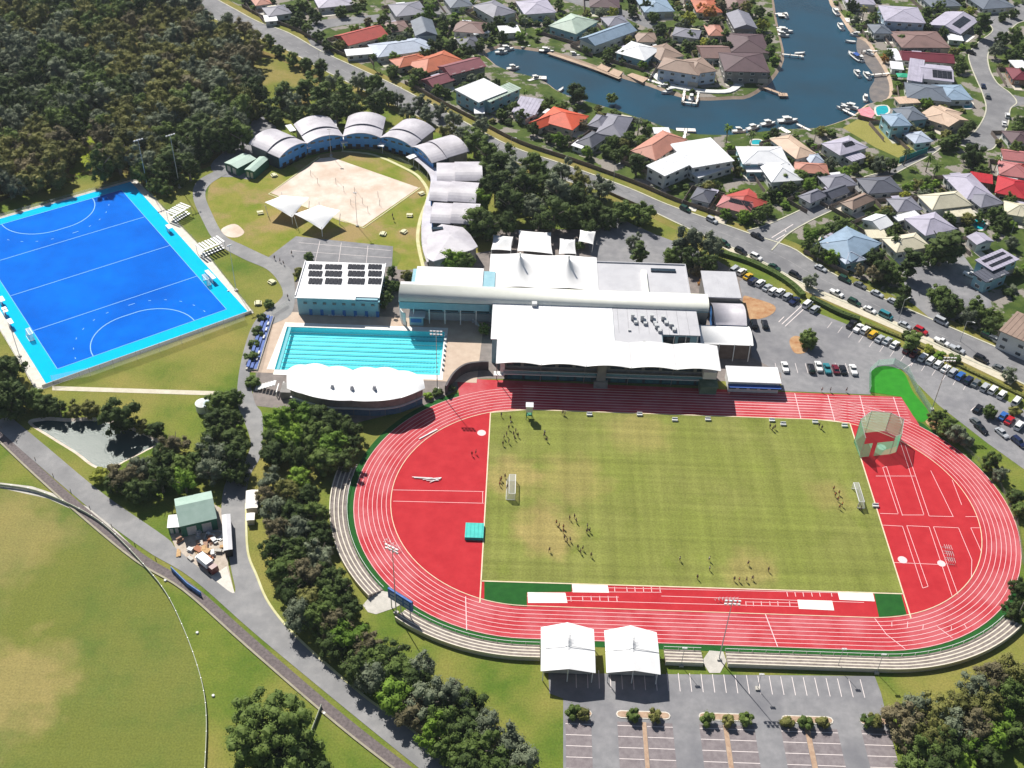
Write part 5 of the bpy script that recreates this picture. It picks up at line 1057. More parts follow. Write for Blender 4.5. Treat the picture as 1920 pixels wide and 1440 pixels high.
# ================================================================ VEGETATION
LM = dict(dk=leafmat('leaf_dark', (0.045, 0.075, 0.021), (0.097, 0.140, 0.039)), mid=leafmat('leaf_mid', (0.078, 0.128, 0.026), (0.150, 0.208, 0.055)), br=leafmat('leaf_bright', (0.110, 0.201, 0.021), (0.208, 0.325, 0.046)),
          gr=leafmat('leaf_grey', (0.117, 0.145, 0.091), (0.221, 0.253, 0.162)), ol=leafmat('leaf_olive', (0.130, 0.143, 0.036), (0.253, 0.246, 0.078)), bn=leafmat('leaf_brown', (.14, .125, .07), (.25, .215, .12)), ye=leafmat('leaf_yellow', (0.246, 0.286, 0.034), (0.416, 0.428, 0.065)), ru=leafmat('leaf_rust', (0.441, 0.182, 0.052), (0.597, 0.311, 0.091)))
def crown_mesh(seed, rx, rz, nclump, leaves, csize, leaf, core=.62, flat=1.0):
    """unit tree crown: clumps of leaf faces spread through an irregular volume"""
    rd = random.Random(seed); V, F = [], []
    cl_ = []
    for i in range(nclump):
        while True:
            x, y, z = (rd.uniform(-1, 1) for _ in range(3)); d = x*x+y*y+z*z
            if .12 < d < 1: break
        k = rd.uniform(.78, 1.12); d = math.sqrt(d); sc_ = (.62+.38*d)*k/d*d
        cl_.append((x*rx*sc_, y*rx*sc_, z*rz*sc_*flat, csize*rd.uniform(.7, 1.25)))
    for (cx, cy, cz, cr_) in cl_:
        i0 = len(V); t = (1+5**.5)/2; sc_ = cr_*core/1.9         # solid ball added inside the clump to block light through it
        for a in ((-1, t, 0), (1, t, 0), (-1, -t, 0), (1, -t, 0), (0, -1, t), (0, 1, t), (0, -1, -t), (0, 1, -t), (t, 0, -1), (t, 0, 1), (-t, 0, -1), (-t, 0, 1)):
            j = rd.uniform(.75, 1.2); V.append((cx+a[0]*sc_*j, cy+a[1]*sc_*j, cz+a[2]*sc_*j*.85))
        for f in ((0, 11, 5), (0, 5, 1), (0, 1, 7), (0, 7, 10), (0, 10, 11), (1, 5, 9), (5, 11, 4), (11, 10, 2), (10, 7, 6), (7, 1, 8), (3, 9, 4), (3, 4, 2), (3, 2, 6), (3, 6, 8), (3, 8, 9), (4, 9, 5), (2, 4, 11), (6, 2, 10), (8, 6, 7), (9, 8, 1)): F.append([i0+q for q in f])
        for l in range(leaves):
            while True:
                n = Vector((rd.uniform(-1, 1), rd.uniform(-1, 1), rd.uniform(-.9, 1)))
                if .05 < n.length < 1: break
            n.normalize(); p = Vector((cx, cy, cz))+Vector((n.x, n.y, n.z*.85))*cr_*rd.uniform(.45, 1.08)
            a = (n*1.2+Vector((cx/rx*.6, cy/rx*.6, .5))+Vector((rd.uniform(-.7, .7), rd.uniform(-.7, .7), rd.uniform(-.3, .7)))).normalized()
            s = a.cross(Vector((rd.uniform(-1, 1), rd.uniform(-1, 1), rd.uniform(-1, 1)))).normalized(); u = a.cross(s); w_ = leaf*rd.uniform(.6, 1.3); i = len(V)
            V += [(p+s*w_)[:], (p+u*w_*.6)[:], (p-s*w_)[:], (p-u*w_*.6)[:]]; F.append([i, i+1, i+2, i+3])
    return V, F
CROWN = {}
def reg(kind, n, *a, **k):
    CROWN[kind] = []
    for s in range(n):
        V, F = crown_mesh(len(kind)*31+s*7, *a, **k); me = bpy.data.meshes.new('crown_'+kind); me.from_pydata(V, [], F); me.materials.append(LM['mid']); CROWN[kind].append(me)
reg('round', 5, 1, .85, 46, 62, .36, .064, core=.72)
reg('open', 6, 1, .95, 44, 60, .31, .060, core=.66)
reg('tall', 4, .75, 1.35, 44, 60, .31, .060, core=.7)
reg('huge', 1, 1, .85, 230, 75, .17, .026, core=.7)
reg('bush', 3, 1, .75, 14, 50, .48, .10, core=.85)
reg('column', 2, .55, 1.7, 34, 44, .33, .07, core=.9)
TRK = []
for s in range(3):
    rd = random.Random(s); V, F = [], []; cyl(V, F, (0, 0, -.02), (rd.uniform(-.02, .02), .0, .55), .045, .028, 7)
    for k in range(5):
        a = k*1.26+rd.uniform(-.3, .3); z = rd.uniform(.3, .5); cyl(V, F, (0, 0, z), (.33*math.cos(a), .33*math.sin(a), z+rd.uniform(.2, .35)), .02, .008, 5)
    me = bpy.data.meshes.new('trunk'); me.from_pydata(V, [], F); me.materials.append(TRUNK); TRK.append(me)
# palms: ringed trunk, arching fronds
PALM = []
for s in range(2):
    rd = random.Random(40+s); V, F = [], []; cyl(V, F, (0, 0, 0), (.02, 0, .8), .03, .02, 7); t_ = bpy.data.meshes.new('palm_trunk'); t_.from_pydata(V, [], F); t_.materials.append(TRUNK)
    V, F = [], []
    for k in range(15):
        a = k*2.4+rd.uniform(-.2, .2); el_ = rd.uniform(-.2, 1.1); L_ = rd.uniform(.30, .38); pr = Vector((0, 0, .8)); i = len(V)
        for j in range(6):
            s_ = j/5; w_ = .05*math.sin(math.pi*min(1, s_*.9+.1)); ang_ = el_-1.5*s_; dirv = Vector((math.cos(a)*math.cos(ang_), math.sin(a)*math.cos(ang_), math.sin(ang_)))
            if j: pr = pr+dirv*L_/5
            sd_ = Vector((-math.sin(a), math.cos(a), 0)); V += [(pr+sd_*w_-Vector((0, 0, w_*.6)))[:], pr[:], (pr-sd_*w_-Vector((0, 0, w_*.6)))[:]]
        for j in range(5):
            q = i+3*j; F += [[q, q+1, q+4, q+3], [q+1, q+2, q+5, q+4]]
    c_ = bpy.data.meshes.new('palm_crown'); c_.from_pydata(V, [], F); c_.materials.append(LM['mid']); PALM.append((t_, c_))
rt = random.Random(11)
TREES = []
WORDS = dict(dk='dark green', mid='mid-green', br='bright green', gr='grey-green', ol='olive green', bn='brownish', ye='yellow-green', ru='rust orange')
def tree(px, py, r, tone='mid', kind='round', h=None, name='tree', label=None, group=None, cat='tree', zf=.6, world=None):
    """px, py: where the middle of the crown is seen; r: crown radius in metres"""
    h = h or {'huge': r*1.5, 'round': r*1.75, 'open': r*2.1, 'tall': r*2.9, 'bush': r*1.25, 'column': r*4.2, 'palm': 8}[kind]
    p = world if world is not None else G(px, py, h*zf); t = thing(name, label or '', cat, (p.x, p.y, 0), rt.uniform(0, 6.28), group)
    if kind == 'palm':
        a, b = rt.choice(PALM)
        for nm, me in (('trunk', a), ('crown', b)):
            o = bpy.data.objects.new(nm, me); COL.objects.link(o); o.parent = t; o.scale = (h*.9, h*.9, h)
            if nm == 'crown': o.material_slots[0].link = 'OBJECT'; o.material_slots[0].material = LM[tone]
    else:
        hz = {'huge': .85, 'round': .85, 'open': .95, 'tall': 1.35, 'bush': .75, 'column': 1.7}[kind]; rx = {'tall': .75, 'column': .55}.get(kind, 1)
        sxy = r/rx/1.0; sz = h*.46/hz if kind != 'bush' else h*.5/hz
        o = bpy.data.objects.new('crown', rt.choice(CROWN[kind])); COL.objects.link(o); o.parent = t; o.scale = (sxy, sxy*rt.uniform(.85, 1.1), sz); o.location.z = h-sz*hz*1.02
        o.material_slots[0].link = 'OBJECT'; o.material_slots[0].material = LM[tone]
        if kind != 'bush': o2 = bpy.data.objects.new('trunk', rt.choice(TRK)); COL.objects.link(o2); o2.parent = t; o2.scale = (h, h, h)
    TREES.append([t, tone, kind, PX((p.x, p.y, h*.6)), p, r]); return t
def run(area, pts, tone=None, kind=None, r=4, name='tree', cat='tree', group=None, first='from the left'):
    """a named belt of trees; each label carries its place along the belt and its look"""
    for k, q in enumerate(pts):
        x, y = q[0], q[1]; rr = q[2] if len(q) > 2 else r; tn = q[3] if len(q) > 3 else (tone or rt.choice(['mid', 'dk', 'gr', 'ol'])); kd = q[4] if len(q) > 4 else (kind or rt.choice(['round', 'open']))
        form = {'huge': 'huge', 'round': 'round', 'open': 'open', 'tall': 'tall', 'bush': 'low', 'column': 'narrow'}[kd]
        tree(x, y, rr, tn, kd, name=name, cat=cat, group=group or area, label='%s %s %s, %s %s' % (form, WORDS[tn], name.replace('_', ' '), ORD[k], first))
# belt between service road and track, north to south
run('belt between the service road and the track', [(522, 790, 4.6, 'br'), (555, 778, 4.8, 'br'), (590, 780, 4.2, 'dk', 'round'), (622, 790, 4, 'dk', 'round'), (655, 800, 3.6, 'dk'), (512, 822, 4, 'mid'), (548, 818, 4.6, 'br', 'round'), (585, 815, 4.4, 'mid', 'round'), (660, 830, 3.2, 'dk'), (625, 835, 4.6, 'br', 'round'), (515, 850, 3.8, 'dk', 'round'), (560, 850, 4.2, 'dk', 'open'), (605, 862, 4.4, 'mid', 'round'), (650, 858, 3.4, 'dk'),
    (510, 898, 3.6, 'gr', 'open'), (560, 892, 3.4, 'br', 'round'), (500, 925, 3.2, 'bn', 'open'), (538, 920, 3.8, 'ol', 'open'), (578, 928, 3.6, 'dk', 'round'), (512, 955, 3.8, 'gr', 'open'), (550, 958, 4, 'dk', 'round'), (592, 960, 3.6, 'mid', 'open'), (520, 990, 3.8, 'bn', 'open'), (560, 990, 4, 'gr', 'round'), (600, 1000, 3.8, 'dk', 'round'), (515, 1030, 4, 'dk', 'open'), (555, 1032, 4, 'dk', 'round'), (598, 1040, 4.2, 'gr', 'open'),
    (530, 1068, 4, 'mid', 'round'), (570, 1075, 4.2, 'bn', 'open'), (612, 1080, 4, 'dk', 'round'), (640, 1100, 3.6, 'dk', 'open'), (548, 1105, 4, 'dk', 'round'), (580, 1128, 3.8, 'ru', 'open') if False else (580, 1128, 3.8, 'ol', 'open'), (617, 1135, 4, 'mid', 'round'), (650, 1140, 3.4, 'dk'), (560, 1150, 4.2, 'gr', 'open'), (595, 1160, 4, 'mid', 'open'), (630, 1168, 3.8, 'bn', 'open'), (655, 1195, 4.2, 'br', 'round'), (690, 1210, 3.6, 'bn', 'open'), (625, 1205, 3.8, 'dk', 'round'),
    (700, 1235, 4, 'mid', 'round'), (735, 1225, 3.8, 'dk', 'open'), (665, 1245, 4, 'dk', 'open'), (745, 1255, 4.2, 'mid', 'round'), (785, 1250, 3.8, 'gr', 'open'), (705, 1270, 4, 'gr', 'round'), (775, 1280, 4, 'dk', 'round'), (740, 1300, 4.2, 'br', 'round'), (800, 1310, 4.4, 'gr', 'open'), (845, 1295, 4.6, 'gr', 'open'), (780, 1335, 4, 'bn', 'round'), (830, 1340, 4.2, 'mid', 'open'), (880, 1325, 4.2, 'dk', 'round'), (815, 1370, 4, 'br', 'open'), (865, 1370, 4.2, 'dk', 'round'), (915, 1358, 3.8, 'gr', 'open'), (850, 1405, 4, 'mid', 'round'), (900, 1400, 4.4, 'mid', 'open'), (950, 1390, 4, 'gr', 'open'), (880, 1440, 4.2, 'dk', 'round'), (930, 1435, 4.4, 'mid', 'round'), (985, 1430, 4.2, 'gr', 'open'), (965, 1460, 4.4, 'dk')],
    group='trees in the belt beside the service road', first='down the belt beside the service road')
# pond trees
run('thicket around the pond', [(12, 690, 5.5, 'dk'), (15, 745, 6, 'dk', 'round'), (60, 745, 3.6, 'mid'), (85, 758, 3.2, 'dk', 'round'), (110, 765, 2.6, 'dk'), (140, 765, 2.6, 'ol'), (170, 765, 2.8, 'ol'), (222, 778, 5.4, 'dk', 'round'), (262, 795, 2.4, 'ol'), (290, 805, 2.6, 'dk'), (325, 830, 4, 'bn', 'open'), (300, 862, 4.4, 'dk', 'open'), (265, 875, 4, 'gr', 'round'), (235, 890, 4.2, 'bn', 'round'), (215, 905, 3.2, 'dk'), (262, 915, 4, 'dk', 'round'), (300, 895, 4.4, 'dk', 'open'), (335, 870, 4, 'mid', 'round'), (345, 900, 3.8, 'br', 'open'), (190, 890, 2.6, 'ye', 'bush'),
    (410, 750, 3.8, 'mid', 'round'), (438, 745, 3.2, 'mid', 'round'), (405, 785, 4, 'dk', 'round'), (437, 785, 3.6, 'dk'), (400, 815, 4.4, 'dk', 'open'), (435, 825, 4.4, 'dk', 'round'), (400, 848, 4.6, 'gr', 'open'), (435, 858, 4.4, 'dk', 'open'), (445, 885, 3.4, 'dk', 'round'), (395, 880, 4, 'gr', 'open'), (370, 860, 3.6, 'mid')], group='trees around the pond', first='clockwise round the pond thicket')
run('foreground left of the oval boundary', [(508, 1372, 10.5, 'mid', 'huge'), (545, 1425, 6.5, 'dk', 'round')], group='big foreground trees by the oval', first='of the foreground trees by the oval')
# grove north-east of the lodges
run('grove between lodges and main road', [(890, 262, 4.4, 'mid', 'tall'), (915, 285, 5, 'mid', 'tall'), (945, 300, 5, 'dk', 'tall'), (905, 320, 4.6, 'mid', 'round'), (930, 340, 5.2, 'dk', 'tall'), (965, 325, 5, 'gr', 'tall'), (1000, 300, 5, 'mid', 'round'), (985, 345, 5, 'dk', 'tall'), (1020, 335, 5.4, 'mid', 'open'), (1055, 318, 5, 'gr', 'open'), (1090, 335, 5, 'ol', 'open'), (1045, 355, 5.2, 'gr', 'tall'), (1085, 365, 5.4, 'dk', 'open'), (1125, 350, 4.6, 'gr', 'open'), (955, 375, 5, 'dk', 'tall'), (1000, 385, 4.6, 'gr', 'open'), (1040, 395, 5, 'dk', 'tall'), (1075, 400, 5, 'dk', 'round'), (1115, 390, 5, 'dk', 'open'), (900, 372, 4.4, 'ye', 'open') if False else (900, 372, 4.4, 'br', 'open'), (890, 410, 4.2, 'mid', 'tall'), (915, 415, 4.4, 'dk', 'tall'), (950, 415, 4.4, 'dk', 'open'), (1170, 390, 4.6, 'mid', 'round'), (1205, 398, 4.6, 'mid', 'round'), (1140, 405, 4.4, 'dk'), (1010, 415, 3.4, 'dk', 'open'), (1105, 425, 3.4, 'dk'), (848, 482, 4.4, 'br', 'round'), (872, 488, 3.6, 'mid', 'round'), (1190, 450, 3, 'gr', 'open'), (1198, 470, 2.4, 'dk', 'column'), (1262, 478, 3.6, 'mid', 'round'), (1300, 445, 6, 'gr', 'open'), (1335, 458, 4.8, 'gr', 'open'), (1290, 480, 4, 'dk', 'open'), (1325, 490, 4, 'dk', 'open'), (1305, 505, 2.2, 'bn', 'open'), (1085, 458, 2.2, 'mid', 'bush')], group='trees between the lodges and the main road', first='eastward in the grove behind the lodges')
run('belt along the main road above the lodges', [(505, 72, 3.2, 'mid'), (522, 92, 3.2, 'dk'), (548, 108, 3.4, 'mid'), (572, 118, 3.4, 'mid'), (600, 122, 3.2, 'dk', 'tall'), (530, 170, 4.4, 'mid', 'tall'), (550, 190, 4.6, 'gr', 'open'), (575, 160, 4.4, 'mid', 'tall'), (600, 172, 4.6, 'mid', 'tall'), (625, 150, 4.4, 'gr', 'open'), (645, 172, 4.8, 'mid', 'tall'), (670, 150, 4.4, 'gr', 'open'), (700, 155, 4.6, 'mid', 'round'), (560, 215, 4.4, 'dk', 'open'), (595, 205, 4.6, 'dk', 'tall'), (630, 200, 4.6, 'dk', 'tall'), (665, 195, 4.8, 'dk', 'open'), (700, 190, 4.4, 'dk', 'tall'), (728, 180, 3.8, 'dk'), (745, 185, 3.2, 'gr', 'open'), (765, 205, 3.6, 'gr', 'open'), (790, 190, 3.6, 'gr', 'open'), (800, 212, 3.8, 'gr', 'open'), (775, 232, 3.6, 'mid', 'open'), (825, 205, 3.4, 'gr', 'open'), (850, 222, 3.8, 'gr', 'open'), (840, 245, 3.6, 'ol', 'open'), (870, 250, 3.8, 'gr', 'open'), (900, 232, 3.6, 'gr', 'open'), (505, 200, 4, 'dk', 'open'), (520, 215, 3.6, 'dk'), (735, 130, 3, 'mid'), (712, 175, 3, 'gr')], group='trees along the main road above the lodges', first='rightward along the main road above the lodges')
# east side strips
run('planting between track and car park', [(1760, 782, 2.8, 'mid', 'open'), (1775, 795, 3, 'mid', 'open'), (1795, 808, 3.2, 'gr', 'open'), (1812, 822, 2.6, 'gr', 'bush'), (1860, 862, 3, 'mid', 'open'), (1875, 885, 2.4, 'gr', 'open'), (1905, 930, 2.6, 'dk'), (1915, 955, 2.6, 'mid')], group='trees between the track and the car park', first='down the strip between track and car park')
run('strip beside the walkway', [(1522, 525, 2.6, 'gr', 'open'), (1518, 633, 3.2, 'mid', 'round'), (1700, 625, 1.6, 'dk'), (1712, 636, 2, 'mid', 'column'), (1745, 655, 2, 'ye', 'bush'), (1762, 665, 1.8, 'br', 'bush'), (1790, 672, 2, 'mid', 'bush'), (1858, 770, 2.2, 'mid', 'round'), (1895, 700, 2.4, 'gr', 'open'), (1905, 770, 1.8, 'ol', 'bush')], group='small trees by the walkway and car park', first='rightward beside the footpath and east car park')
run('wood in the lower right corner', [(1690, 1340, 3.8, 'bn', 'open'), (1720, 1320, 4, 'gr', 'open'), (1755, 1330, 4.2, 'ol', 'open'), (1800, 1315, 3.8, 'ol', 'open'), (1830, 1290, 4, 'gr', 'open'), (1870, 1265, 4.2, 'bn', 'open'), (1905, 1255, 4.4, 'ol', 'open'), (1850, 1325, 4.2, 'ol', 'open'), (1890, 1300, 4.2, 'mid', 'open'), (1920, 1310, 4.2, 'mid', 'round'), (1710, 1370, 4, 'bn', 'open'), (1750, 1375, 4.4, 'ol', 'round'), (1790, 1360, 4.2, 'gr', 'open'), (1830, 1360, 4, 'bn', 'open'), (1875, 1345, 3.8, 'br', 'round'), (1855, 1378, 3.6, 'br', 'round'), (1905, 1375, 3.6, 'mid', 'round'), (1735, 1410, 4, 'mid', 'open'), (1780, 1400, 4, 'dk', 'open'), (1820, 1400, 3.4, 'br', 'round'), (1720, 1440, 3.8, 'mid', 'round'), (1800, 1425, 3.2, 'br', 'round'), (1760, 1440, 3.8, 'dk', 'open'), (1850, 1415, 3, 'dk', 'round'), (1905, 1140, 3, 'dk'), (1915, 1100, 2.8, 'dk')], group='trees of the lower right wood', first='row by row in the lower right wood')
run('courtyards round the pool building', [(578, 480, 1.9, 'mid', 'round'), (560, 508, 2, 'ol', 'round'), (735, 508, 1.8, 'dk', 'tall'), (728, 535, 2.4, 'mid', 'tall'), (722, 560, 2.4, 'dk', 'tall'), (742, 535, 2, 'mid'), (765, 515, 2.4, 'ol', 'round'), (905, 570, 2.4, 'dk', 'open'), (908, 615, 2, 'mid', 'open'), (505, 568, 1.8, 'mid', 'bush'), (492, 595, 1.8, 'dk', 'bush'), (482, 620, 2, 'dk', 'bush'), (476, 642, 1.8, 'mid', 'bush'), (470, 668, 2, 'mid', 'bush'), (472, 715, 2.2, 'mid', 'bush'), (805, 740, 1.6, 'br', 'bush'), (845, 725, 1.5, 'dk', 'bush'), (820, 735, 1.6, 'dk', 'bush'), (1340, 540, 1.4, 'mid', 'bush'), (1318, 528, 1.6, 'ru', 'open')], group='small trees and shrubs round the pool complex', first='clockwise round the pool complex')
run('edge', [(300, 322, 4.4, 'dk', 'open'), (262, 322, 4.2, 'mid', 'open'), (318, 300, 4.6, 'dk', 'tall'), (345, 288, 4.6, 'gr', 'open'), (352, 308, 4, 'dk', 'tall'), (372, 262, 4.8, 'mid', 'open'), (392, 250, 4.8, 'dk', 'tall'), (415, 262, 4.6, 'mid', 'open'), (405, 238, 5, 'ol', 'open'), (430, 240, 5, 'dk', 'tall'), (452, 250, 4.6, 'mid', 'tall'), (448, 222, 4.8, 'gr', 'open'), (470, 205, 4.2, 'ol', 'open'), (378, 288, 4, 'dk', 'round'), (430, 272, 3.4, 'dk', 'round'), (290, 345, 3, 'mid', 'open'), (312, 352, 2.6, 'mid', 'open'), (335, 335, 2.8, 'dk', 'open')], group='trees at the edge of the forest', first='rightward along the forest edge by the green sheds')
_p = G(212, 368)+Vector((-math.cos(SUN_AZ+math.pi), -math.sin(SUN_AZ+math.pi), 0))*11.5
tree(0, 0, 5.6, 'mid', 'open', h=15, world=_p, label='tall tree shading the top right corner of the blue pitch', group='trees at the edge of the forest')
# hedges: one clipped row = one thing
def hedge(pts, wdt, ht, tone, label, n=26):
    P = cr(GG(pts), 4); t = thing('hedge', label, 'hedge', tuple(P[len(P)//2])); V, F = [], []; rd = random.Random(len(pts)*7+n)
    L_ = sum((b-a).length for a, b in zip(P, P[1:])); cnt = int(L_*n); acc = 0; segs = [(a, b, (b-a).length) for a, b in zip(P, P[1:])]
    for a, b, l in segs:
        strip(V, F, [a, b], -wdt*.4, wdt*.4, .0, ht*.85)
        dv = (b-a).normalized(); sv = Vector((-dv.y, dv.x, 0))
        for _ in range(int(l*n)):
            th = rd.uniform(0, math.pi); p = a+dv*rd.uniform(0, l)+sv*math.cos(th)*wdt*.5+Vector((0, 0, math.sin(th)*ht*rd.uniform(.3, 1.05)))
            s = Vector((rd.uniform(-1, 1), rd.uniform(-1, 1), rd.uniform(-1, 1))).normalized(); u = s.cross(Vector((rd.uniform(-1, 1), rd.uniform(-1, 1), 1))).normalized(); w_ = rd.uniform(.15, .32); i = len(V)
            V += [(p+s*w_)[:], (p+u*w_*.7)[:], (p-s*w_)[:], (p-u*w_*.7)[:]]; F.append([i, i+1, i+2, i+3])
    mk('foliage', V, F, LM[tone], t)
hedge([(1345, 475), (1400, 492), (1450, 515), (1485, 538), (1505, 558)], 2.6, 1.8, 'mid', 'green hedge above the upper row of parked cars')
hedge([(1520, 562), (1545, 575), (1575, 590), (1610, 602)], 2.2, 1.6, 'dk', 'dark clipped hedge continuing right of the hedge gap')
hedge([(1622, 608), (1690, 635), (1760, 668), (1800, 688), (1850, 712), (1925, 748)], 1.2, .8, 'ol', 'low olive hedge behind the long row of parked cars')
# shrubs on the parking islands
for k, (x, y) in enumerate(((1075, 1332), (1090, 1338), (1186, 1340), (1228, 1343), (1327, 1346), (1363, 1347), (1397, 1346), (1478, 1350), (1512, 1352), (1546, 1351), (1628, 1352), (1642, 1352))):
    tree(x, y, 1.7, ['mid', 'ol'][k % 2], 'bush', h=2.6, name='island_shrub', label='shrub on the southern car park islands, %s from the left' % ORD[k], group='shrubs on the southern car park islands', cat='shrub')
for k, (x, y) in enumerate(((768, 408), (792, 372), (718, 440), (770, 402), (512, 328), (790, 366))): pass
# bushland in the upper left: the largest as trees, the scrub below as one mass
rf = random.Random(3)
def inpoly(x, y, P):
    c = False; j = len(P)-1
    for i in range(len(P)):
        if (P[i][1] > y) != (P[j][1] > y) and x < (P[j][0]-P[i][0])*(y-P[i][1])/(P[j][1]-P[i][1])+P[i][0]: c = not c
        j = i
    return c
FP = [tuple(G(x, y)[:2]) for x, y in ((-90, -30), (335, -30), (372, 30), (440, 66), (500, 100), (478, 120), (474, 200), (455, 250), (415, 262), (400, 285), (345, 300), (320, 330), (250, 335), (185, 328), (100, 356), (40, 372), (-60, 405), (-120, 300))]
GAPS = [[tuple(G(x, y)[:2]) for x, y in q] for q in ([(138, 240), (172, 236), (184, 290), (186, 352), (122, 362), (140, 290)], [(198, 232), (224, 230), (230, 280), (200, 285)])]
xs = [p[0] for p in FP]; ys = [p[1] for p in FP]; pts = []
tries = 0
while len(pts) < 300 and tries < 30000:
    tries += 1; x, y = rf.uniform(min(xs), max(xs)), rf.uniform(min(ys), max(ys))
    if not inpoly(x, y, FP) or any(inpoly(x, y, g_) for g_ in GAPS): continue
    dmin = 6.6+max(0, (y-200))*.021
    if any((x-a)**2+(y-b)**2 < dmin*dmin for a, b in pts): continue
    pts.append((x, y))
for k, (x, y) in enumerate(pts):
    n_ = math.sin(x*.045+1)+math.cos(y*.05+x*.02); far = (y > 290)
    tn = rf.choice(['dk', 'gr', 'mid', 'dk', 'gr'] if n_ > .3 else (['bn', 'ol', 'gr', 'gr', 'ol', 'ol'] if n_ < -.4 else ['gr', 'ol', 'mid', 'dk', 'ol']))
    r_ = rf.uniform(4.6, 6.6)
    tree(0, 0, r_, tn, rf.choice(['open', 'round', 'tall', 'open']) if r_ < 5.4 else 'open', world=Vector((x, y, 0)), name='bush_tree', label='x', group='trees of the upper left bushland')
V, F = [], []
for k in range(2600):
    x, y = rf.uniform(min(xs), max(xs)), rf.uniform(min(ys), max(ys))
    if not inpoly(x, y, FP): continue
    s = rf.uniform(.5, 1.5)
    for l in range(16):
        p = Vector((x+rf.gauss(0, s*.8), y+rf.gauss(0, s*.8), abs(rf.gauss(.3, s*.8)))); a = Vector((rf.uniform(-1, 1), rf.uniform(-1, 1), rf.uniform(-1, 1))).normalized(); b = a.cross(Vector((rf.uniform(-1, 1), rf.uniform(-1, 1), 1))).normalized(); i = len(V); w_ = rf.uniform(.3, .6)
        V += [(p+a*w_)[:], (p+b*w_*.6)[:], (p-a*w_)[:], (p-b*w_*.6)[:]]; F.append([i, i+1, i+2, i+3])
o = mk('forest_scrub', V, F, leafmat('scrub_leaf', (.05, .055, .02), (.13, .10, .045), 0)); o['kind'] = 'stuff'; o['label'] = 'low scrub between the bushland trees'
bands = {}
for q in TREES:
    if q[0]['label'] == 'x': bands.setdefault(max(0, min(7, int(q[3][1]//42))), []).append(q)
for b_, L_ in bands.items():
    L_.sort(key=lambda q: q[3][0])
    for k, q in enumerate(L_):
        form = {'huge': 'huge', 'round': 'round', 'open': 'loose', 'tall': 'tall'}[q[2]]
        q[0]['label'] = '%s %s tree, %s from the left in the %s forest row' % (form, WORDS[q[1]], ORD[k], ORD[b_])
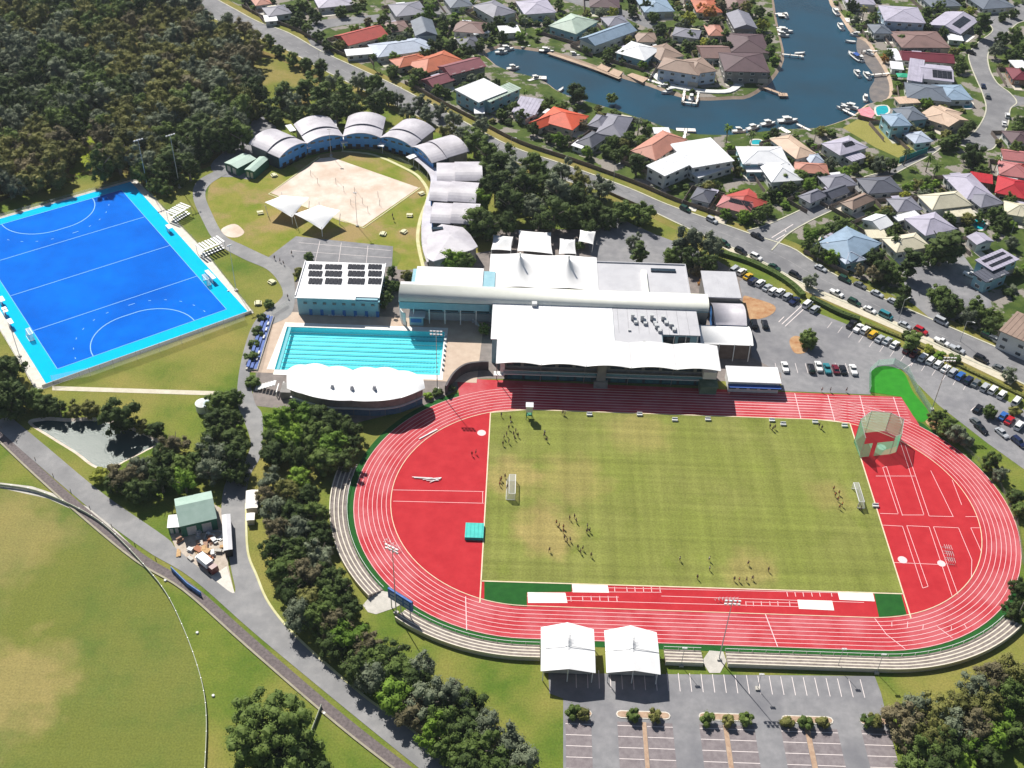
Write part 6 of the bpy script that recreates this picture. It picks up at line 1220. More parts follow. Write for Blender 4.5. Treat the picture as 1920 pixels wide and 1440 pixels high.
# garden trees of the suburb: where each crown is seen
gt = [(555, 40, 3.2, 'dk'), (578, 50, 3, 'mid'), (598, 66, 3, 'mid'), (612, 84, 2.8, 'dk'), (592, 30, 3, 'dk'), (640, 20, 3, 'mid'), (668, 10, 3, 'mid'), (540, 14, 2.6, 'dk'), (565, 8, 3, 'mid'), (690, 40, 2.4, 'bn'), (720, 32, 3.4, 'mid'), (735, 52, 3, 'dk'), (750, 76, 3, 'dk'), (766, 60, 2.8, 'mid'), (700, 110, 2.6, 'mid', 'palm'), (760, 118, 2.6, 'mid'), (780, 140, 3, 'dk'), (735, 130, 2.6, 'dk'), (805, 20, 4, 'br'), (830, 36, 3, 'dk'), (832, 34, 3, 'gr', 'palm'), (868, 24, 3, 'mid', 'palm'), (850, 80, 3, 'dk'), (872, 78, 2.6, 'ye'), (826, 82, 3, 'dk'), (880, 96, 2.8, 'dk'), (900, 84, 2.8, 'dk'), (860, 100, 2.6, 'mid'), (1080, 172, 5, 'dk', 'round'), (775, 150, 2.8, 'mid'), (860, 168, 2.4, 'mid'), (838, 172, 2.2, 'dk'), (872, 180, 2.4, 'ol'), (985, 175, 1.8, 'br', 'palm'),
      (935, 40, 3.4, 'dk'), (960, 48, 3, 'dk'), (985, 42, 2.8, 'gr', 'palm'), (915, 50, 3.2, 'dk'), (1048, 6, 3, 'mid'), (1100, 25, 2.4, 'ol'), (1150, 22, 2.6, 'ye'), (1185, 18, 3, 'dk'), (1215, 8, 3.4, 'dk'), (1240, 50, 3.6, 'dk', 'round'), (1225, 30, 3, 'mid'), (1292, 34, 4, 'ye', 'round'), (1332, 22, 3.4, 'ru'), (1315, 14, 3, 'ru'), (1350, 10, 3.4, 'bn'), (1378, 14, 3, 'dk'), (1400, 12, 3.4, 'ol'), (1425, 20, 3, 'mid'), (1432, 44, 3, 'ye'), (1440, 72, 2.8, 'mid'), (1362, 62, 3, 'mid'), (1366, 86, 3, 'dk'), (1322, 78, 2.4, 'ye'), (1290, 84, 2.8, 'dk'), (1296, 66, 2.4, 'mid'), (1330, 50, 2.6, 'dk'), (1446, 96, 2.6, 'br'), (1452, 112, 2.4, 'br'), (1382, 130, 2.6, 'mid'), (1372, 140, 2, 'ol'), (1245, 118, 2, 'mid', 'palm'), (1205, 120, 2.2, 'br'), (1170, 102, 2.8, 'dk'), (1155, 92, 2.6, 'dk'), (1140, 98, 2.6, 'mid'), (1138, 110, 2.4, 'dk'), (1100, 92, 2, 'mid'), (1148, 182, 2.4, 'mid', 'round'), (1122, 202, 1.8, 'ol'), (1030, 190, 2.8, 'mid'), (1018, 198, 2.4, 'mid'), (978, 215, 2.8, 'mid'), (965, 200, 2.6, 'mid'), (1000, 240, 2.8, 'dk'),
      (1092, 232, 2.4, 'bn'), (1048, 258, 3, 'br'), (1062, 262, 2.4, 'mid'), (1030, 256, 2.4, 'dk'), (1198, 232, 2.8, 'gr', 'palm'), (1210, 245, 2.6, 'mid'), (1180, 255, 2.6, 'mid'), (1150, 265, 3.2, 'mid'), (1135, 280, 2.8, 'mid'), (1155, 290, 2.6, 'dk'), (1175, 262, 2.8, 'dk'), (1195, 300, 2.6, 'dk', 'column'), (1218, 310, 2.4, 'dk'), (1365, 245, 2.8, 'br', 'palm'), (1380, 300, 2.2, 'mid'), (1385, 318, 2.2, 'ol'), (1410, 255, 2.4, 'mid', 'palm'), (1330, 348, 2.4, 'ol'), (1346, 345, 2, 'mid'), (1430, 372, 2.8, 'mid'), (1422, 400, 3, 'mid'), (1395, 404, 2.6, 'br'), (1450, 360, 2.6, 'dk'), (1470, 335, 3, 'mid'), (1500, 330, 3.4, 'mid'), (1520, 345, 3, 'br'), (1482, 350, 2.6, 'dk'), (1360, 400, 2.2, 'br'), (1440, 390, 2.4, 'mid'), (1475, 350, 2.4, 'dk'), (1540, 330, 2.6, 'dk'), (1586, 322, 2.8, 'br', 'round'), (1605, 312, 2.4, 'mid'), (1650, 305, 3.4, 'gr'), (1672, 308, 3.2, 'dk'), (1635, 298, 2.6, 'ol'), (1540, 245, 2.2, 'ol'), (1560, 248, 2.2, 'mid', 'bush'), (1530, 250, 2, 'mid', 'palm'), (1700, 290, 2.6, 'dk', 'palm'), (1742, 300, 2.8, 'mid', 'palm'), (1755, 318, 2.8, 'mid', 'palm'), (1825, 288, 5, 'dk', 'round'), (1870, 302, 2.2, 'mid', 'palm'), (1788, 262, 3.4, 'mid'), (1806, 245, 3.2, 'dk'), (1772, 268, 3, 'mid'), (1820, 235, 2.8, 'dk'), (1790, 228, 2.4, 'mid'), (1776, 250, 2.4, 'ol'),
      (1600, 6, 3.2, 'dk'), (1620, 22, 3, 'ol', 'palm'), (1640, 30, 2.6, 'mid'), (1655, 60, 2.4, 'mid'), (1735, 40, 3, 'mid'), (1738, 20, 3, 'mid'), (1762, 10, 3.2, 'mid'), (1775, 22, 2.6, 'dk'), (1700, 48, 2.4, 'dk'), (1690, 72, 2.6, 'mid'), (1668, 100, 2.4, 'mid'), (1660, 108, 2, 'ru'), (1790, 96, 2.6, 'ol'), (1800, 112, 2.6, 'mid'), (1808, 124, 2.2, 'mid'), (1845, 40, 3.4, 'mid', 'column'), (1820, 20, 2.6, 'ye'), (1882, 30, 2.8, 'dk'), (1902, 24, 2.6, 'mid'), (1880, 72, 4, 'dk'), (1905, 62, 4, 'mid'), (1915, 88, 3.6, 'mid'), (1870, 92, 3.6, 'gr'), (1898, 100, 3.6, 'mid'), (1912, 135, 2.6, 'dk'), (1910, 240, 3.2, 'mid'), (1915, 225, 3, 'dk'), (1900, 285, 2.4, 'mid'), (1705, 350, 2.4, 'br'), (1722, 345, 2.6, 'ol'), (1740, 340, 2.4, 'mid'), (1695, 365, 2.2, 'ye'),
      (1520, 440, 3, 'br'), (1532, 468, 3, 'dk', 'round'), (1548, 478, 2.6, 'dk'), (1560, 480, 2.8, 'br'), (1565, 425, 2.8, 'dk', 'bush'), (1545, 430, 2.4, 'mid', 'bush'), (1515, 455, 2.4, 'mid'), (1600, 430, 2, 'mid', 'bush'), (1680, 425, 2.4, 'dk'), (1668, 440, 2.4, 'mid'), (1678, 450, 2.4, 'dk', 'palm'), (1710, 488, 3, 'dk', 'column'), (1775, 455, 3.8, 'dk', 'column'), (1790, 462, 3.6, 'dk', 'tall'), (1758, 462, 4, 'mid', 'open'), (1745, 480, 3.4, 'mid', 'open'), (1660, 500, 4.2, 'dk', 'open'), (1645, 480, 3.6, 'dk', 'open'), (1680, 515, 3.4, 'mid', 'open'), (1640, 512, 3, 'bn', 'open'), (1612, 505, 2.2, 'bn'), (1765, 552, 4.6, 'mid', 'round'), (1785, 570, 4.2, 'dk', 'round'), (1830, 575, 3.6, 'mid', 'open'), (1850, 585, 3.2, 'mid', 'open'), (1820, 590, 3, 'gr', 'open'), (1870, 400, 3.4, 'mid', 'round'), (1880, 415, 2.8, 'dk', 'round'), (1900, 452, 2.6, 'gr', 'open'), (1840, 405, 2.4, 'mid'), (1780, 408, 2.6, 'mid'), (1860, 610, 3.2, 'dk'), (1700, 545, 2.6, 'dk', 'open'), (1690, 562, 2.6, 'dk', 'open')]
for q in gt:
    x, y, r_, tn = q[:4]; kd = q[4] if len(q) > 4 else rt.choice(['round', 'open'])
    tree(x, y, r_, tn, kd, h=(r_*3.2 if kd == 'palm' else None), name='palm_tree' if kd == 'palm' else 'garden_shrub' if kd == 'bush' else 'garden_tree', cat='palm' if kd == 'palm' else 'shrub' if kd == 'bush' else 'tree', group='palms of the suburb' if kd == 'palm' else 'garden trees of the suburb')
rg = random.Random(17); GP = [(q[4].x, q[4].y) for q in TREES]; CANP = [(p.x, p.y) for p in canal]; MIDL = mid
def clear(x, y, m_):
    for (cx, cy, a, b, rz) in RECTS:
        dx, dy = x-cx, y-cy; c_, s_ = math.cos(rz), math.sin(rz); u, v = dx*c_+dy*s_, -dx*s_+dy*c_
        if abs(u) < a+m_ and abs(v) < b+m_: return False
    return not inpoly(x, y, CANP)
ROADS = [(1440, 450), (1480, 425), (1520, 405), (1560, 385), (1600, 362), (1640, 340), (1680, 325), (1720, 300), (1760, 280), (1800, 272), (1830, 268), (1860, 245), (1875, 215), (1870, 185), (1855, 160), (1840, 130), (1836, 105), (1850, 80), (1880, 55), (1900, 35), (1700, 535), (1740, 520), (1780, 510), (1820, 530), (1780, 490), (1830, 560), (1780, 570), (600, 70), (640, 45), (700, 35), (770, 28), (840, 18), (1090, 8), (1150, 24), (1200, 42), (1600, 265), (1630, 250), (1650, 270), (1680, 280), (1620, 240)]
RP = [tuple(G(*q)[:2]) for q in ROADS]; extra = 0
for hx in list(HOUSES):
    for _ in range(16):
        a = rg.uniform(0, 6.28); d = rg.uniform(8, 17); x, y = hx[2].x+d*math.cos(a), hx[2].y+d*math.sin(a); px, py = PX((x, y, 1))
        if not (440 < px < 1960 and -20 < py < 640): continue
        r_ = rg.choice([1.3, 1.6, 1.9, 1.9, 2.7]) if extra > 20 else 2.8
        if not clear(x, y, 1.0) or min((x-a_)**2+(y-b_)**2 for a_, b_ in GP) < 9 or min((x-a_)**2+(y-b_)**2 for a_, b_ in RP) < 75: continue
        if not inpoly(x, y, [(p.x, p.y) for p in yard]) or min((x-m_.x)**2+(y-m_.y)**2 for m_ in MIDL) < 130: continue
        kd = 'bush' if r_ < 2 else rg.choice(['round', 'open', 'round']); GP.append((x, y)); extra += 1
        tree(0, 0, r_, rg.choice(['dk', 'mid', 'dk', 'ol', 'gr', 'br', 'mid']), kd, world=Vector((x, y, 0)), name='garden_shrub' if kd == 'bush' else 'garden_tree', cat='shrub' if kd == 'bush' else 'tree', group='garden trees of the suburb')
print('extra garden trees', extra)
# label every garden tree by the house it stands next to
def relation(dx, dy):
    a = math.degrees(math.atan2(-dy*2, dx))
    return 'right of' if -30 <= a < 30 else 'behind right of' if 30 <= a < 70 else 'behind' if 70 <= a < 110 else 'behind left of' if 110 <= a < 150 else 'left of' if a >= 150 or a < -150 else 'front left of' if a < -110 else 'in front of' if a < -70 else 'front right of'
seen = {}
for q in TREES:
    t, tone, kind, (px, py), p, r_ = q
    if t['label']: continue
    hs_ = min(HOUSES, key=lambda h_: (h_[1][0]-px)**2+4*(h_[1][1]-py)**2); rel = relation(px-hs_[1][0], py-hs_[1][1])
    kw = {'palm': 'palm', 'column': 'columnar tree', 'tall': 'tall tree', 'bush': 'shrub'}.get(kind, 'small tree' if r_ < 2.6 else 'tree')
    seen.setdefault((WORDS[tone], kw, rel, hs_[0]), []).append((t, (px-hs_[1][0])**2+4*(py-hs_[1][1])**2))
for (tw, kw, rel, hn), L_ in seen.items():
    L_.sort(key=lambda e: e[1])
    for k, (t, _) in enumerate(L_):
        t['label'] = '%s %s %s the %s' % (tw, kw, rel, hn)+('' if len(L_) == 1 else ', %s' % ('nearest to it' if k == 0 else ORD[k]+' nearest'))
# ================================================================ VEHICLES
PAINT = {}
def paint(n, c): PAINT[n] = mat('car_paint_'+n, c, r=.25, spec=.6)
for n, c in dict(white=(.72, .72, .72), silver=(.42, .44, .47), grey=(.14, .15, .16), black=(.012, .012, .016), navy=(.012, .02, .07), blue=(.03, .12, .38), yellow=(.62, .38, .02), red=(.42, .012, .02), maroon=(.13, .008, .02), teal=(.03, .20, .24), green=(.012, .05, .03), gold=(.32, .26, .14)).items(): paint(n, c)
def car_mesh(kind):
    L_, W_, belt, top_ = dict(sedan=(4.6, 1.8, .88, 1.42), wagon=(4.7, 1.85, 1.0, 1.68), ute=(5.1, 1.85, 1.0, 1.7), van=(4.8, 1.9, 1.15, 1.95))[kind]; hl = L_/2; w2 = W_/2
    prof = dict(sedan=[(-hl, .62), (-hl+.12, .9), (-hl+1.0, belt+.04), (hl-1.5, belt+.02), (hl-.35, .78), (hl, .55)], wagon=[(-hl, .62), (-hl+.08, 1.0), (-hl+.8, belt), (hl-1.35, belt), (hl-.25, .85), (hl, .6)], ute=[(-hl, .7), (-hl+.02, .95), (-hl+.6, belt-.05), (hl-1.4, belt), (hl-.25, .88), (hl, .6)], van=[(-hl, .7), (-hl+.06, 1.1), (-hl+.6, belt), (hl-1.0, belt), (hl-.2, .95), (hl, .6)])[kind]
    V, F = [], []; n = len(prof)
    for x, z in prof:
        k = .88 if abs(x) > hl-.1 else 1; V += [(x, -w2*k, .28), (x, -w2*k, z-.06), (x, -w2*k*.93, z), (x, w2*k*.93, z), (x, w2*k, z-.06), (x, w2*k, .28)]
    for i in range(n-1):
        for j in range(5): q = 6*i+j; F.append([q, q+6, q+7, q+1])
        F.append([6*i+5, 6*i+11, 6*i+6, 6*i])
    F += [[0, 1, 2, 3, 4, 5], [6*(n-1)+k for k in (5, 4, 3, 2, 1, 0)]]
    x0, x1, t0, t1 = dict(sedan=(-1.75, 1.0, -1.1, .25), wagon=(-2.2, 1.05, -1.95, .35), ute=(-.55, 1.15, -.4, .5), van=(-2.3, 1.6, -2.15, .95))[kind]
    Vg, Fg = [], []; g0 = .9*w2; g1 = .74*w2
    Vg = [(x0, -g0, belt-.02), (x1, -g0, belt-.02), (x1, g0, belt-.02), (x0, g0, belt-.02), (t0, -g1, top_-.04), (t1, -g1, top_-.04), (t1, g1, top_-.04), (t0, g1, top_-.04)]
    Fg = [[4, 5, 6, 7]]+[[a, (a+1) % 4, 4+(a+1) % 4, 4+a] for a in range(4)]
    Vr, Fr = [], []; box(Vr, Fr, ((t0+t1)/2, 0, top_), (t1-t0+.1, 2*g1+.06, .07))
    for sx in (-1, 1):
        beam(Vr, Fr, (x0, sx*g0, belt), (t0, sx*g1, top_), .09); beam(Vr, Fr, (x1, sx*g0, belt), (t1, sx*g1, top_), .07); beam(Vr, Fr, ((t0+t1)/2, sx*g0, belt), ((t0+t1)/2, sx*g1, top_), .08)
    if kind == 'ute': box(Vr, Fr, (-1.6, 0, belt+.02), (1.9, W_*.86, .06))
    ms = []
    for nm, v, f, m_ in (('body', V, F, PAINT['white']), ('windows', Vg, Fg, GLASS), ('roof', Vr, Fr, PAINT['white'])):
        me = bpy.data.meshes.new('car_'+nm); me.from_pydata(v, [], f); me.materials.append(m_); ms.append((nm, me, (0, 0, 0)))
    Vw, Fw = [], []; cyl(Vw, Fw, (0, -.12, 0), (0, .12, 0), .33, n=12); me = bpy.data.meshes.new('car_wheel'); me.from_pydata(Vw, [], Fw); me.materials.append(TYRE)
    for x in (-hl+.85, hl-.85):
        for y in (-w2+.1, w2-.1): ms.append(('wheel', me, (x, y, .33)))
    Vl, Fl = [], []; box(Vl, Fl, (0, 0, 0), (.06, .34, .14)); me = bpy.data.meshes.new('headlight'); me.from_pydata(Vl, [], Fl); me.materials.append(STEEL)
    for y in (-.6, .6): ms.append(('headlight', me, (hl-.02, y, .6)))
    return ms
CARM = {k: car_mesh(k) for k in ('sedan', 'wagon', 'ute', 'van')}
def car(px, py, head, colr, kind, label, group, z=.06):
    p = G(px, py, .8); t = thing('parked_car' if 'parked' in label else 'car', label, 'car', (p.x, p.y, z), head, group)
    for nm, me, lc in CARM[kind]:
        o = bpy.data.objects.new(nm, me); COL.objects.link(o); o.parent = t; o.location = lc
        if nm == 'body': bd = o
        if nm == 'headlight': o.parent = bd
        if nm in ('body', 'roof'): o.material_slots[0].link = 'OBJECT'; o.material_slots[0].material = PAINT[colr]
    return t
def heading(a, b): d = G(*b)-G(*a); return math.atan2(d.y, d.x)
rc = random.Random(21); KN = {'sedan': 'sedan', 'wagon': 'wagon', 'ute': 'ute', 'van': 'van'}
def row(data, head, area, group, first='from the left'):
    for k, q in enumerate(data):
        kd = q[3] if len(q) > 3 else rc.choice(['sedan', 'wagon', 'sedan', 'wagon', 'ute'])
        car(q[0], q[1], (head if not callable(head) else head(q)), q[2], kd, '%s %s parked %s, %s %s' % (q[2], KN[kd], area, ORD[k], first), group)
bayh = heading((1420, 537), (1433, 527))
row([(1378, 505, 'silver', 'van'), (1391, 509, 'white'), (1403, 517, 'yellow', 'sedan'), (1412, 526, 'navy'), (1426, 530, 'white'), (1439, 538, 'silver'), (1450, 545, 'white'), (1463, 547, 'white'), (1477, 555, 'silver'), (1490, 563, 'navy'), (1514, 570, 'white', 'van'), (1528, 579, 'silver')], bayh, 'under the hedge', 'cars parked in the upper row')
row([(1597, 607, 'black'), (1610, 614, 'white'), (1623, 618, 'white'), (1637, 626, 'yellow', 'wagon'), (1650, 634, 'silver'), (1664, 638, 'silver'), (1678, 645, 'white'), (1702, 655, 'maroon', 'wagon'), (1716, 661, 'maroon'), (1731, 669, 'white', 'wagon'), (1746, 675, 'white', 'wagon'), (1760, 682, 'white'), (1774, 690, 'white'), (1787, 697, 'silver'), (1801, 704, 'blue'), (1816, 712, 'navy'), (1830, 717, 'grey'), (1847, 725, 'silver'), (1862, 730, 'white'), (1879, 739, 'white', 'wagon'), (1906, 752, 'white', 'van')], bayh, 'in the long row below the walkway', 'cars parked in the long row below the walkway')
row([(1472, 687, 'white'), (1521, 690, 'black'), (1535, 686, 'white', 'ute'), (1551, 690, 'teal', 'ute'), (1567, 691, 'maroon'), (1581, 692, 'black'), (1600, 692, 'white'), (1414, 607, 'black', 'van'), (1434, 607, 'black')], R(90), 'near the clubroom and the mulch island', 'cars near the clubroom')
row([(1834, 765, 'black'), (1881, 779, 'blue'), (1893, 787, 'red'), (1911, 797, 'white')], bayh, 'by the shrub island at the right edge', 'cars by the shrub island')
row([(1832, 792, 'grey'), (1840, 803, 'black'), (1879, 811, 'silver'), (1910, 828, 'navy')], heading((1832, 790), (1880, 830)), 'along the lower kerb at the right edge', 'cars along the lower kerb')
rh = lambda q: heading((q[0]-40, q[1]-18), (q[0]+40, q[1]+20))
row([(1285, 391, 'green', 'wagon'), (1335, 412, 'silver'), (1420, 442, 'black'), (1584, 523, 'green', 'wagon'), (1539, 502, 'silver', 'sedan'), (1613, 534, 'grey'), (1645, 550, 'silver', 'sedan'), (1676, 565, 'silver', 'sedan'), (1765, 602, 'silver', 'van'), (1852, 630, 'green'), (1867, 637, 'silver'), (1885, 644, 'teal'), (1911, 657, 'red', 'wagon')], rh, 'on the suburb side of the main road', 'cars along the suburb side of the main road')
row([(1358, 456, 'green', 'wagon'), (1389, 470, 'black', 'wagon'), (1418, 481, 'white', 'wagon'), (1452, 500, 'green', 'sedan'), (1491, 515, 'black', 'wagon'), (1569, 549, 'white', 'ute'), (1602, 566, 'green', 'wagon'), (1631, 580, 'white', 'sedan'), (1661, 591, 'teal', 'van'), (1697, 609, 'silver', 'sedan'), (1727, 619, 'red', 'wagon'), (1766, 640, 'white', 'ute'), (1795, 654, 'silver', 'ute'), (1840, 672, 'black', 'wagon'), (1875, 690, 'grey', 'sedan')], rh, 'on the sports centre side of the road', 'cars along the sports centre side of the main road')
row([(1821, 98, 'black'), (1844, 160, 'navy'), (1852, 179, 'grey'), (1889, 216, 'white'), (1883, 231, 'white'), (1820, 515, 'white', 'ute')], lambda q: R(75) if q[0] > 1830 else R(-35), 'on the curved street or office yard', 'cars on the curved street')
row([(740, 1420, 'white')][:0], 0, '', '')
# ================================================================ BOATS AND JETTIES
def boat(px, py, ang_, L_, label, cabin=True, colr='white', group='boats on the canal', sail=False):
    p = G(px, py, -.4); t = thing('motor_boat', label, 'boat', (p.x, p.y, -.9), R(ang_), group); V, F = [], []; st = [(-.5, .30, .0), (-.2, .34, .0), (.15, .30, .02), (.38, .16, .10), (.5, .01, .2)]
    for x, w_, up_ in st: V += [(x*L_, -w_*L_*.5, .95+up_*2), (x*L_, -w_*L_*.28, -.1), (x*L_, w_*L_*.28, -.1), (x*L_, w_*L_*.5, .95+up_*2)]
    for i in range(4):
        for j in range(3): q = 4*i+j; F.append([q, q+1, q+5, q+4])
    F.append([0, 3, 2, 1]); mk('hull', V, F, PAINT[colr] if colr in PAINT else PAINT['white'], t, local=True)
    V2 = [(v[0]*.97, v[1]*.93, v[2]-.12) for v in V]; F2 = [[4*i, 4*(i+1), 4*(i+1)+3, 4*i+3] for i in range(4)]; mk('deck', V2, F2, WALLW, t, local=True)
    if cabin:
        V, F = [], []; box(V, F, (.02*L_, 0, 1.45), (L_*.36, L_*.2, 1.0), 0, .8); mk('cabin', V, F, WALLW, t, local=True)
        V, F = [], []; box(V, F, (.02*L_, 0, 1.55), (L_*.37, L_*.205, .4), 0, .93); mk('windscreen', V, F, GLASS, t, local=True)
        V, F = [], []; box(V, F, (-.12*L_, 0, 2.3), (L_*.34, L_*.22, .1)); mk('canopy', V, F, WALLW if L_ < 10 else BLUESEAT, t, local=True)
    return t
def jetty(a, b, w_, label, head=None, m_=None):
    A, B = G(*a), G(*b); t = thing('jetty', label, 'jetty', (A.x, A.y, 0), 0, 'jetties on the canal'); V, F = [], []; strip(V, F, [A, B], -w_/2, w_/2, .05, .3); mk('deck', V, F, m_ or PITS, t)
    L_ = (B-A).length; V, F = [], []
    for k in range(int(L_/4)+2):
        p = A+(B-A)*min(1, k*4/L_)
        for s in (-1, 1): sv = Vector((-(B-A).y, (B-A).x, 0)).normalized(); q = p+sv*s*w_*.45; cyl(V, F, (q.x, q.y, -1.6), (q.x, q.y, .9), .12, n=6)
    mk('pile', V, F, TRUNK, t)
    if head: V, F = [], []; box(V, F, (B.x, B.y, .12), (head[0], head[1], .3), head[2] if len(head) > 2 else 0); mk('pontoon', V, F, m_ or PITS, t)
jetty((990, 152), (1012, 146), 1.4, 'white jetty below the mint two-storey house', (6, 3))
jetty((1282, 262), (1286, 244), 1.2, 'T-shaped cream jetty behind the salmon house', (8, 2.4)); jetty((1284, 168), (1280, 192), 1.2, 'left finger jetty of the waterfront villa'); jetty((1310, 172), (1306, 194), 1.0, 'right finger jetty of the waterfront villa'); jetty((1280, 192), (1307, 195), 1.0, 'end walkway joining the two villa jetties')
jetty((1420, 160), (1468, 178), 1.6, 'timber jetty at the canal bend', (4, 3), mat('timber_deck', (.40, .28, .20), (.52, .38, .28), sc=1))
jetty((1465, 102), (1504, 106), .9, 'thin white jetty crossing out from the green bank', (1, 2)); jetty((1452, 26), (1468, 28), 1, 'short jetty with white pontoon on the western bank', (5, 4)); jetty((1455, 52), (1474, 56), 1, 'jetty between two moored boats on the western bank')
jetty((1618, 38), (1590, 38), 1.2, 'upper eastern jetty with a white boathouse end', (2.5, 5)); jetty((1628, 60), (1598, 62), 1, 'short eastern jetty below the boathouse'); jetty((1645, 96), (1616, 97), .8, 'dark thin eastern jetty behind the large white boats'); jetty((1668, 138), (1632, 141), 1, 'lower eastern jetty with two small boats'); jetty((1604, 218), (1580, 206), 1.2, 'jetty beside the pink patio'); jetty((1520, 246), (1494, 233), 1.2, 'jetty on the southern shore with a big boat'); jetty((1480, 250), (1462, 240), 2.4, 'low grey pontoon on the southern shore')
jetty((1215, 150), (1245, 160), 1.6, 'white curved quay left of the villa')
for a in ((1255, 172, 200, 8, 'white motor boat moored left of the villa jetties'), (1296, 183, 80, 7, 'pale boat between the two villa jetties'), (1472, 30, 100, 6, 'small white boat on the upper western pontoon'), (1470, 58, -10, 9, 'long white boat on the western bank below the pontoon'), (1467, 66, -12, 7, 'second white boat directly below the long one'),
          (1575, 50, 95, 8, 'white cabin boat at the upper eastern jetty'), (1594, 78, 175, 5, 'small open white boat at the short eastern jetty'), (1602, 106, 110, 11, 'largest white cruiser on the eastern bank'), (1612, 110, 100, 7, 'dark-decked boat right of the largest cruiser'), (1606, 138, 100, 7, 'white boat left of a pair at the lower eastern jetty'), (1624, 142, 100, 7.5, 'white boat right of a pair at the lower eastern jetty'),
          (1622, 184, 80, 7, 'boat with pink cover by the sandy bank'), (1580, 204, 150, 6, 'small boat at the tip of the jetty beside the pink patio'), (1592, 200, 150, 8, 'grey-white boat behind the small one'), (1477, 226, 12, 9, 'big white cruiser off the southern shore'), (1412, 240, 30, 7, 'white boat near the palm on the southern bank'), (1386, 246, 5, 6, 'long low white boat by the southern seawall'),
          (950, 92, 10, 7, 'white boat in the canal inlet, upper side'), (1025, 96, -5, 7.5, 'dark-hulled boat on the northern bank with canopy'), (1076, 104, -5, 6, 'blue and white boat on the northern bank'), (986, 88, 20, 5, 'small boat left of the dark-hulled one'), (962, 128, 20, 6, 'white boat in the canal inlet, lower side'), (1005, 148, 20, 6, 'white boat at the jetty below the mint house'), (1052, 168, 60, 4, 'tiny white dinghy left of the big dark tree'), (940, 98, 10, 6, 'white boat nearest the head of the canal inlet'), (1050, 97, -10, 5.5, 'small boat between the dark-hulled and the blue and white one'), (1132, 126, -30, 5, 'small boat beside the square tan deck'), (1566, 22, 95, 9, 'white boat closest to the top edge on the eastern bank'), (1604, 66, 160, 6, 'boat tucked beside the boathouse jetty'), (1628, 100, 130, 6, 'small boat inside the shallows behind the largest cruiser'), (1500, 100, 10, 5, 'dinghy at the end of the thin white jetty'), (1440, 232, 20, 7, 'white boat between the palm and the big white cruiser'), (1244, 164, 170, 6, 'pale boat against the curved white quay')):
    boat(a[0], a[1], a[2], a[3], a[4], cabin=a[3] > 5.5, colr='navy' if 'dark-hulled' in a[4] else 'white')
V, F = [], []; strip(V, F, cr(GG([(1225, 140), (1245, 156), (1275, 166), (1320, 172), (1365, 172), (1385, 160)]), 4), -1.6, 1.6, 0, .5); o = tag(mk('terrace', V, F, WALLW), 'curved white waterfront terrace around the big villa', 'terrace')
V, F = [], []; strip(V, F, cr(GG([(1030, 98), (1110, 125), (1165, 146)]), 4), -2, .2, 0, .15); o = mk('shore_strip', V, F, BEACH); o['kind'] = 'structure'
for k, (q, lb) in enumerate((([(1118, 128), (1138, 136), (1146, 128), (1128, 120)], 'square tan canal deck below the teal pool'), ([(1140, 138), (1160, 146), (1168, 136), (1150, 130)], 'second tan canal deck beside dark shrubs'), ([(1175, 142), (1205, 156), (1216, 148), (1185, 138)], 'long sandy canal deck left of the villa quay'))):
    V, F = [], []; prism(V, F, [p[:2] for p in GG(q)], .0, .35); tag(mk('canal_deck', V, F, mat('timber_deck', (0, 0, 0))), lb, 'deck')
V, F = [], []; prism(V, F, [p[:2] for p in GG([(1608, 206), (1630, 200), (1642, 212), (1634, 222), (1615, 218)])], .03, .12); tag(mk('pink_patio', V, F, mat('pink_paving', (.55, .18, .22), (.68, .30, .34), sc=.6)), 'bright pink paved patio beside the canal pool', 'patio')
t = thing('market_umbrella', 'green square umbrella on the eastern bank terrace', 'umbrella', tuple(G(1690, 150))); V, F = [], []; cyl(V, F, (0, 0, 0), (0, 0, 2.6), .06, n=6); mk('pole', V, F, STEEL, t, local=True); V = [(-2.6, -2.2, 2.3), (2.6, -2.2, 2.3), (2.6, 2.2, 2.3), (-2.6, 2.2, 2.3), (0, 0, 3)]; mk('canopy', V, [[0, 1, 4], [1, 2, 4], [2, 3, 4], [3, 0, 4]], mat('green_canopy', (.01, .32, .18), r=.7), t, local=True)
# ================================================================ MASTS
def mast(base, h_, label, heads=2, rz=0, name='light_mast', cat='light mast', r0=.15, group='floodlight masts', w=1.0):
    p = G(*base); t = thing(name, label, cat, (p.x, p.y, 0), R(rz), group); V, F = [], []; cyl(V, F, (0, 0, 0), (0, 0, h_), r0, r0*.5, 8); mk('pole', V, F, STEEL, t, local=True)
    V, F = [], []; box(V, F, (0, 0, .25), (1.0, 1.0, .5)); mk('footing', V, F, CONC, t, local=True)
    V, F = [], []
    for j in range(heads): box(V, F, (0, 0, h_-.2-1.1*j), ((3.6-.4*j)*w, .12, .12))
    ca_ = mk('crossarm', V, F, STEEL, t, local=True)
    for j in range(heads):
        for k in range(4): V, F = [], []; box(V, F, ((-1.5+k*1.0)*w, -.3, h_-.1-1.1*j), (.55*w, .35, .4)); mk('floodlight', V, F, PAINT['white'], ca_, local=True)
mast((277, 352), 20, 'tall floodlight mast at the upper right corner of the blue pitch, left one', 1, 40); mast((337, 352), 22, 'tall floodlight mast beside the lodge driveway, right one', 1, 40)
mast((1348, 1236), 21.6, 'floodlight mast on the southern terrace gap right of the canopies'); mast((743, 1150), 24, 'floodlight mast by the scoreboard at the track bend', 2, -30)
mast((820, 730), 22, 'floodlight mast between swimming pool and track bend'); mast((1747, 768), 20, 'floodlight mast between green turf and car park', 2); mast((1903, 1165), 22, 'floodlight mast at the lower right end of the terrace')
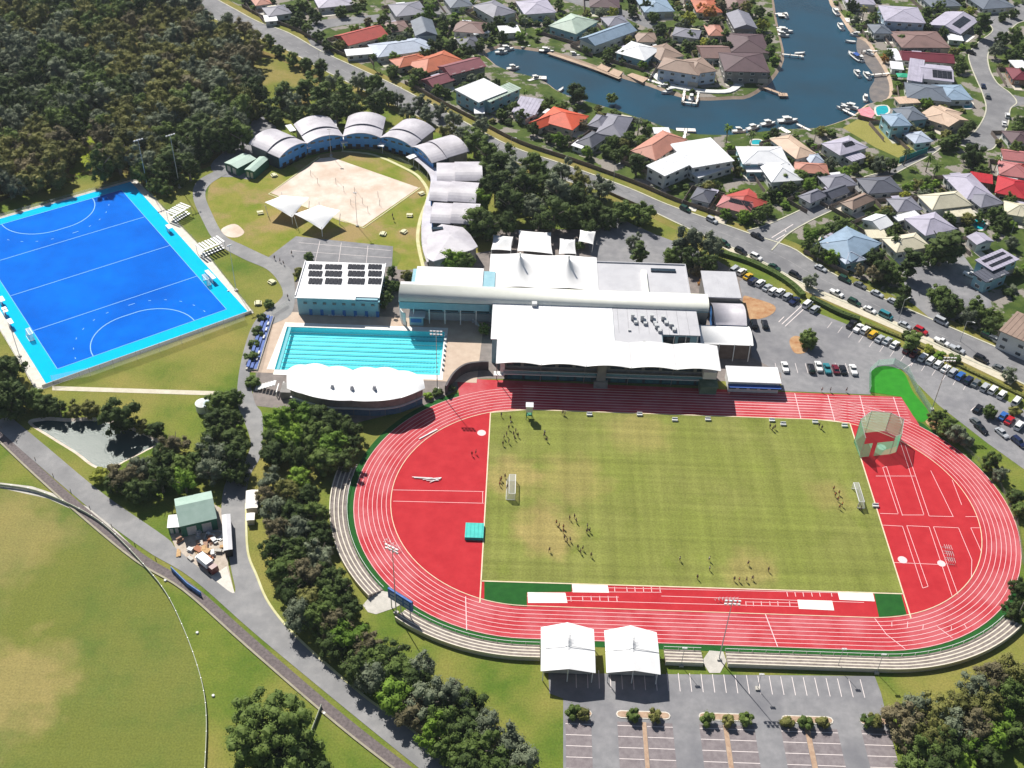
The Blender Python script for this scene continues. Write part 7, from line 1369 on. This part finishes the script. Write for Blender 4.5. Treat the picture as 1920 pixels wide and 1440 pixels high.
mast((670, 424), 14, 'thin floodlight mast at the southern corner of the sand court', 1, 0, r0=.1, w=.35); mast((621, 293), 12, 'thin floodlight mast at the northern corner of the sand court', 1, 0, r0=.1, w=.35); mast((37, 668), 18, 'thin floodlight mast at the left edge of the blue pitch', 1, 40, r0=.11, w=.4); mast((443, 545), 18, 'thin floodlight mast on the grass right of the blue pitch', 1, 40, r0=.11, w=.4)
for k, (x, y, h_) in enumerate(((1277, 1248, 7), (1420, 1292, 6), (1570, 1252, 7.5), (1643, 1262, 7.5))): mast((x, y), h_, 'car park lamp post along the southern terrace, %s from the left' % ORD[k], 1, 0, 'lamp_post', 'lamp post', .09, 'lamp posts of the southern car park', .3)
def streetlamp(x, y, label, h_=8, rz=0):
    p = G(x, y); t = thing('street_lamp', label, 'street lamp', (p.x, p.y, 0), R(rz), 'street lamps along the roads'); V, F = [], []; cyl(V, F, (0, 0, 0), (0, 0, h_), .1, .06, 6); cyl(V, F, (0, 0, h_), (1.8, 0, h_+.4), .05, .05, 5); mk('pole', V, F, STEEL, t, local=True); V, F = [], []; box(V, F, (2, 0, h_+.4), (.8, .3, .15)); mk('lamp_head', V, F, PAINT['white'], t, local=True)
for k, (x, y) in enumerate(((600, 128), (745, 200), (958, 292), (1150, 345), (1532, 490), (1685, 600), (1800, 640))): streetlamp(x, y, 'street lamp on the main road verge, %s from the top left' % ORD[k], rz=-30+60*(k % 2))
streetlamp(1895, 440, 'tall pale lamp post beside the trees right of the cream house', 12)
# ================================================================ TRACK FURNITURE
# curved concrete terraces with gaps
def sector(r0, r1, z0, z1, L0, L1, name, m_, parent):
    """part of the stadium outline between two distances round it, clockwise from the left end"""
    P = []; 
    V, F = [], []
    a = stadpath(L0, L1); strip(V, F, a, r0, r1, z0, z1); return mk(name, V, F, m_, parent)
def stadpath(s0, s1, Rr=46.39, step=1.6):
    """clockwise... runs from the upper left down, along the bottom, up the right"""
    bend = math.pi*Rr/2; st = 84.39; out = []; n = max(2, int((s1-s0)/step))
    for k in range(n+1):
        s = s0+(s1-s0)*k/n
        if s < 2*bend: t = math.pi/2+s/Rr; out.append(Vector((-42.195+Rr*math.cos(t), Rr*math.sin(t), 0)))
        elif s < 2*bend+st: out.append(Vector((-42.195+s-2*bend, -Rr, 0)))
        else: t = -math.pi/2+(s-2*bend-st)/Rr; out.append(Vector((42.195+Rr*math.cos(t), Rr*math.sin(t), 0)))
    return out
def spos(px, py):
    p = G(px, py); best = None
    for k in range(0, 2400):
        s = k*.16; q = stadpath(s, s+.01)[0] if False else None
    return None
def sof(p):
    Rr = 46.39; bend = math.pi*Rr/2
    if p.x < -42.195: t = math.atan2(p.y, p.x+42.195); t = t if t > 0 else t+2*math.pi; return (t-math.pi/2)*Rr
    if p.x <= 42.195: return 2*bend+(p.x+42.195)
    return 2*bend+84.39+(math.atan2(p.y, p.x-42.195)+math.pi/2)*Rr
marks = [sof(G(*q)) for q in ((627, 868), (697, 1120), (752, 1152), (1012, 1232), (1246, 1236), (1316, 1236), (1362, 1238), (1898, 1168))]
TER = mat('terrace_tread', (.16, .135, .125), (.28, .24, .22), sc=.8, r=.9); EDGE = mat('terrace_edge', (.62, .56, .45), (.70, .65, .55), sc=.8)
for k, (a, b, lb) in enumerate(((marks[0], marks[1], 'curved concrete terrace round the western bend of the track'), (marks[2], marks[3], 'curved concrete terrace between scoreboard and white canopies'), (marks[4], marks[5], 'short straight terrace between canopies and walkway gap'), (marks[6], marks[7], 'long terrace from the walkway gap round to the right edge'))):
    q = stadpath(a, b)[0]; t = thing('terrace', lb, 'terrace', (q.x, q.y, 0), 0, 'concrete spectator terraces round the track')
    for r_ in range(4):
        sector(-(1.8+1.1*r_), -(2.62+1.1*r_), 0, .22+.3*r_, a, b, 'step', TER, t); sector(-(2.62+1.1*r_), -(2.9+1.1*r_), 0, .22+.3*r_+.3, a, b, 'step_edge', EDGE, t)
    V, F = [], []; P = offset(stadpath(a, b), -1.6)
    for u, v in zip(P, P[1:]): beam(V, F, u+Vector((0, 0, 1.0)), v+Vector((0, 0, 1.0)), .09)
    for u in P[::2]: beam(V, F, u, u+Vector((0, 0, 1)), .08)
    mk('railing', V, F, PAINT['white'], t)
# scoreboard
t = thing('scoreboard', 'blue scoreboard on two posts facing the track bend', 'scoreboard', tuple(G(752, 1150))); rz = R(38)
V, F = [], []; box(V, F, (0, 0, 5.2), (7.4, .5, 3.4)); o = mk('display_panel', V, F, mat('scoreboard_blue', (.05, .12, .36), (.10, .20, .50), sc=1.2), t, local=True)
V, F = [], []; box(V, F, (0, .28, 5.2), (7.6, .06, 3.6)); mk('frame', V, F, WALLG, t, local=True)
for x in (-3, 0, 3): V, F = [], []; cyl(V, F, (x, 0, 0), (x, 0, 3.6), .14, n=6); mk('post', V, F, STEEL, t, local=True)
V, F = [], []
for k in range(3): box(V, F, (-2.2+2.2*k, -.28, 5.8), (1.6, .06, .8)); box(V, F, (-2.2+2.2*k, -.28, 4.5), (1.6, .06, .8))
mk('score_tile', V, F, mat('tile_pale', (.35, .42, .60), r=.5), t, local=True); t.rotation_euler.z = R(-35)
# hammer cage
cgx = thing('throwing_cage', 'tall green-netted throwing cage at the top right of the infield', 'throwing cage', tuple(G(1645, 835)))
cp = [G(x, y) for x, y in ((1609, 856), (1625, 842), (1642, 828), (1668, 826), (1686, 838), (1684, 850), (1672, 854))]
Q = GG([(1612, 858), (1601, 830), (1622, 812), (1660, 808), (1684, 820), (1680, 848), (1668, 852)]); hh = [7.5, 9, 8.5, 7, 7, 7, 7]
V, F = [], []
for i, p in enumerate(Q): V += [(p.x, p.y, 0), (p.x, p.y, hh[i])]
n = len(Q)
F = [[2*i, 2*i+2, 2*i+3, 2*i+1] for i in range(n-1)]; mk('net', V, F, NET, cgx)
a_, b_ = Q[0], Q[-1]; V = []; F = []
for s0_, s1_ in ((0, .3), (.45, 1)):
    u_, w_ = a_.lerp(b_, s0_), a_.lerp(b_, s1_); i = len(V); V += [(u_.x, u_.y, 0), (w_.x, w_.y, 0), (w_.x, w_.y, 5.2), (u_.x, u_.y, 5.2)]; F.append([i, i+1, i+2, i+3])
mk('gate_net', V, F, NET, cgx)
V, F = [], []
for i, p in enumerate(Q): cyl(V, F, (p.x, p.y, 0), (p.x, p.y, hh[i]+.2), .09, n=6)
for i in range(n-1): beam(V, F, (Q[i].x, Q[i].y, hh[i]), (Q[i+1].x, Q[i+1].y, hh[i+1]), .1)
mk('frame', V, F, STEEL, cgx); p = G(1653, 839); V, F = [], []; cyl(V, F, (p.x, p.y, .08), (p.x, p.y, .13), 1.25, n=24); mk('throwing_circle', V, F, PITS, cgx)
# mats, hurdles, goals
t = thing('landing_mat', 'teal covered high jump landing mat on the red western fan', 'landing mat', tuple(G(889, 1008)+Vector((0, 0, .08)))); V, F = [], []; box(V, F, (0, 1.6, .5), (4.8, 5.2, 1.0)); mk('cover', V, F, mat('teal_cover', (.02, .42, .38), (.04, .52, .46), sc=.8, r=.6), t, local=True); V, F = [], []
for k in range(5): box(V, F, (-2+k, 1.6, 1.02), (.06, 5.1, .05))
mk('seam', V, F, mat('teal_dark', (.01, .28, .26)), t, local=True)
def hurdles(pts, label, ang_=0, stretch=1):
    for k, (x, y) in enumerate(pts):
        p = G(x, y); t = thing('hurdle', '%s, %s' % (label, ORD[k]), 'hurdle', (p.x, p.y, .08), R(ang_), 'hurdles left on the track'); V, F = [], []; box(V, F, (0, 0, .98), (1.2*stretch, .05, .09)); mk('top_bar', V, F, PAINT['white'], t, local=True); V, F = [], []
        for s in (-1, 1): box(V, F, (s*.5*stretch, 0, .5), (.05, .05, 1)); box(V, F, (s*.5*stretch, .3, .04), (.06, .65, .05))
        mk('frame', V, F, STEEL, t, local=True)
hurdles([(724+6*k, 1016+4*k) for k in range(5)], 'white hurdle in the staggered group on the western bend', 40); hurdles([(1345+7*k, 1126) for k in range(6)], 'white hurdle in the group on the long jump runway', 20)
hurdles([(1770+k*4, 1030+k*.5) for k in range(4)]+[(1773+k*4, 1042+k*.5) for k in range(4)]+[(1776+k*4, 1054+k*.5) for k in range(4)], 'stacked white hurdle on the eastern fan', 90, 1.4)
t = thing('crossbar_stand', 'white pole vault bars lying on the red western fan', 'bars', tuple(G(800, 898)+Vector((0, 0, .1)))); V, F = [], []
for a, b in (((-4, .3), (1.6, .1)), ((-1, -.6), (4, .4)), ((0, -.9), (3.4, -.7)), ((1, -1.6), (4, .3)), ((-3.5, 0), (3.8, -.2))): beam(V, F, (*a, .2), (*b, .25), .16)
mk('bar', V, F, PAINT['white'], t, local=True)
p = G(803, 815); t = thing('fabric_roll', 'white strip lying beside the inner lane on the western bend', 'strip', (p.x, p.y, .1)); V, F = [], []; box(V, F, (0, 0, .1), (6.5, .35, .2), R(42)); mk('strip', V, F, PAINT['white'], t, local=True)
def goal(px, py, w_, d_, rz, label, m_=WNET):
    p = G(px, py); t = thing('football_goal', label, 'goal', (p.x, p.y, .1), R(rz), 'football goals'); V, F = [], []; h_ = 2.44
    for y in (-w_/2, w_/2): beam(V, F, (0, y, 0), (0, y, h_), .14); beam(V, F, (-d_, y, 0), (-d_*.7, y, h_), .08); beam(V, F, (0, y, h_), (-d_*.7, y, h_), .08); beam(V, F, (0, y, .05), (-d_, y, .05), .1)
    beam(V, F, (0, -w_/2, h_), (0, w_/2, h_), .16); beam(V, F, (-d_, -w_/2, .05), (-d_, w_/2, .05), .1); beam(V, F, (-d_*.7, -w_/2, h_), (-d_*.7, w_/2, h_), .1); mk('frame', V, F, PAINT['white'], t, local=True)
    a = w_/2; V = [(0, -a, h_), (0, a, h_), (-d_*.7, a, h_), (-d_*.7, -a, h_), (-d_, -a, 0), (-d_, a, 0), (0, -a, 0), (0, a, 0)]; mk('net', V, [[0, 1, 2, 3], [3, 2, 5, 4], [0, 3, 4, 6], [1, 7, 5, 2]], m_, t, local=True)
goal(966, 920, 7.3, 2.4, 0, 'white netted football goal at the western end of the infield'); goal(1602, 935, 7.3, 2, 180, 'netted football goal at the eastern end of the infield')
goal(62, 632, 3.6, 1.6, 37, 'small white hockey goal on the left edge of the blue pitch'); goal(385, 532, 3.6, 1.4, 217, 'small white hockey goal on the right edge of the blue pitch')
t = thing('timing_tower', 'white timing cabin on a green stand at the infield corner', 'tower', tuple(G(992, 784))); V, F = [], []
for x in (-.9, .9):
    for y in (-.8, .8): beam(V, F, (x, y, 0), (x*.7, y*.7, 3), .12)
box(V, F, (0, 0, 1.5), (1.6, 1.4, .1)); mk('stand', V, F, mat('green_paint', (.02, .2, .12), r=.5), t, local=True); V, F = [], []; box(V, F, (0, 0, 4.0), (1.9, 1.8, 2)); box(V, F, (0, 0, 5.1), (2.2, 2.1, .15)); mk('cabin', V, F, PAINT['white'], t, local=True)
for k, (x, y) in enumerate(((1105, 779), (1199, 779), (1265, 789), (1327, 788), (1447, 790), (1528, 793), (1468, 797), (1583, 800), (1641, 950))):
    p = G(x, y); V, F = [], []; box(V, F, (0, 0, .3), (1.6, .9, .5)); box(V, F, (0, .3, .7), (1.6, .15, .5)); o = mk('team_bench', V, F, WALLW, local=True); o.location = (p.x, p.y, .1); tag(o, 'low white bench on the infield edge, %s from the left' % ORD[k], 'bench', 'white benches on the infield edge')
# pitch-side shelters, dugouts, grandstand benches by the hockey pitch
for k, (a, b, lb) in enumerate((((322, 416), (352, 398), 'white louvred spectator stand right of the blue pitch, upper one'), ((375, 480), (418, 462), 'white louvred spectator stand right of the blue pitch, lower one'))):
    A, B = G(*a), G(*b); d = (B-A); L_ = d.length; rz = math.atan2(d.y, d.x); t = thing('spectator_stand', lb, 'stand', ((A.x+B.x)/2, (A.y+B.y)/2, 0), rz, 'small stands beside the hockey pitch')
    V, F = [], []
    for s in (-1, 1):
        for x in (-L_/2+.3, 0, L_/2-.3): cyl(V, F, (x, s*2.2, 0), (x, s*2.2, 3.2), .08, n=6)
    mk('post', V, F, STEEL, t, local=True)
    for j in range(8): V, F = [], []; box(V, F, (-L_/2+L_*(j+.5)/8, 0, 3.3+.1*(j % 2)), (L_/8*.62, 5, .1)); mk('roof_slat', V, F, PAINT['white'], t, local=True)
    for j in range(3): V, F = [], []; box(V, F, (0, -1.4+1.1*j, .35+.35*j), (L_*.9, .8, .1)); mk('bench', V, F, STEEL, t, local=True)
for k, (x, y) in enumerate(((6, 570), (12, 590), (22, 612), (318, 434), (400, 528), (392, 520))):
    p = G(x, y); t = thing('dugout', 'small white dugout shelter by the blue pitch, %s of six counting from the left edge' % ORD[k], 'dugout', (p.x, p.y, .06), HA+R(90), 'dugouts by the hockey pitch'); V, F = [], []; box(V, F, (0, .6, 1), (3, .1, 2)); box(V, F, (0, 0, 2), (3, 1.4, .1)); mk('shell', V, F, PAINT['white'], t, local=True); V, F = [], []; box(V, F, (0, .2, .45), (2.6, .4, .1)); mk('bench', V, F, BLUESEAT, t, local=True)
# fences
fence([H(-8.3, 60), H(-8.3, -6.9), H(61.4, -6.5), H(63.4, 40), H(62.4, 96.8), H(-7.9, 96.8)], 1.2, FENCEM, 'white low mesh fence around the blue hockey pitch')
V, F = [], []; P = [H(-6.5, -6), H(61, -6)]; strip(V, F, P, -.08, .08, 0, .9); tag(mk('kick_rail', V, F, CONC2), 'pale rail along the near end of the blue pitch', 'rail')
P = cr(GG([(0, 912), (70, 924), (150, 958), (205, 995), (270, 1062), (312, 1115), (342, 1175), (367, 1240), (383, 1300), (388, 1360), (385, 1445)]), 5); t = thing('oval_fence', 'low pale fence curving round the grass oval', 'fence', tuple(P[20])); V, F = [], []; strip(V, F, P, -.06, .06, .15, 1.0); mk('pickets', V, F, mat('fence_grey', (.42, .45, .36), (.5, .52, .42), sc=2), t); V, F = [], []
for u in P[::2]: box(V, F, (u.x, u.y, .55), (.16, .16, 1.1))
mk('posts', V, F, STEEL, t)
fence(GG([(1630, 735), (1630, 700), (1645, 686), (1675, 683), (1700, 698), (1718, 735), (1744, 775)]), 2.4, see_through('mint_mesh', (.45, .62, .56), .33), 'pale mint mesh fence curving round the bright green turf')
fence(GG([(1744, 775), (1800, 835), (1868, 895), (1905, 980), (1918, 1060)]), 1.4, FENCEM, 'mesh fence between the track and the right-hand shrubs')
fence(GG([(100, 720), (170, 705), (300, 660), (460, 600)]), 3.2, FENCEM, 'tall wire fence along the near side of the blue pitch')
fence(GG([(580, 1385), (603, 1325)]), 1.1, mat('fence_grey', (0, 0, 0)), 'short low fence from the road to the foreground tree')
fence(GG([(1112, 350), (1160, 372), (1230, 402)]), 1.2, mat('fence_board', (0, 0, 0)), 'low fence on the verge beside the grove')
t = thing('banner', 'blue banner lying along the road edge by the oval', 'banner', tuple(G(345, 1090))); V, F = [], []; A = GG([(322, 1070), (352, 1100), (378, 1118)]); strip(V, F, A, -.1, .1, .1, 1.5); mk('cloth', V, F, mat('banner_blue', (.06, .16, .42), (.12, .24, .52), sc=1.5), t)
# volleyball nets on the sand
for k, (a, b) in enumerate((((583, 330), (596, 345)), ((630, 345), (645, 360)), ((665, 362), (680, 382)), ((709, 370), (712, 386)), ((658, 385), (690, 398)))):
    A, B = G(*a), G(*b); t = thing('volleyball_net', 'beach volleyball net on the white sand, %s from the left' % ORD[k], 'net', tuple((A+B)/2), 0, 'volleyball nets'); V, F = [], []
    for p in (A, B): cyl(V, F, (p.x, p.y, 0), (p.x, p.y, 2.6), .07, n=6)
    mk('post', V, F, WALLG, t); V = [(A.x, A.y, 1.5), (B.x, B.y, 1.5), (B.x, B.y, 2.5), (A.x, A.y, 2.5)]; mk('net', V, [[0, 1, 2, 3]], FENCEM, t)
# picnic tables
for k, (x, y) in enumerate(((768, 405), (790, 364), (718, 440), (514, 330), (572, 290), (488, 400), (757, 436), (484, 570), (510, 530))):
    p = G(x, y); t = thing('picnic_table', 'pale picnic shelter table on the court lawn, %s of nine' % ORD[k], 'table', (p.x, p.y, 0), k*.7, 'picnic tables on the lawns'); V, F = [], []; box(V, F, (0, 0, .75), (2.2, 1.2, .1)); mk('table_top', V, F, mat('pale_yellow_top', (.60, .58, .38), r=.7), t, local=True); V, F = [], []
    for s in (-1, 1): box(V, F, (0, s*1.0, .45), (2.2, .35, .08)); box(V, F, (s*.8, 0, .37), (.1, 1.9, .7))
    mk('bench', V, F, mat('pale_yellow_top', (0, 0, 0)), t, local=True)
# deck chairs in the shade of the pool building
for k, (x, y) in enumerate([(618+5*j, 592) for j in range(6)]+[(668+6*j, 593) for j in range(7)]+[(872+5*j, 596+3*j) for j in range(6)]):
    p = G(x, y); V, F = [], []; box(V, F, (0, 0, .35), (.65, 1.3, .1)); box(V, F, (0, .75, .65), (.65, .12, .7)); box(V, F, (0, 0, .17), (.5, .1, .34)); o = mk('deck_chair', V, F, WALLW, local=True); o.location = (p.x, p.y, .06); o.rotation_euler.z = .3*(k % 4); tag(o, 'white deck chair on the shaded pool deck, %s from the left' % ORD[k], 'chair', 'white deck chairs on the pool deck')
# orange bollards and small lids on the oval verge
for k, (x, y) in enumerate(((310, 1089), (370, 1187), (400, 1305), (608, 1338), (430, 600), (428, 546))):
    p = G(x, y); V, F = [], []; cyl(V, F, (0, 0, 0), (0, 0, .35), .38, .32, 10); o = mk('sprinkler_lid', V, F, WALLW, local=True); o.location = p; tag(o, 'small white marker on the grass, %s from the top of the oval verge' % ORD[k], 'marker', 'white markers on the grass')
for k in range(11):
    p = drain[1+k*2]+Vector((.3, .5, .08))
    V, F = [], []; cyl(V, F, (0, 0, 0), (0, 0, .9), .1, n=6); o = mk('bollard', V, F, TRUNK, local=True); o.location = p; tag(o, 'dark bollard along the left road edge, %s from the top left' % ORD[k], 'bollard', 'bollards along the left road')
# ================================================================ PEOPLE
def skin_mesh(pts, edges, rad, sub=1):
    me = bpy.data.meshes.new('person_body'); me.from_pydata(pts, edges, []); o = bpy.data.objects.new('tmp', me); COL.objects.link(o)
    mo = o.modifiers.new('s', 'SKIN'); sk = me.skin_vertices[0].data
    for i, r_ in enumerate(rad): sk[i].radius = (r_[0], r_[1]) if isinstance(r_, tuple) else (r_, r_)
    sk[0].use_root = True
    if sub: s = o.modifiers.new('u', 'SUBSURF'); s.levels = sub
    dg = bpy.context.evaluated_depsgraph_get(); e = bpy.data.meshes.new_from_object(o.evaluated_get(dg)); bpy.data.objects.remove(o); return e
def person_meshes(pose):
    if pose == 'run': lg = [((.16, .10, .52), (-.05, .11, .22), (.04, .11, .02)), ((-.06, -.10, .50), (-.34, -.10, .36), (-.46, -.1, .24))]; ar = [((-.1, .27, 1.16), (.12, .26, 1.10)), ((.12, -.27, 1.16), (.30, -.22, 1.30))]; lean = .08
    elif pose == 'wide': lg = [((.03, .20, .50), (0, .28, .12), (.10, .29, .02)), ((.03, -.20, .50), (0, -.28, .12), (.10, -.29, .02))]; ar = [((0, .38, 1.20), (.1, .52, 1.05)), ((0, -.38, 1.20), (.1, -.52, 1.05))]; lean = .0
    else: lg = [((.02, .11, .50), (0, .12, .12), (.10, .13, .02)), ((.02, -.11, .50), (0, -.12, .12), (.10, -.13, .02))]; ar = [((-.02, .26, 1.12), (.06, .27, .88)), ((.0, -.26, 1.12), (.1, -.24, .92))]; lean = .02
    P = [(0, 0, .95), (lean*.5, 0, 1.2), (lean, 0, 1.42), (lean*1.2, 0, 1.53), (lean*1.4, 0, 1.68)]; E = [(0, 1), (1, 2), (2, 3), (3, 4)]; Rr = [(.15, .13), (.15, .12), (.17, .11), .055, (.105, .12)]
    for (k_, a_, f_), s in zip(lg, (1, -1)): i = len(P); P += [(0, s*.09, .88), k_, a_, f_]; E += [(0, i), (i, i+1), (i+1, i+2), (i+2, i+3)]; Rr += [.095, .065, .045, .045]
    for (e_, h_), s in zip(ar, (1, -1)): i = len(P); P += [(lean, s*.19, 1.40), e_, h_]; E += [(2, i), (i, i+1), (i+1, i+2)]; Rr += [.06, .045, .035]
    body = skin_mesh(P, E, Rr)
    shirt = skin_mesh([(lean*.3, 0, .98), (lean*.7, 0, 1.2), (lean, 0, 1.40), (lean, .19, 1.39), (ar[0][0][0]*.5+lean*.5, .24, 1.26), (lean, -.19, 1.39), (ar[1][0][0]*.5+lean*.5, -.24, 1.26)], [(0, 1), (1, 2), (2, 3), (3, 4), (2, 5), (5, 6)], [(.175, .15), (.17, .14), (.19, .13), .08, .07, .08, .07])
    def md(a, b, t_): return tuple(a[i]+(b[i]-a[i])*t_ for i in range(3))
    sh = skin_mesh([(0, 0, .96), (0, .09, .88), md((0, .09, .88), lg[0][0], .75), (0, -.09, .88), md((0, -.09, .88), lg[1][0], .75)], [(0, 1), (1, 2), (0, 3), (3, 4)], [(.165, .14), .115, .1, .115, .1])
    Vh, Fh = [], []; bm = bmesh.new(); bmesh.ops.create_icosphere(bm, subdivisions=2, radius=.125); 
    for v in list(bm.verts):
        if v.co.z < -.02 and v.co.x > -.03: bm.verts.remove(v)
    hair = bpy.data.meshes.new('hair'); bm.to_mesh(hair); bm.free()
    for v in hair.vertices: v.co = Vector((v.co.x+lean*1.4-.012, v.co.y*.92, v.co.z+1.70))
    for me, m_ in ((body, 'skin'), (shirt, 'cloth'), (sh, 'cloth'), (hair, 'hair')):
        me.materials.clear(); me.materials.append(SK if m_ == 'skin' else HAIR if m_ == 'hair' else PAINT['white'])
        me.polygons.foreach_set('use_smooth', [True]*len(me.polygons))
    return (('body', body), ('shirt', shirt), ('shorts', sh), ('hair', hair))
SK = mat('skin', (.36, .20, .13), r=.6); HAIR = mat('hair_dark', (.03, .02, .012), r=.7)
CL = {n: mat('cloth_'+n, c, r=.85) for n, c in dict(black=(.012, .012, .015), navy=(.015, .02, .07), orange=(.62, .16, .03), white=(.7, .7, .7), green=(.02, .16, .05), grey=(.14, .14, .15), red=(.45, .03, .03)).items()}
PM = {k: person_meshes(k) for k in ('run', 'wide', 'stand')}
rp = random.Random(8)
def person(x, y, top_, bot_, pose, label, group, rz=None, z=.1):
    p = G(x, y); t = thing('person', label, 'person', (p.x, p.y, z), rp.uniform(0, 6.28) if rz is None else rz, group)
    for nm, me in PM[pose]:
        o = bpy.data.objects.new(nm, me); COL.objects.link(o); o.parent = t
        if nm in ('shirt', 'shorts'): o.material_slots[0].link = 'OBJECT'; o.material_slots[0].material = CL[top_ if nm == 'shirt' else bot_]
def squad(pts, area, group, default='black'):
    for k, q in enumerate(pts):
        top_ = q[2] if len(q) > 2 else rp.choice([default, 'navy', 'grey', default]); ps = q[3] if len(q) > 3 else rp.choice(['run', 'stand', 'wide']); verb = {'run': 'running', 'stand': 'standing', 'wide': 'stretching'}[ps]
        person(q[0], q[1], top_, rp.choice(['black', 'navy']), ps, 'person in %s %s %s, %s from the left' % (top_, verb, area, ORD[k]), group)
squad(sorted([(940, 782), (957, 788), (954, 806), (967, 812), (950, 818), (945, 824), (971, 820), (965, 825), (954, 832), (943, 836), (958, 797, 'white'), (963, 818)]), 'in the upper left infield group', 'players training at the upper left of the infield')
squad(sorted([(1020, 820), (1025, 828), (1021, 815, 'white')]), 'right of the timing tower', 'trio right of the timing tower')
squad(sorted([(1055, 778), (1059, 780, 'grey')]), 'at the top edge of the infield', 'pair at the top edge of the infield')
squad(sorted([(1043, 984, 'orange'), (1048, 990, 'orange'), (1056, 992, 'orange'), (1068, 975), (1077, 972), (1080, 980), (1101, 990), (1100, 1000), (1105, 998), (1058, 1012), (1063, 1018), (1069, 1016), (1083, 1030), (1088, 1038), (1092, 1032), (1030, 1035), (1108, 1045), (1056, 1000, 'orange')]), 'in the lower left infield group', 'players in the lower left group')
squad(sorted([(940, 902, 'orange'), (947, 897), (937, 912, 'orange'), (951, 917), (938, 905, 'orange')]), 'left of the white football goal', 'players left of the white goal')
squad(sorted([(1562, 920, 'orange'), (1565, 932, 'orange'), (1570, 940, 'orange'), (1573, 955, 'orange'), (1578, 950, 'orange'), (1572, 928, 'orange')]), 'near the eastern goal', 'orange clad players near the eastern goal')
squad(sorted([(1608, 952), (1613, 958)]), 'in front of the eastern goal', 'keepers at the eastern goal')
squad(sorted([(1376, 1090), (1385, 1091, 'orange'), (1399, 1091), (1410, 1088), (1307, 1086), (1402, 1060), (1440, 1072), (1330, 1070, 'white'), (1329, 1052, 'white'), (1274, 1052, 'white')]), 'near the bottom edge of the infield', 'players near the bottom edge of the infield')
squad(sorted([(1443, 803), (1448, 808), (1452, 805), (1540, 806), (1535, 802)]), 'at the upper right of the infield', 'players at the upper right of the infield')
squad(sorted([(885, 855), (892, 852)]), 'on the red western fan', 'pair on the red western fan', 'red')
squad(sorted([(1586, 735), (1540, 735, 'white'), (1556, 735)]), 'behind the far straight', 'people behind the far straight')
squad(sorted([(515, 487), (525, 492), (532, 497), (547, 478), (540, 560)]), 'on the path by the asphalt court', 'people on the path by the court')
squad(sorted([(736, 408), (738, 415)]), 'on the lawn right of the sand court', 'pair on the court lawn', 'green')
